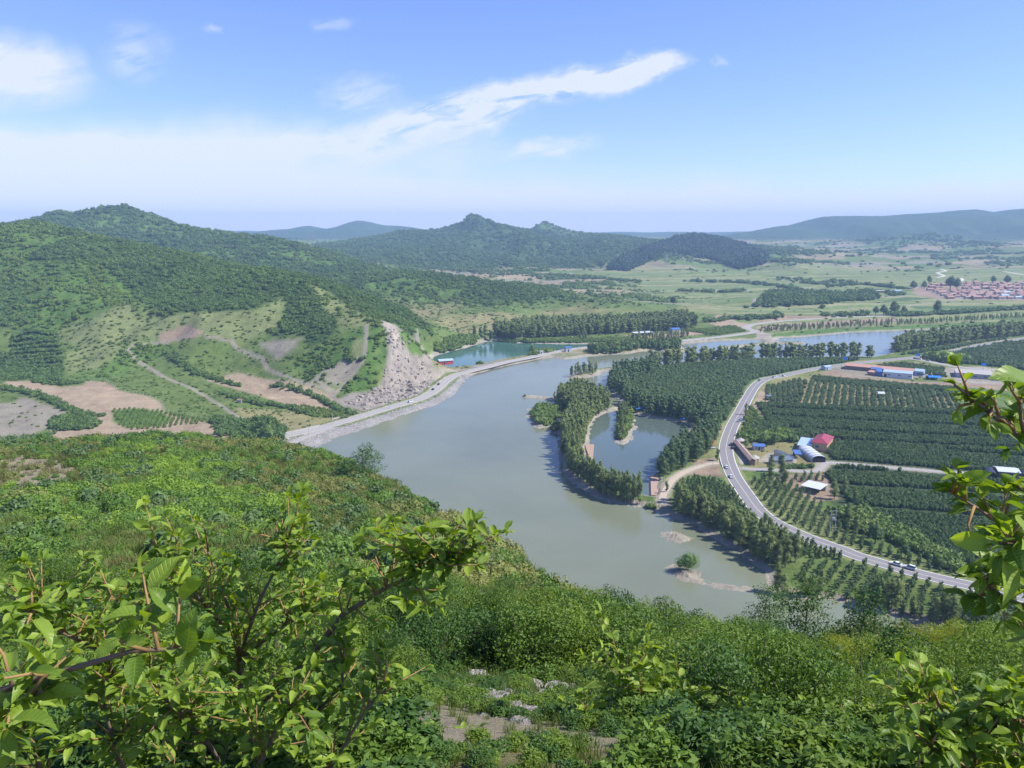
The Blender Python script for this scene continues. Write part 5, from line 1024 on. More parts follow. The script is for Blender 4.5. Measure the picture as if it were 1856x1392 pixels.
# limestone
def rock_mesh(seed, flat=.6, sub=3):
    import bmesh
    rs = np.random.RandomState(seed); bm = bmesh.new(); bmesh.ops.create_icosphere(bm, subdivisions=sub, radius=1); v = np.array([q.co[:] for q in bm.verts]); f = np.array([[q.index for q in fc.verts] for fc in bm.faces]); bm.free()
    for _ in range(14):
        n = unit(rs.normal(size=3)); dd = .45 + .35 * rs.rand(); o = v @ n - dd; v = v - np.maximum(o, 0)[:, None] * n * .9
    v *= np.array([1, .7 + .3 * rs.rand(), flat]); v += (rs.rand(*v.shape) - .5) * .07; return mesh_np('rock', v, f, [M_rock])
M_rock = simple_mat('limestone', (0.50, 0.46, 0.41), .9, .3, 2.5, bump=.25)
RK = [rock_mesh(800 + i, .45 + .1 * (i % 3)) for i in range(6)]
def rocks(lst, lab, grp):
    for (px_, py_, w_) in lst:
        q = onland(px_, py_)[0]; r = w_ / FPX * math.hypot(q[1], CAMZ - q[2]) * .55; o = obj('rock', RK[rnd.randrange(6)], loc=(q[0], q[1], q[2] + r * .1), rz=rnd.random() * 6.28); o.scale = (r, r, r); tag(o, lab, 'rock', grp)
rocks([(866, 1232, 46), (848, 1240, 34), (820, 1240, 38), (798, 1240, 28), (918, 1244, 28), (940, 1248, 40), (968, 1246, 46), (998, 1248, 40), (1025, 1252, 34), (905, 1254, 24)], 'pale limestone boulder in the short ledge above the stony clearing', 'boulders of the clearing ledge')
rocks([(728, 1303, 40), (742, 1318, 22)], 'pale pitted limestone boulder poking from bushes left of the clearing', 'boulders left of the clearing'); rocks([(1100, 1318, 26), (1125, 1332, 30), (1085, 1300, 14)], 'grey limestone boulder under leaves right of the clearing', 'boulders right of the clearing')
rocks([(596, 918, 9), (606, 925, 7), (618, 968, 18), (612, 975, 12), (628, 985, 12), (635, 942, 10), (642, 950, 10), (640, 990, 14), (650, 998, 12), (662, 978, 10), (668, 985, 12), (656, 968, 10), (646, 1005, 16), (640, 932, 8), (548, 888, 10), (556, 895, 7), (504, 827, 12), (540, 858, 8), (626, 1000, 10)], 'white rock in the broken line of outcrops down the bushy slope', 'outcrops down the bushy slope')
rocks([(246, 873, 9), (232, 879, 7), (278, 890, 8), (284, 897, 9), (330, 936, 7), (336, 955, 10), (330, 962, 8), (342, 950, 7)], 'small white rock among low scrub on the left slope', 'small rocks on the left slope')
rocks([(170 + 14 * i + rnd.uniform(-5, 5), 1052 + rnd.uniform(-6, 7), rnd.uniform(9, 22)) for i in range(12)] + [(60 + 12 * i + rnd.uniform(-5, 5), 1050 + rnd.uniform(-6, 6), rnd.uniform(6, 12)) for i in range(8)], 'pale flat stone in the band of rubble behind the leafy bush', 'stones of the rubble band')
rocks([(540 + 13 * i + rnd.uniform(-5, 5), 1056 + i * 1.2 + rnd.uniform(-6, 6), rnd.uniform(8, 18)) for i in range(14)] + [(815, 1074, 22), (830, 1082, 26), (845, 1086, 20)], 'pale slab in the stony ledge seen through the leafy branch', 'slabs of the stony ledge')
cl = lay([(800, 1245), (880, 1238), (1040, 1245), (1050, 1262), (960, 1315), (870, 1300)])[:, :2]
def peb(poly, n, a, b):
    P_ = lay(poly)[:, :2]; mn, mxx = P_.min(0), P_.max(0); q = mn + RS.rand(n * 3, 2) * (mxx - mn); q = q[pip(P_, q[:, 0], q[:, 1])][:n]; return np.column_stack([q, HS(q[:, 0], q[:, 1])]), a + (b - a) * RS.rand(len(q)) ** 2
RKo = []
for m_ in RK[:3]: RKo.append(bpy.data.objects.new('loose_stone', m_))
a1, b1 = peb([(800, 1245), (880, 1238), (1040, 1245), (1050, 1262), (960, 1315), (870, 1300)], 1500, .02, .12); a2, b2 = peb([(30, 1030), (300, 1038), (330, 1060), (200, 1075), (60, 1068)], 420, .08, .4); a3, b3 = peb([(500, 1040), (720, 1050), (860, 1075), (880, 1090), (640, 1080), (520, 1062)], 420, .08, .35)
a4, b4 = peb([(592, 905), (612, 905), (640, 960), (690, 1000), (700, 1040), (640, 1010), (610, 960)], 120, .15, .6)
P = np.concatenate([a1, a2, a3, a4]); scatter('loose_stones', P, np.concatenate([b1, b2, b3, b4]), RKo, RS.randint(0, 3, len(P)), 'loose pale stones lying on the near slope', 'stones')
# rubble of the bank protection and the bare spur
V_ = [bpy.data.objects.new('riprap_stone', mesh_np('riprap_stone', *(lambda m: (np.array([v.co[:] for v in m.vertices]), np.array([list(f.vertices) for f in m.polygons])))(RK[i]), [simple_mat('riprap', (0.36, 0.34, 0.31), .9, .3, .6)])) for i in range(2)]
ml = ROADS['left']; ml = ml[(ml[:, 0] < 60) & (ml[:, 1] < 850)]; t = np.gradient(ml, axis=0); t /= np.hypot(t[:, 0], t[:, 1])[:, None]; pts_ = []
for i in range(len(ml)):
    for _ in range(16):
        o_ = 5.5 + 17 * RS.rand(); q = ml[i] + t[i] * RS.rand() * 4 + np.array([t[i][1], -t[i][0]]) * o_; sh = float(HS(q[0], q[1], SHORE))
        if .3 < sh: pts_.append((q[0], q[1], float(HS(q[0], q[1]))))
P = np.array(pts_); s = .3 + .7 * RS.rand(len(P)) ** 2; scatter('riprap', P, s, V_, RS.randint(0, 2, len(P)), 'grey riprap stones along the river bank below the road', 'rubble')
# ---------------------------------------------------------------- broad leaves close to the camera
def leaf_template(k):
    """folded, drooping leaf along +x, unit length; returns V, F, (s,t)"""
    n = 7; V = []; T = []
    fold = (.35, .55, .2)[k]; droop = (.35, .6, .15)[k]
    for i in range(n):
        s = i / (n - 1); w = .30 * math.sin(math.pi * min(1, s * .93 + .05)) ** .8 * (1 - .25 * s) * (0 if i == n - 1 else 1) + (.0 if i else .0); x = s; z = -droop * s * s + .06 * math.sin(s * 9 + k) * s
        for j in (-1, -.5, 0, .5, 1): V.append((x, j * w, z + abs(j) * w * fold + .012 * math.sin(s * 40) * abs(j))); T.append((s, j, 0))
    F = [[i * 5 + j, i * 5 + j + 1, (i + 1) * 5 + j + 1, (i + 1) * 5 + j] for i in range(n - 1) for j in range(4)]
    return np.array(V), np.array(F), np.array(T)
LT = [leaf_template(k) for k in range(3)]
def leaf_mat():
    m, N, L = new_mat('broad_leaf'); out = N.new('ShaderNodeOutputMaterial'); at = N.new('ShaderNodeAttribute'); at.attribute_name = 'rnd'; st = N.new('ShaderNodeAttribute'); st.attribute_name = 'st'
    sp = N.new('ShaderNodeSeparateXYZ'); L.new(st.outputs['Vector'], sp.inputs[0]); ab = nmath(N, L, 'ABSOLUTE', sp.outputs[1])
    v = nmath(N, L, 'SINE', nmath(N, L, 'MULTIPLY', nmath(N, L, 'SUBTRACT', sp.outputs[0], nmath(N, L, 'MULTIPLY', ab, .16)), 56.0)); vein = nmath(N, L, 'MULTIPLY_ADD', v, 2.2, -1.35, clamp=True)
    mid = nmath(N, L, 'LESS_THAN', ab, 0.07); vv = nmath(N, L, 'MAXIMUM', vein, mid)
    ge = N.new('ShaderNodeNewGeometry'); big = nnoise(N, L, ge.outputs['Position'], 14, 3, .6)
    c = nmix(N, L, nmath(N, L, 'MULTIPLY_ADD', big, .5, nmath(N, L, 'MULTIPLY_ADD', at.outputs['Fac'], 1.0, -.3), clamp=True), (0.085, 0.17, 0.016), (0.30, 0.42, 0.05))
    c = nmix(N, L, nmath(N, L, 'MULTIPLY', vv, .32), c, (0.30, 0.38, 0.09)); b = N.new('ShaderNodeBsdfPrincipled'); L.new(c, b.inputs['Base Color']); b.inputs['Roughness'].default_value = .42; b.inputs['Specular IOR Level'].default_value = .35
    bp = N.new('ShaderNodeBump'); bp.inputs['Strength'].default_value = .5; bp.inputs['Distance'].default_value = .002; L.new(vv, bp.inputs['Height']); L.new(bp.outputs[0], b.inputs['Normal'])
    t = N.new('ShaderNodeBsdfTranslucent'); L.new(nmix(N, L, 1.0, c, (1.5, 1.4, .3), 'MULTIPLY'), t.inputs[0]); mx = N.new('ShaderNodeMixShader'); mx.inputs[0].default_value = .42; L.new(b.outputs[0], mx.inputs[1]); L.new(t.outputs[0], mx.inputs[2]); L.new(mx.outputs[0], out.inputs[0]); return m
M_leaf = leaf_mat(); M_twig = simple_mat('twig_bark', (0.17, 0.12, 0.08), .85, .3, 30); M_young = simple_mat('young_twig', (0.28, 0.17, 0.07), .8, .25, 40)
class Bush:
    def __init__(s, seed): s.rs = np.random.RandomState(seed); s.mb = MB(); s.yb = MB(); s.V = []; s.F = []; s.R = []; s.T = []; s.n = 0
    def leaf(s, p, d, L, up=None):
        rs = s.rs; V, F, T = LT[rs.randint(0, 3)]; x = np.asarray(d) / np.linalg.norm(d); n = np.array([0, 0, 1.]) + rs.normal(size=3) * .45 if up is None else np.asarray(up); y = np.cross(n, x); y /= np.linalg.norm(y) + 1e-9; z = np.cross(x, y)
        s.V.append(np.asarray(p) + (V * L) @ np.stack([x, y, z])); s.F.append(F + s.n); s.n += len(V); s.R.append(np.full(len(V), rs.rand())); s.T.append(T)
    def twig(s, pts, r0=.006, r1=.002, gap=.035, L=.07, start=.15, young=True):
        """leaves set alternately along a twig, a rosette at its tip"""
        pts = np.array(pts, float); rs = s.rs; (s.yb if young else s.mb).tube(pts, list(np.linspace(r0, r1, len(pts))), 5); seg = np.linalg.norm(np.diff(pts, axis=0), axis=1); cum = np.concatenate([[0], np.cumsum(seg)]); tot = cum[-1]; t = tot * start; sgn = 1
        while t < tot:
            i = min(np.searchsorted(cum, t) - 1, len(seg) - 1); i = max(i, 0); q = pts[i] + (pts[i + 1] - pts[i]) * ((t - cum[i]) / seg[i]); ax = (pts[i + 1] - pts[i]) / seg[i]
            sd = np.cross(ax, [0, 0, 1.]); sd = sd / (np.linalg.norm(sd) + 1e-9); d = ax * (.3 + .5 * rs.rand()) + sd * sgn * (.5 + .7 * rs.rand()) + np.array([0, 0, .45 * rs.rand() - .05]) + rs.normal(size=3) * .25
            d /= np.linalg.norm(d); pe = q + d * .012; s.yb.tube([q, pe], [.0012, .0009], 3, False); s.leaf(pe, d, L * (.65 + .6 * rs.rand())); sgn = -sgn; t += gap * (.6 + .8 * rs.rand())
        ax = (pts[-1] - pts[-2]); ax /= np.linalg.norm(ax)
        for k in range(4): d = ax * .6 + rs.normal(size=3) * .45; s.leaf(pts[-1], d, L * (.4 + .5 * rs.rand()))
    def side(s, pts, n, length, L=.07, up=.6, gap=.035):
        pts = np.array(pts, float); rs = s.rs
        for _ in range(n):
            k = rs.rand() * (len(pts) - 1) * .98; i = int(k); p = pts[i] + (pts[i + 1] - pts[i]) * (k - i); ax = unit(pts[i + 1] - pts[i]); d = ax * .5 + rs.normal(size=3) * .6 + np.array([0, 0, up]); d /= np.linalg.norm(d); ln = length * (.5 + .8 * rs.rand())
            m = p + d * ln * .5 + rs.normal(size=3) * ln * .06; e = p + d * ln + np.array([0, 0, -.06 * ln]) + rs.normal(size=3) * ln * .1; s.twig([p, m, e], .0045, .0015, gap, L)
    def build(s, name, lab, cat, root, group=None):
        t = thing(name, lab, cat, root, group=group); R0 = np.array(root)
        V = np.concatenate(s.V) - R0; obj('leaves', mesh_np('leaves', V, np.concatenate(s.F), [M_leaf], smooth=True, attrs={'rnd': ('POINT', 'FLOAT', np.concatenate(s.R)), 'st': ('POINT', 'FLOAT_VECTOR', np.concatenate(s.T))}), t)
        nb = len(s.mb.f); s.mb.add(s.yb.v, s.yb.f); obj('branch', mesh_np('branch', np.asarray(s.mb.v) - R0, s.mb.f, [M_twig, M_young], fmat=[0] * nb + [1] * (len(s.mb.f) - nb), smooth=True), t)
        return t
def pp(*l): return [pt(a, b, c) for a, b, c in l]
def limb(B, l, r0, r1, n, ln, L=.056, up=.6, tip=True, gap=.030, k_=1.35):
    pts = pp(*l); B.mb.tube(pts, list(np.linspace(r0, r1, len(pts))), 6); B.side(pts, int(n * k_), ln, L, up, gap)
    if tip: B.twig(pts[-2:], r1, .0018, gap, L, 0.1)
B = Bush(41)
root = pt(430, 1500, 3.0); root = (root[0], root[1], float(HS(root[0], root[1])) - .05)
limb(B, [(430, 1440, 3.0), (470, 1275, 3.0), (560, 1195, 2.95), (620, 1115, 2.9), (700, 1065, 2.8), (770, 1035, 2.7), (835, 1000, 2.65)], .018, .004, 34, .22)
B.side(pp((690, 1070, 2.8), (770, 1035, 2.7), (860, 1000, 2.6)), 16, .2, .078, .5)
limb(B, [(430, 1440, 3.0), (440, 1290, 3.1), (430, 1150, 3.2), (400, 1060, 3.2), (372, 985, 3.2)], .015, .003, 26, .22)
limb(B, [(430, 1200, 3.1), (470, 1090, 3.0), (510, 1010, 3.0), (520, 985, 3.0)], .009, .003, 22, .2); limb(B, [(400, 1130, 3.1), (340, 1060, 2.9), (280, 1005, 2.8)], .008, .003, 18, .2)
limb(B, [(430, 1440, 3.0), (300, 1250, 2.9), (200, 1190, 2.7), (120, 1150, 2.6), (60, 1120, 2.5)], .013, .003, 34, .24); limb(B, [(430, 1440, 3.0), (540, 1330, 2.8), (620, 1240, 2.8), (625, 1180, 2.8)], .011, .003, 24, .22)
limb(B, [(430, 1440, 3.0), (600, 1390, 2.6), (655, 1300, 2.6), (700, 1240, 2.6)], .010, .003, 16, .18); limb(B, [(430, 1440, 3.0), (220, 1390, 2.5), (190, 1290, 2.5), (205, 1225, 2.5)], .011, .003, 24, .22)
limb(B, [(430, 1440, 3.0), (100, 1430, 2.4), (40, 1330, 2.3), (20, 1260, 2.3)], .011, .003, 26, .22); limb(B, [(430, 1440, 3.0), (380, 1350, 2.6), (330, 1300, 2.5), (280, 1250, 2.4)], .010, .003, 26, .22)
limb(B, [(430, 1440, 3.0), (480, 1370, 2.5), (500, 1320, 2.5), (530, 1280, 2.5)], .010, .003, 22, .2); limb(B, [(430, 1200, 3.1), (520, 1130, 3.2), (590, 1100, 3.2)], .008, .003, 18, .2); limb(B, [(300, 1250, 2.9), (260, 1130, 3.0), (200, 1080, 3.0)], .008, .003, 12, .2)
B.build('broadleaf_shrub', 'large bright leafy shrub filling the lower left corner, branches reaching over the slope', 'shrub', root)
B = Bush(42)
limb(B, [(-300, 1400, 1.5), (-60, 1270, 1.35), (120, 1215, 1.3), (240, 1180, 1.28), (330, 1176, 1.26)], .009, .003, 10, .12, .062, .3, gap=.035); limb(B, [(-300, 1400, 1.5), (-60, 1150, 1.5), (30, 1110, 1.5), (70, 1105, 1.5)], .007, .003, 6, .07, .058, .0); limb(B, [(-300, 1400, 1.5), (-80, 1330, 1.3), (20, 1290, 1.3), (80, 1250, 1.3)], .007, .003, 7, .11, .065)
d_ = np.array(pt(345, 1095, 1.18)) - np.array(pt(338, 1180, 1.2)); B.leaf(pt(338, 1180, 1.2), d_, .085, up=(-.25, -1, .15)); B.leaf(pt(370, 1180, 1.24), (.25, .1, .8), .045)
B.build('broadleaf_branch', 'closest leafy branch entering from the left edge with one large upright leaf', 'branch', pt(-300, 1400, 1.5))
B = Bush(43)
R1 = [(2120, 980, 1.9), (1960, 870, 1.8), (1856, 800, 1.75), (1800, 752, 1.7), (1765, 725, 1.7), (1750, 712, 1.7), (1730, 698, 1.7)]; limb(B, R1, .008, .003, 6, .06, .048, .2); B.side(pp((1840, 780, 1.7), (1800, 740, 1.7), (1760, 715, 1.7)), 7, .055, .048, .2); limb(B, [(1860, 800, 1.75), (1850, 760, 1.7), (1850, 720, 1.7)], .005, .003, 4, .06, .055)
B.leaf(pt(1890, 700, 1.0), np.array(pt(1815, 672, .98)) - np.array(pt(1890, 700, 1.0)), .085, up=(.1, -.5, 1)); B.leaf(pt(1790, 735, 1.7), (-.6, 0, -.3), .06)
B.build('broadleaf_branch', 'upper right branch with sunlit leaves over the striped orchard', 'branch', pt(2120, 980, 1.9))
B = Bush(44)
limb(B, [(2120, 1180, 1.8), (1960, 1060, 1.75), (1880, 1000, 1.7), (1820, 955, 1.7), (1770, 920, 1.7), (1720, 890, 1.7)], .008, .002, 9, .08, .055, .2); limb(B, [(2120, 1180, 1.8), (1900, 1080, 1.5), (1840, 1040, 1.45), (1800, 1020, 1.4)], .010, .003, 10, .07, .052, .1); limb(B, [(2120, 1180, 1.8), (1920, 1010, 1.35), (1860, 990, 1.3), (1810, 985, 1.3)], .010, .003, 9, .07, .056, .2)
limb(B, [(2000, 1100, 1.7), (1880, 1110, 1.4), (1820, 1085, 1.4), (1790, 1060, 1.4)], .008, .003, 9, .06, .052, .0); limb(B, [(1960, 1060, 1.75), (1900, 950, 1.7), (1870, 910, 1.7), (1845, 880, 1.7)], .008, .003, 7, .07, .055, .3)
B.build('broadleaf_branch', 'dark shaded branch mass at the right edge across the white edged road', 'branch', pt(2120, 1180, 1.8))
B = Bush(45)
limb(B, [(2100, 1480, 2.6), (1900, 1390, 2.5), (1800, 1350, 2.4), (1720, 1300, 2.4), (1660, 1260, 2.4)], .016, .004, 40, .17, .062, .3); limb(B, [(2100, 1480, 2.6), (1900, 1330, 2.5), (1840, 1300, 2.4), (1800, 1270, 2.4)], .012, .003, 26, .16, .062, .3); limb(B, [(2100, 1480, 2.6), (1850, 1440, 2.3), (1740, 1390, 2.3), (1680, 1350, 2.3)], .012, .003, 24, .16, .062, .3); limb(B, [(1900, 1390, 2.5), (1880, 1300, 2.5), (1870, 1240, 2.5)], .01, .003, 16, .14, .062, .3)
B.build('broadleaf_shrub', 'glossy leafed shrub in the lower right corner below the yellow bushes', 'shrub', pt(2100, 1480, 2.6))
B = Bush(46)
limb(B, [(1250, 1420, 5.2), (1190, 1330, 5.2), (1160, 1260, 5.2), (1120, 1195, 5.2)], .014, .004, 16, .35, .085); limb(B, [(1250, 1420, 5.2), (1230, 1300, 5.2), (1250, 1250, 5.2)], .012, .004, 12, .3, .085); limb(B, [(1250, 1420, 5.2), (1130, 1370, 5.0), (1080, 1330, 5.0), (1060, 1290, 5)], .01, .003, 10, .3, .08); limb(B, [(1250, 1420, 5.2), (1300, 1350, 5), (1330, 1300, 5)], .012, .004, 14, .35, .085)
B.build('broadleaf_shrub', 'sparse twiggy shrub rising right of the stony clearing', 'shrub', pt(1250, 1420, 5.2))
B = Bush(47)
for a_, b_ in ((1480, 1370), (1400, 1380), (1560, 1360), (1330, 1390), (1620, 1380), (760, 1390), (850, 1400)): limb(B, [(a_ + 10, b_ + 90, 4.4), (a_, b_ + 20, 4.4), (a_ - 10, b_ - 40, 4.4)], .01, .004, 14, .3, .08)
B.build('broadleaf_shrub', 'low spread of broad leaves along the bottom edge', 'shrub', pt(1400, 1470, 4.4))

rkp = lay([(694, 590), (720, 600), (745, 622), (768, 655), (790, 690), (780, 706), (735, 728), (660, 742), (625, 728), (690, 700), (705, 650)])[:, :2]; mn, mxx = rkp.min(0), rkp.max(0); q = mn + RS.rand(2300, 2) * (mxx - mn); q = q[pip(rkp, q[:, 0], q[:, 1])]; q = q[ldist(ROADS['left'], q[:, 0], q[:, 1], 30) > 7]
P = np.column_stack([q, HS(q[:, 0], q[:, 1])]); s = .4 + 2.0 * RS.rand(len(P)) ** 4; V_c = [bpy.data.objects.new('crag', mesh_np('crag', *(lambda m: (np.array([v.co[:] for v in m.vertices]), np.array([list(f.vertices) for f in m.polygons])))(RK[i]), [simple_mat('crag_rock', (0.28, 0.247, 0.21), .95, .35, .5)])) for i in range(3)]
scatter('crags', P, np.column_stack([s, s, s * 1.3]), V_c, RS.randint(0, 3, len(P)), 'broken grey brown rock over the bare spur above the road', 'rock face', np.column_stack([RS.normal(size=(len(P), 2)) * .4, RS.rand(len(P)) * 6.28]))
# ---------------------------------------------------------------- buildings
def cm(name, c, **k): return simple_mat(name, c, **{**dict(rough=.7, var=.12, scale=1.2), **k})
m_wall = cm('cream_wall', (.55, .50, .43)); m_tan = cm('tan_render', (.50, .31, .20)); m_red = cm('maroon_tin', (.27, .045, .065), rough=.5); m_white = cm('white_tin', (.50, .53, .56), rough=.45); m_blue = cm('blue_tin', (.06, .14, .36), rough=.5)
m_lblue = cm('pale_blue_tin', (.32, .42, .53), rough=.45); m_grey = cm('grey_wall', (.33, .33, .33)); m_dark = cm('dark_opening', (.02, .022, .025), var=.05); m_brown = cm('brown_tile', (.26, .16, .12)); m_salmon = cm('salmon_tin', (.46, .26, .19), rough=.5)
m_tile = cm('orange_tile', (.30, .185, .15), var=.3, scale=.12); m_tileb = cm('brick_tile', (.26, .145, .12), var=.3, scale=.12); m_slate = cm('slate_roof', (.12, .15, .20)); m_conc = cm('concrete', (.36, .34, .31)); m_navy = cm('navy_net', (.025, .032, .06)); m_teal = cm('teal_tarp', (.03, .38, .33), rough=.5); m_azure = cm('azure_tarp', (.02, .19, .62), rough=.5)
m_glass = simple_mat('window_glass', (.05, .07, .09), .15, .05, 1, spec=.6); m_wood = cm('deck_wood', (.36, .25, .18), scale=3); m_redw = cm('red_wall', (.42, .06, .05)); m_pole = cm('pole_concrete', (.42, .40, .37)); m_rust = cm('rust_paint', (.40, .09, .06)); m_net = cm('shade_net', (.30, .30, .30))
def fr(A, B, dep, z=None, h=0):
    a = np.array(gp(A[0], A[1], 1.9)); b = np.array(gp(B[0], B[1], 1.9)); z0 = float(HS(a[0], a[1])) if z is None else z; u = b - a; return (a[0], a[1], z0), float(np.hypot(*u)), math.atan2(u[1], u[0])
def house(name, lab, cat, A, B, dep, h, wall, roof, style='gable', rh=1.2, ov=.4, wins=(), door=None, open_=False, group=None, base=.6, z=None):
    """A, B: near corners on the photo; x along the front, y back"""
    loc, w, an = fr(A, B, dep, z); t = thing(name, lab, cat, loc, an, group); mb = MB()
    if open_:
        for x in np.linspace(.2, w - .2, max(2, int(w / 4) + 1)):
            for y in (.2, dep - .2): MB().box(x - .1, y - .1, -base, x + .1, y + .1, h).build('post', m_grey, t)
        mb.box(.3, dep - .5, -base, w - .3, dep - .42, h - .02); mb.build('back_wall', wall, t)
    else:
        mb.box(0, 0, -base, w, dep, h)
        if style == 'gable': mb.prism([(0, h), (dep, h), (dep / 2, h + rh)], .02, w - .02, 'x')
        mb.build('wall', wall, t)
    r = MB(); th = .14
    if style == 'gable':
        y0, y1, ym = -ov, dep + ov, dep / 2; e = -ov * rh / ym
        r.prism([(y0, h + e + .03), (ym, h + rh + .03), (y1, h + e + .03), (y1, h + e + .03 + th), (ym, h + rh + .03 + th), (y0, h + e + .03 + th)], -ov, w + ov, 'x')
    elif style == 'gabley':
        xm = w / 2; e = -ov * rh / xm; r.prism([(-ov, h + e + .03), (xm, h + rh + .03), (w + ov, h + e + .03), (w + ov, h + e + .17), (xm, h + rh + .17), (-ov, h + e + .17)], -ov, dep + ov, 'y')
    elif style == 'hip':
        i = w / 2; V = [(-ov, -ov, h), (w + ov, -ov, h), (w + ov, dep + ov, h), (-ov, dep + ov, h), (w / 2, i, h + rh), (w / 2, dep - i, h + rh)]; r.add(V, [[0, 1, 4], [1, 2, 5, 4], [2, 3, 5], [3, 0, 4, 5], [3, 2, 1, 0]]); r.box(-ov, -ov, h - .15, w + ov, dep + ov, h - .005)
    elif style == 'shed': r.prism([(-ov, h + .03), (dep + ov, h + rh), (dep + ov, h + rh + th), (-ov, h + th + .03)], -ov, w + ov, 'x')
    elif style == 'flat': r.box(-ov, -ov, h + .003, w + ov, dep + ov, h + .25)
    elif style == 'arch':
        n = 12; P_ = [(w / 2 - (w / 2 + .1) * math.cos(math.pi * k / n), h + rh * math.sin(math.pi * k / n)) for k in range(n + 1)]; r.prism(P_ + [(p_[0] * .97 + w * .015, p_[1] - .12) for p_ in P_[::-1]], -.2, dep + .2, 'y')
    ro = r.build('roof', roof, t)
    for (side, x, z0, ww, wh) in wins:
        f = MB(); g_ = MB(); e = .06
        def on(side, a0, b0, a1, b1, o0, o1, M_):
            if side == 'f': M_.box(a0, -o1, b0, a1, -o0, b1)
            elif side == 'l': M_.box(-o1, a0, b0, -o0, a1, b1)
            elif side == 'r': M_.box(w + o0, a0, b0, w + o1, a1, b1)
        on(side, x, z0, x + ww, z0 + wh, .004, .05, f); on(side, x + e, z0 + e, x + ww - e, z0 + wh - e, .052, .065, g_); fo = f.build('window', m_white, t); g_.build('pane', m_glass, fo)
    if door: x, ww, wh = door; MB().box(x, -.06, -.02, x + ww, -.004, wh).build('door', m_dark, t)
    return t, w
fh, w = house('farmhouse', 'tan walled farmhouse with a maroon hipped roof', 'house', (1470, 815), (1498, 819), 19, 5.2, m_tan, m_red, 'hip', 2.4, .6, wins=[('f', 2.2, 2.0, 2.2, 1.7)] + [('l', 2.5 + 3.1 * k, 2.6, 1.3, 1.3) for k in range(5)])
ch = MB().tube([(w * .4, 15, 6.4), (w * .4, 15, 8.6)], .25, 8); ch.build('chimney', m_conc, fh)
ln_, wl = house('lean_to', 'open pale blue roofed lean-to against the farmhouse left wall', 'shed', (1444.5, 815.5), (1468.5, 818.5), 17, 3.2, m_grey, m_lblue, 'shed', .8, .2, open_=True)
MB().box(wl * .72, 1, 3.35, wl * 1.02, 16.5, 4.1).build('gutter_roof', m_blue, ln_)
ar, wa = house('arched_greenhouse', 'arched grey greenhouse with dark open end before the farmhouse', 'greenhouse', (1471, 837.5), (1497, 837.5), 21, 1.8, m_net, m_white, 'arch', 2.2, door=None)
MB().box(.5, -.08, .0, wa - .5, -.01, 2.6).build('doorway', m_dark, ar)
for k in range(5): MB().tube([(wa / 2 - (wa / 2 + .18) * math.cos(math.pi * j / 10), 2 + 4.4 * k, 1.8 + 2.27 * math.sin(math.pi * j / 10)) for j in range(11)], .16, 5).build('rib', m_net, ar)
house('field_shed', 'open shed with a pale sloping roof in the young orchard', 'shed', (1453, 889), (1485, 896.5), 8.5, 2.9, m_grey, m_white, 'shed', .5, .5, open_=True)
lb, wb = house('roadside_gallery', 'long brown roofed gallery building beside the curving road', 'building', (1357.5, 842), (1365, 841), 40, 3.0, m_brown, cm('gallery_roof', (.36, .26, .21)), 'gabley', .9, .35, wins=[('l', 3 + 5.2 * k, 1.2, 2.0, 1.2) for k in range(7)])
_a, _b = np.array(gp(1359, 843, 1.9)), np.array(gp(1333, 812, 1.9)); lb.rotation_euler.z = math.atan2(_b[1] - _a[1], _b[0] - _a[0]) - math.pi / 2; lb.location = (_a[0], _a[1], lb.location.z)
for (px_, py_, lab) in ((1362, 838, 'round grey roofed pavilion at the near end of the gallery'), (1337, 806, 'small pale umbrella roofed pavilion at the far end of the gallery')):
    q = gp(px_, py_, 1.9); t = thing('pavilion', lab, 'pavilion', (q[0] + 1.5, q[1], 1.8)); r = MB(); n = 8; r.add([(3 * math.cos(6.283 * k / n), 3 * math.sin(6.283 * k / n), 3) for k in range(n)] + [(0, 0, 4.6)], [[k, (k + 1) % n, n] for k in range(n)] + [list(range(n))[::-1]]); r.build('roof', m_conc, t)
    for k in range(6): MB().tube([(2.3 * math.cos(1.047 * k), 2.3 * math.sin(1.047 * k), -.5), (2.3 * math.cos(1.047 * k), 2.3 * math.sin(1.047 * k), 3)], .12, 5).build('post', m_brown, t)
house('cottage', 'small white cottage with a blue roof under the willows', 'cottage', (1366, 815), (1386, 815.5), 5, 2.5, m_wall, m_blue, 'gable', .9, .4, wins=[('f', 1.0, 1.0, 1.0, 1.0), ('f', 4.2, 1.0, 1.0, 1.0)], door=(2.6, 1.0, 2.0))
house('courtyard_wing', 'slate roofed front wing of the low courtyard building', 'building', (1401, 842), (1437, 840), 5, 2.6, m_conc, m_slate, 'shed', .6, .3, door=(5, 1.2, 2.1)); house('courtyard_wing', 'slate roofed side wing of the low courtyard building', 'building', (1435, 838), (1444, 837), 16, 2.6, m_wall, m_slate, 'gabley', .8, .3)
house('blue_canopy', 'bright blue sloping canopy between courtyard and greenhouse', 'canopy', (1441, 829), (1453, 829.5), 7, 2.2, m_dark, m_blue, 'shed', .7, .2, open_=True)
house('long_warehouse', 'long salmon roofed warehouse beside the road fork', 'warehouse', (1531, 668.5), (1655, 680), 12, 3.6, m_brown, m_salmon, 'gable', 1.6, .5, wins=[('f', 6 + 9 * k, 1.2, 3, 1.3) for k in range(9)])
house('blue_end_hall', 'pale blue roofed hall at the end of the salmon warehouse', 'hall', (1657, 680), (1673, 681.5), 13, 4.2, m_lblue, m_lblue, 'gable', 1.2, .3, wins=[('f', 3, 1.2, 5, 1.4)])
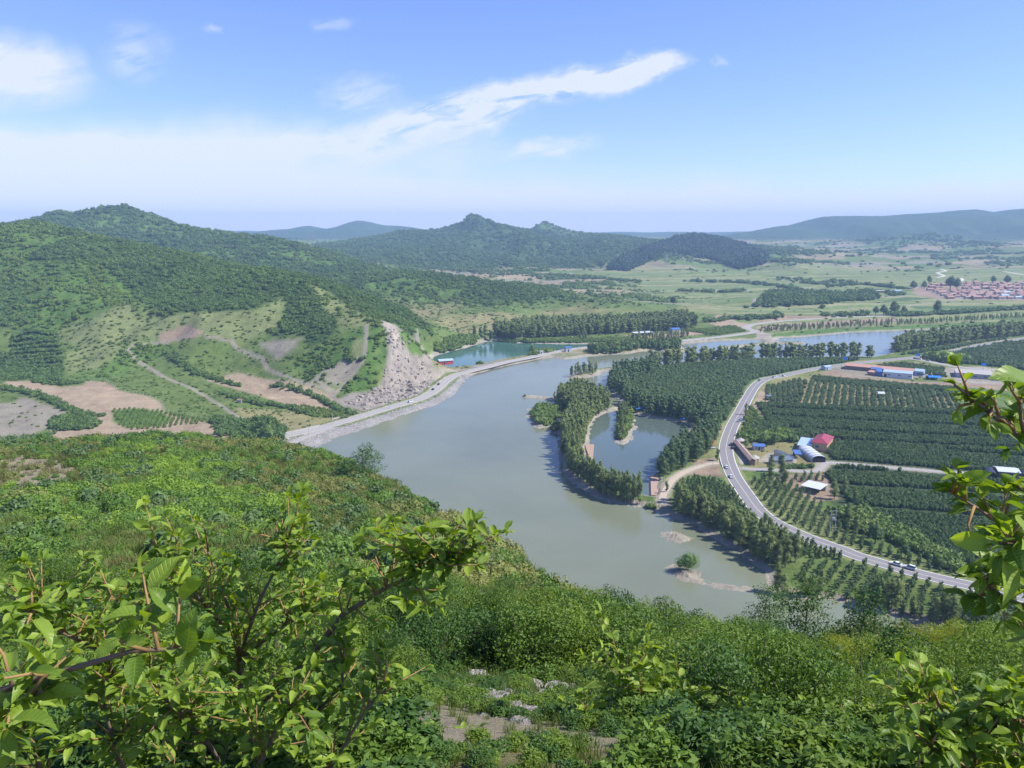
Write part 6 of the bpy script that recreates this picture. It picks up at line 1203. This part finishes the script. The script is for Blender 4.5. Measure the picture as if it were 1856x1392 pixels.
house('white_hall', 'long white hall with a pale blue roof before the salmon warehouse', 'hall', (1600, 682.5), (1653, 687), 9, 4.6, cm('white_panel', (.58, .60, .62)), m_lblue, 'shed', .9, .2, wins=[('f', 4 + 8 * k, 2, 2, 1) for k in range(4)], door=(1, 2, 3))
house('blue_shed', 'bright blue shed joined to the left end of the white hall', 'shed', (1589, 681.5), (1599, 682), 7, 4.2, m_blue, m_blue, 'shed', .8, .1); house('small_shed', 'low salmon roofed shed left of the bright blue shed', 'shed', (1572, 679), (1588, 681), 6, 3.0, m_brown, m_salmon, 'shed', .7, .2); house('small_shed', 'blue roofed shed between the salmon warehouse and white hall', 'shed', (1578, 674.5), (1598, 676), 6, 3.4, m_brown, m_blue, 'shed', .8, .2)
house('cabin', 'pale grey blue cabin at the near corner of the warehouse yard', 'cabin', (1496, 671.5), (1507, 670), 5, 3.2, m_lblue, m_lblue, 'gable', .8, .2, door=(1.5, 1.5, 2.2)); house('blue_shelter', 'low shelter under a vivid blue sheet right of the white hall', 'shelter', (1684, 688), (1706, 688.5), 8, 2.4, m_dark, m_azure, 'gable', .8, .3, open_=True)
house('concrete_hall', 'long low concrete hall partly hidden behind the upper right branch', 'hall', (1732, 683), (1799, 688), 24, 4.0, m_grey, m_conc, 'flat', 0, .3, wins=[('f', 5 + 8 * k, 1.5, 3, 1.2) for k in range(5)]); house('cabin', 'small pale cabin at the right end of the concrete hall', 'cabin', (1801, 689), (1815, 690), 7, 3.0, m_white, m_lblue, 'gable', 1, .3, door=(2, 1.2, 2))
house('hut', 'small white roofed hut in the striped orchard', 'hut', (1592, 718.5), (1603, 719), 5, 2.6, m_grey, m_white, 'gable', 1, .4, door=(1, 1, 2)); house('hut', 'tiny dark brick hut on the sandy patch by the road', 'hut', (1390, 724), (1399, 724), 4, 2.8, m_tileb, m_slate, 'shed', .4, .2, door=(1, 1, 2)); house('hut', 'tiny hut beside the track on the left hillside fields', 'hut', (431, 737), (438, 737), 3.5, 2.2, m_conc, m_brown, 'gable', .7, .3)
house('net_tunnel', 'dark netted tunnel at the end of the farm track', 'tunnel', (1784, 864), (1806, 867), 9, 1.2, m_navy, m_navy, 'arch', 2.2); house('net_tunnel', 'dark netted tunnel beyond the white roofed packing shed', 'tunnel', (1850, 868), (1872, 871), 9, 1.2, m_navy, m_navy, 'arch', 2.2)
house('packing_shed', 'white roofed packing shed between the dark net tunnels', 'shed', (1809, 865), (1848, 868), 9, 3.4, m_tileb, m_white, 'gable', .9, .4, door=(4, 2.4, 2.6))
house('lagoon_house', 'red walled house with a blue roof between lagoon and road', 'house', (797, 676), (822, 674), 7, 3.0, m_redw, m_lblue, 'gable', 1.2, .4, wins=[('f', 2, 1, 1.4, 1.2), ('f', 6, 1, 1.4, 1.2)], door=(4.2, 1, 2.1)); house('booth', 'tiny white booth on the lagoon causeway', 'booth', (979, 642), (985, 641.7), 4, 2.6, m_white, m_white, 'flat', 0, .2, door=(1, 1, 2)); house('pump_house', 'white pump house with a blue roof among bank shrubs', 'hut', (1026, 638), (1036, 637.5), 6, 4, m_white, m_blue, 'gable', 1, .3, door=(2, 1.5, 2.4))
house('long_shed', 'long low white roofed shed before the distant poplar wood', 'shed', (1151, 609), (1184, 607), 8, 3.5, m_dark, m_white, 'shed', .6, .4); house('work_shed', 'blue roofed work shed at the right end of the distant poplar wood', 'shed', (1219, 605), (1234, 604), 10, 5, m_grey, m_blue, 'gable', 1.4, .4); house('farm_shed', 'long pale shed on the plain left of the village', 'shed', (1586, 535), (1618, 535), 10, 3.5, m_brown, m_conc, 'gable', 1.2, .3); house('farm_shed', 'turquoise roofed shed at the left of the plain fields', 'shed', (1622, 536), (1634, 536), 12, 5, m_wall, m_lblue, 'gable', 1.4, .3)
# canopies by the pond
for i, (px_, py_, s_, mt, lab) in enumerate(((1140, 742, 4.2, m_teal, 'green tarp canopy nearest the pond tongue'), (1149, 741, 4.0, m_teal, 'pale green tarp canopy in the middle of the pond head'), (1159, 744, 4.4, m_azure, 'bright blue tarp canopy at the pond head'), (1138, 731, 4.4, m_teal, 'teal canopy in the shade behind the pond'), (1152, 730, 3.6, m_teal, 'small teal canopy in the shade behind the blue tarp'), (1236, 761, 2.4, m_azure, 'small blue canopy on the shaded north bank of the pond'))):
    q = gp(px_, py_, 1.8); t = thing('tarp_canopy', lab, 'canopy', (q[0], q[1], float(HS(q[0], q[1]))), .2 * i); r = MB(); s2 = s_ * .62; n = 4
    V = [(a * s_, b * s2, 2.2 + .6 * (1 - abs(b)) + .12 * math.sin(3 * a + i)) for a in np.linspace(-1, 1, 9) for b in (-1, -.5, 0, .5, 1)]; r.add(V, [[k * 5 + j, k * 5 + j + 1, (k + 1) * 5 + j + 1, (k + 1) * 5 + j] for k in range(8) for j in range(4)]); r.build('tarp', mt, t)
    for a in (-.95, .95):
        for b in (-.95, .95): MB().tube([(a * s_, b * s2, -.3), (a * s_, b * s2, 2.25)], .06, 5).build('post', m_pole, t)
def slab(name, lab, cat, px, z0, z1, mat, parts=None):
    P_ = [gp(a, b, z1) for a, b in px]; c = np.mean(P_, 0); t = thing(name, lab, cat, (c[0], c[1], z1)); mb = MB(); P_ = [(p[0] - c[0], p[1] - c[1]) for p in P_]
    if 0 > sum(P_[i][0] * P_[(i + 1) % len(P_)][1] - P_[(i + 1) % len(P_)][0] * P_[i][1] for i in range(len(P_))): P_ = P_[::-1]
    mb.prism(P_, z0 - z1, 0, 'z'); mb.build('deck', mat, t)
    for p in P_: MB().tube([(p[0] * .93, p[1] * .93, z0 - z1 - 1.2), (p[0] * .93, p[1] * .93, .5)], .1, 5).build('post', m_wood, t)
slab('wooden_dock', 'sun bleached wooden dock on the west bank of the pond', 'dock', [(1060, 806), (1077, 805), (1075, 828), (1070, 835)], .3, .9, m_wood); slab('wooden_dock', 'long deck along the shaded southeast bank of the pond', 'dock', [(1179, 862), (1193, 860), (1193, 897), (1180, 897)], .3, 1.0, m_wood)
slab('brick_walkway', 'reddish walkway strip on the bank beside the curving road', 'walkway', [(1287, 808), (1293, 808), (1300, 790), (1295, 788)], 1.6, 2.3, m_rust)
slab('weir', 'low concrete weir sill across the distant river', 'weir', [(1313, 632), (1411, 621.5), (1411, 620), (1313, 629.5)], -1, .55, m_conc)
for (l, lab) in (([(517, 784), (545, 778), (579, 770)], 'pale low roadside wall at the near end of the bank road'), ([(601, 758.5), (620, 754), (640, 748)], 'pale low wall below the ploughed hillside field')):
    P_ = np.array([gp(a, b, 3.0) for a, b in l]); c = P_[0]; mb = MB(); z = float(HS(*P_[1])); v, f = ribbon(P_ - c, -.25, .25, z, 1.0); n = len(P_); v2 = v.copy(); v2[:, 2] = z - 1; V_ = list(v) + list(v2); F_ = list(f); 
    for i in range(n - 1): F_ += [[i, i + 2 * n, i + 1 + 2 * n, i + 1], [n + i + 1, n + i + 1 + 2 * n, n + i + 2 * n, n + i]]
    mb.add(V_, F_); o = mb.build('low_wall', m_conc, loc=(c[0], c[1], 0)); tag(o, lab, 'wall')
# village
VH = []
for k in range(6):
    w, dp, h = (11, 7, 3.4) if k % 2 else (14, 7.5, 3.6); t = thing('village_house', 'house', 'house'); mt = [m_tile, m_tileb, m_tile, m_tileb, m_lblue, m_tile][k]; MB().box(-w / 2, -dp / 2, -2, w / 2, dp / 2, h).prism([(-dp / 2, h), (dp / 2, h), (0, h + 2)], -w / 2 + .02, w / 2 - .02, 'x').build('wall', (m_wall, m_wall, cm('brick_wall', (.36, .20, .14)), m_wall, m_white, m_conc)[k], t)
    MB().prism([(-dp / 2 - .5, h - .25), (0, h + 2.05), (dp / 2 + .5, h - .25), (dp / 2 + .5, h - .05), (0, h + 2.3), (-dp / 2 - .5, h - .05)], -w / 2 - .4, w / 2 + .4, 'x').build('roof', mt, t); MB().box(-w * .3, -dp / 2 - .05, .9, w * .3, -dp / 2 - .004, 2.4).build('window', m_glass, t); VH.append(t)
seen = set(); rows_ = [(515, 1740, 1856), (518, 1690, 1900), (521, 1672, 1900), (524, 1700, 1900), (527, 1684, 1900), (530, 1694, 1900), (533, 1702, 1900), (536, 1708, 1900), (539, 1716, 1900), (541.5, 1720, 1900)]
for ri_, (py_, xa, xb) in enumerate(rows_):
    x_ = xa + rnd.random() * 6
    while x_ < xb:
        q = onland(x_, py_ + rnd.uniform(-.5, .5))[0]; k = rnd.choice([0, 1, 2, 3, 5, 0, 1, 3, 4, 5]) if ri_ > 5 else rnd.choice([0, 1, 2, 3, 5]); an = .12 + rnd.uniform(-.05, .05); s_ = rnd.uniform(.85, 1.15)
        if rnd.random() > .10 and not (1712 < x_ < 1748 and 518 < py_ < 528):
            lab = ('blue roofed house in the far village' if k == 4 else 'red tiled house in the far village'); g = 'far village houses with blue roofs' if k == 4 else 'far village houses with red tiles'
            if k not in seen: seen.add(k); t = VH[k]; t.location = q; t.rotation_euler.z = an; t['label'] = lab; t['group'] = g
            else: dup(VH[k], q, an, s_, lab, g)
        x_ += rnd.uniform(12, 19)
for k, t in enumerate(VH):
    if k not in seen:
        for c in kids(t): bpy.data.objects.remove(c)
        bpy.data.objects.remove(t)
RT = [(mesh_np('trunk', *(lambda m: (m.v, m.f))(MB().tube([(0, 0, -.5), (.1, 0, 3), (0, .2, 7)], [.4, .3, .1], 6)), [M_bark]), crown_mesh('crown', [(0, 0, 6.5, 3.2, 3.0, 3.2), (1.8, .5, 5.5, 2.2, 2.4, 2.4), (-1.9, -.4, 5.8, 2.3, 2.2, 2.6), (.4, -.3, 8.6, 2.3, 2.2, 2.4), (-.6, 1.2, 4.2, 2, 2, 1.6)], 700, .9, m_, 900 + i)) for i, m_ in enumerate((M_orch, M_will, M_wood))]
for (px_, py_, s_, k, lab) in ((1587, 571, 1.25, 2, 'first tree of the four on the far plain'), (1601, 571.5, 1.5, 2, 'second tree of the four on the far plain'), (1620, 571, 1.95, 0, 'tallest of the four trees on the far plain'), (1638, 570.5, 1.25, 2, 'last and palest of the four trees on the far plain'), (1698, 568, 1.9, 0, 'lone dark round tree on the plain below the village'),
        (1655, 526, 1.8, 0, 'dark tree at the left edge of the village'), (1675, 524, 1.6, 2, 'round tree inside the left edge of the village'), (1722, 525, 2.6, 0, 'big dark tree in the middle of the village'), (1734, 526, 2.3, 0, 'second big dark tree beside the biggest one in the village'), (1684, 515, 1.7, 2, 'tree behind the left village roofs'), (1800, 515, 1.7, 2, 'tree behind the middle village roofs'), (1825, 516, 1.9, 0, 'wide tree behind the right village roofs'),
        (488, 800, .95, 1, 'pale weeping willow at the foot of the bank road'), (476, 790, .95, 0, 'dark tree behind the willow by the bank road'), (506, 795, .45, 0, 'small dark tree right of the willow'), (965, 640, .9, 1, 'rounded pale tree on the lagoon causeway'), (1352, 812, .5, 1, 'pale willow behind the gallery building'), (1383, 806, .75, 1, 'larger pale willow behind the blue roofed cottage'), (1404, 806, .7, 1, 'pale willow nearest the lean-to'), (1690, 652, .8, 1, 'round pale tree at the road fork'), (1708, 655, .85, 1, 'second round pale tree at the road fork'), (1220, 553, 1.3, 0, 'lone dark tree in the rolling middle fields'),
        (1740, 788, .35, 2, 'small tree in the gap of the dark orchard'), (1586, 985, .8, 0, 'dark round tree behind the twin poles'), (1640, 1012, .55, 0, 'dark round tree at the near edge of the orchard'), (1700, 1030, .5, 2, 'round tree between orchard and white edged road'), (1590, 1095, 1.0, 2, 'big round leafy tree before the two cars')):
    q = onland(px_, py_)[0]; t = thing('round_tree', lab, 'tree', q, px_ * .7, s=s_); obj('trunk', RT[k][0], t); obj('crown', RT[k][1], t)
# poles, signs, pylons
def pole(px_, py_, h, lab, grp=None, arms=1, z=None):
    q = onland(px_, py_)[0]; t = thing('utility_pole', lab, 'pole', q, .5, grp); MB().tube([(0, 0, -.5), (0, 0, h)], [.16, .10], 6).build('post', m_pole, t)
    for k in range(arms): MB().box(-.9, -.06, h - .5 - .8 * k, .9, .06, h - .38 - .8 * k).build('crossarm', m_grey, t)
    return t
for i, (a, b, h) in enumerate(((530, 797, 9), (560, 789, 9), (603, 770, 8), (653, 756, 8), (706, 741, 8), (835, 671, 7), (1310, 862, 7), (1292, 843, 5), (1500, 560, 12), (1660, 575, 9), (1546, 576, 9), (1745, 560, 10))):
    pole(a, b, h, ['first concrete pole of the near bank road', 'second concrete pole along the near bank road', 'third pole along the bank road', 'fourth pole along the bank road', 'fifth pole along the bank road near the bare spur', 'thin pole beside the red walled lagoon house', 'pole by the sandy forecourt of the curving road', 'short pole on the grass above the sandy forecourt', 'pole on the far plain near the cliff', 'pole left of the lone dark round tree', 'pole by the far road across the river', 'pole below the far village'][i])
q = onland(1508, 968)[0]; t = thing('transformer_pole', 'twin concrete poles carrying a transformer between orchard rows and road', 'pole', q, .1)
for s_ in (-1.1, 1.1): MB().tube([(s_, 0, -.5), (s_, 0, 11)], [.18, .12], 7).build('post', m_pole, t)
for z_ in (10.4, 8.8, 6.2): MB().box(-1.7, -.08, z_, 1.7, .08, z_ + .16).build('crossarm', m_grey, t)
MB().box(-.6, -.45, 6.38, .6, .45, 7.6).tube([(-.35, 0, 7.6), (-.35, 0, 8.1)], .07, 5).tube([(.35, 0, 7.6), (.35, 0, 8.1)], .07, 5).build('transformer', m_grey, t)
for (a, b, h, lab) in ((1531, 664, 9, 'blue road sign on a pole before the warehouse'), (1781, 676, 9, 'blue sign board on a tall pole right of the road fork'), (1663, 652, 6, 'dark blue sign board at the road fork')):
    q = onland(a, b)[0]; t = thing('road_sign', lab, 'sign', q, 0); MB().tube([(0, 0, -.3), (0, 0, h)], .14, 6).build('post', m_grey, t); MB().box(-2.2, -.12, h - 2.4, 2.2, -.15 + .02, h + .2).build('sign_board', m_azure, t)
def pylon(px_, py_, H_, lab):
    q = onland(px_, py_)[0]; t = thing('power_pylon', lab, 'pylon', q, .4); mb = MB(); lv = [(0, 4), (.3, 2.8), (.6, 1.6), (.8, 1.0), (1, .7)]
    for (a, ra), (b, rb) in zip(lv, lv[1:]):
        for i in range(4):
            c0 = [(1, 1), (-1, 1), (-1, -1), (1, -1)][i]; c1 = [(1, 1), (-1, 1), (-1, -1), (1, -1)][(i + 1) % 4]
            mb.tube([(c0[0] * ra, c0[1] * ra, a * H_), (c0[0] * rb, c0[1] * rb, b * H_)], .22, 4); mb.tube([(c0[0] * ra, c0[1] * ra, a * H_), (c1[0] * rb, c1[1] * rb, b * H_)], .12, 4)
    mb.build('lattice', m_grey, t); 
    for z_ in (.8, .92): MB().box(-7, -.3, z_ * H_, 7, .3, z_ * H_ + .5).build('crossarm', m_grey, t)
pylon(1797, 486, 40, 'tall grey lattice pylon on the plain beyond the village'); pylon(1208, 480, 30, 'small lattice pylon on the dark wooded low hill'); pylon(566, 452, 34, 'slim pylon on the saddle left of the green peak')
# fences of short posts round the hillside fields
mp_ = mesh_np('post', *(lambda m: (m.v, m.f))(MB().box(-.12, -.12, -.3, .12, .12, 1.5)), [m_pole])
for ln, lab in (([(150, 688), (190, 690), (215, 706), (260, 716), (290, 728), (300, 742), (340, 752), (380, 762)], 'row of pale posts edging the tan field on the left'), ([(368, 690), (400, 681), (432, 674), (455, 684), (500, 690), (560, 698)], 'row of pale posts edging the upper ploughed field'), ([(8, 798), (40, 798), (80, 794), (95, 778)], 'short row of posts at the left frame edge field')):
    a_ = np.array(ln, float); L_ = smooth_line(onland(a_[:, 0], a_[:, 1])[:, :2], 4.2); q0 = (L_[0][0], L_[0][1], 0); t = thing('post_fence', lab, 'fence', q0)
    for q in L_[:100]: o = obj('post', mp_, t, loc=(q[0] - q0[0], q[1] - q0[1], float(HS(q[0], q[1]))))
# ---------------------------------------------------------------- cars
m_tyre = simple_mat('tyre', (.02, .02, .02), .9); m_rim = simple_mat('rim', (.4, .4, .42), .35, metal=.8); m_lamp = simple_mat('lamp_glass', (.8, .8, .75), .2)
def paint(n, c): return simple_mat(n, c, .25, .03, 1, spec=.6)
def car_meshes(suv):
    L_, Wd = 4.5, 1.8; hb = .95 if not suv else 1.05; ht = 1.45 if not suv else 1.7; import bmesh
    def sec(prof, wl, wh=None):
        bm = bmesh.new(); n = len(prof); a = [bm.verts.new((x, -w_ / 2, z)) for (x, z), w_ in zip(prof, wl)]; b = [bm.verts.new((x, w_ / 2, z)) for (x, z), w_ in zip(prof, wl)]
        bm.faces.new(a[::-1]); bm.faces.new(b)
        for i in range(n): bm.faces.new([a[i], a[(i + 1) % n], b[(i + 1) % n], b[i]])
        bmesh.ops.recalc_face_normals(bm, faces=bm.faces); bmesh.ops.bevel(bm, geom=[e for e in bm.edges], offset=.06, segments=2, affect='EDGES', clamp_overlap=True); V = np.array([v.co[:] for v in bm.verts]); F = [[v.index for v in f.verts] for f in bm.faces]; bm.free(); return V, F
    body = sec([(-2.2, .3), (-2.25, .6), (-2.15, hb - .08), (-1.0 if not suv else -2.0, hb), (1.0, hb), (2.0, hb - .2), (2.25, .6), (2.2, .3)], [1.7, 1.8, 1.76, 1.74, 1.74, 1.66, 1.72, 1.7])
    cab = sec([(-1.75 if not suv else -2.1, hb - .03), (-1.15 if not suv else -1.95, ht - .03), (.25, ht - .03), (1.15, hb - .03)], [1.66, 1.34, 1.34, 1.62]); roof = sec([(-1.12 if not suv else -1.9, ht - .04), (-1.05 if not suv else -1.85, ht + .03), (.15, ht + .03), (.28, ht - .04)], [1.36, 1.28, 1.28, 1.36]); return body, cab, roof
CM = [car_meshes(0), car_meshes(1)]
def car(px_, py_, line, rev, suv, mat, lab, off=0.0, name='car', grp=None, spin=None):
    l = ROADS[line]; q = np.array(gp(px_, py_, 2.6)); i = int(np.argmin(np.hypot(*(l - q).T))); i = min(max(i, 1), len(l) - 2); t_ = l[i + 1] - l[i - 1]; t_ = t_ / np.hypot(*t_); c = (l[i] + np.array([-t_[1], t_[0]]) * off) if off is not None else q
    z = smoothz(rz(l, 2.2))[i] + .14 if off is not None else float(HS(*q)) + .05; an = math.atan2(t_[1], t_[0]) + (math.pi if rev else 0) if spin is None else spin
    t = thing(name, lab, 'car', (c[0], c[1], z), an, grp); b, cb, rf = CM[suv]; obj('body', mesh_np('body', b[0], b[1], [mat]), t); obj('window', mesh_np('window', cb[0], cb[1], [m_glass]), t); obj('roof', mesh_np('roof', rf[0], rf[1], [mat]), t)
    for x in (-1.35, 1.35):
        for s_ in (-1, 1): w_ = MB().tube([(x, s_ * .70, .33), (x, s_ * .90, .33)], .33, 12).build('wheel', m_tyre, t); MB().tube([(x, s_ * .88, .33), (x, s_ * .915, .33)], .19, 10).build('rim', m_rim, w_)
    for s_ in (-1, 1): MB().box(2.18, s_ * .6 - .18, .58, 2.27, s_ * .6 + .18, .74).build('headlight', m_lamp, t); MB().box(-2.27, s_ * .62 - .15, .65, -2.2, s_ * .62 + .15, .8).build('tail_light', m_rust, t)
pw, ps, pb, pg = paint('white_paint', (.75, .76, .78)), paint('silver_paint', (.55, .60, .68)), paint('black_paint', (.03, .03, .035)), paint('grey_paint', (.25, .26, .28))
car(1643, 1039, 'main', 0, 1, ps, 'silver car with dark glass driving on the lower stretch of road', -2.1); car(1606, 1027, 'main', 0, 0, pw, 'white car half hidden behind the poplar top', -2.1)
car(1331, 848, 'main', 0, 0, pw, 'white car by the entrance of the farm track', 2.1); car(1334, 866, 'main', 0, 0, pw, 'white car with a dark roof just below the farm entrance', 2.1)
car(1326, 806, 'main', 0, 1, pb, 'dark car parked at the end of the gallery building', None, spin=1.4); car(1329, 812, 'main', 0, 1, pb, 'second dark car parked beside the gallery steps', None, spin=1.5); car(1344, 764, 'main', 0, 0, pw, 'white car parked under the roadside tree', None, spin=.1); car(1346, 760, 'main', 0, 0, ps, 'silver car parked behind the white one under the roadside tree', None, spin=.1)
car(1405, 683.5, 'main', 0, 1, pw, 'white van stopped by the trees at the road bend', -2); car(1420, 681.5, 'main', 0, 1, ps, 'silver car beside the white van at the road bend', -2); car(1765, 629, 'main', 0, 0, pw, 'white car on the distant right stretch of road', 1.8); car(1380, 690, 'main', 0, 0, pg, 'grey car at the top of the road bend', 2)
car(740, 729, 'left', 0, 1, pw, 'white car on the bank road below the bare spur', -1.8); car(790, 706, 'left', 0, 0, pb, 'black car on the bank road nearest the white car', 1.8); car(798, 697, 'left', 0, 0, pb, 'black car on the bank road just before the lagoon house', 1.8)
for i in range(3): car(1648 + 8 * i, 652.5 + i * 1.2, 'side', 0, i % 2, (pb, pw, pg)[i], ['black car parked at the road fork', 'white car parked at the road fork', 'grey car parked at the road fork'][i], 1.5)
q = gp(1290, 813, 2.0); o = MB().add([(-2.6, -.5, 0), (2.2, -.5, 0), (3, 0, .1), (2.2, .5, 0), (-2.6, .5, 0), (-2.8, -.8, .6), (2.2, -.8, .6), (3.4, 0, .75), (2.2, .8, .6), (-2.8, .8, .6), (-2.6, -.6, .3), (2.0, -.6, .3), (2.9, 0, .3), (2.0, .6, .3), (-2.6, .6, .3)], [[4, 3, 2, 1, 0]] + [[i, (i + 1) % 5, (i + 1) % 5 + 5, i + 5] for i in range(5)] + [[i + 5, (i + 1) % 5 + 5, (i + 1) % 5 + 10, i + 10] for i in range(5)] + [[10, 11, 12, 13, 14]]).build('rowing_boat', m_white, loc=(q[0], q[1], float(HS(*q)) + .05)); tag(o, 'white rowing boat lying on the grass below the reddish walkway', 'boat')
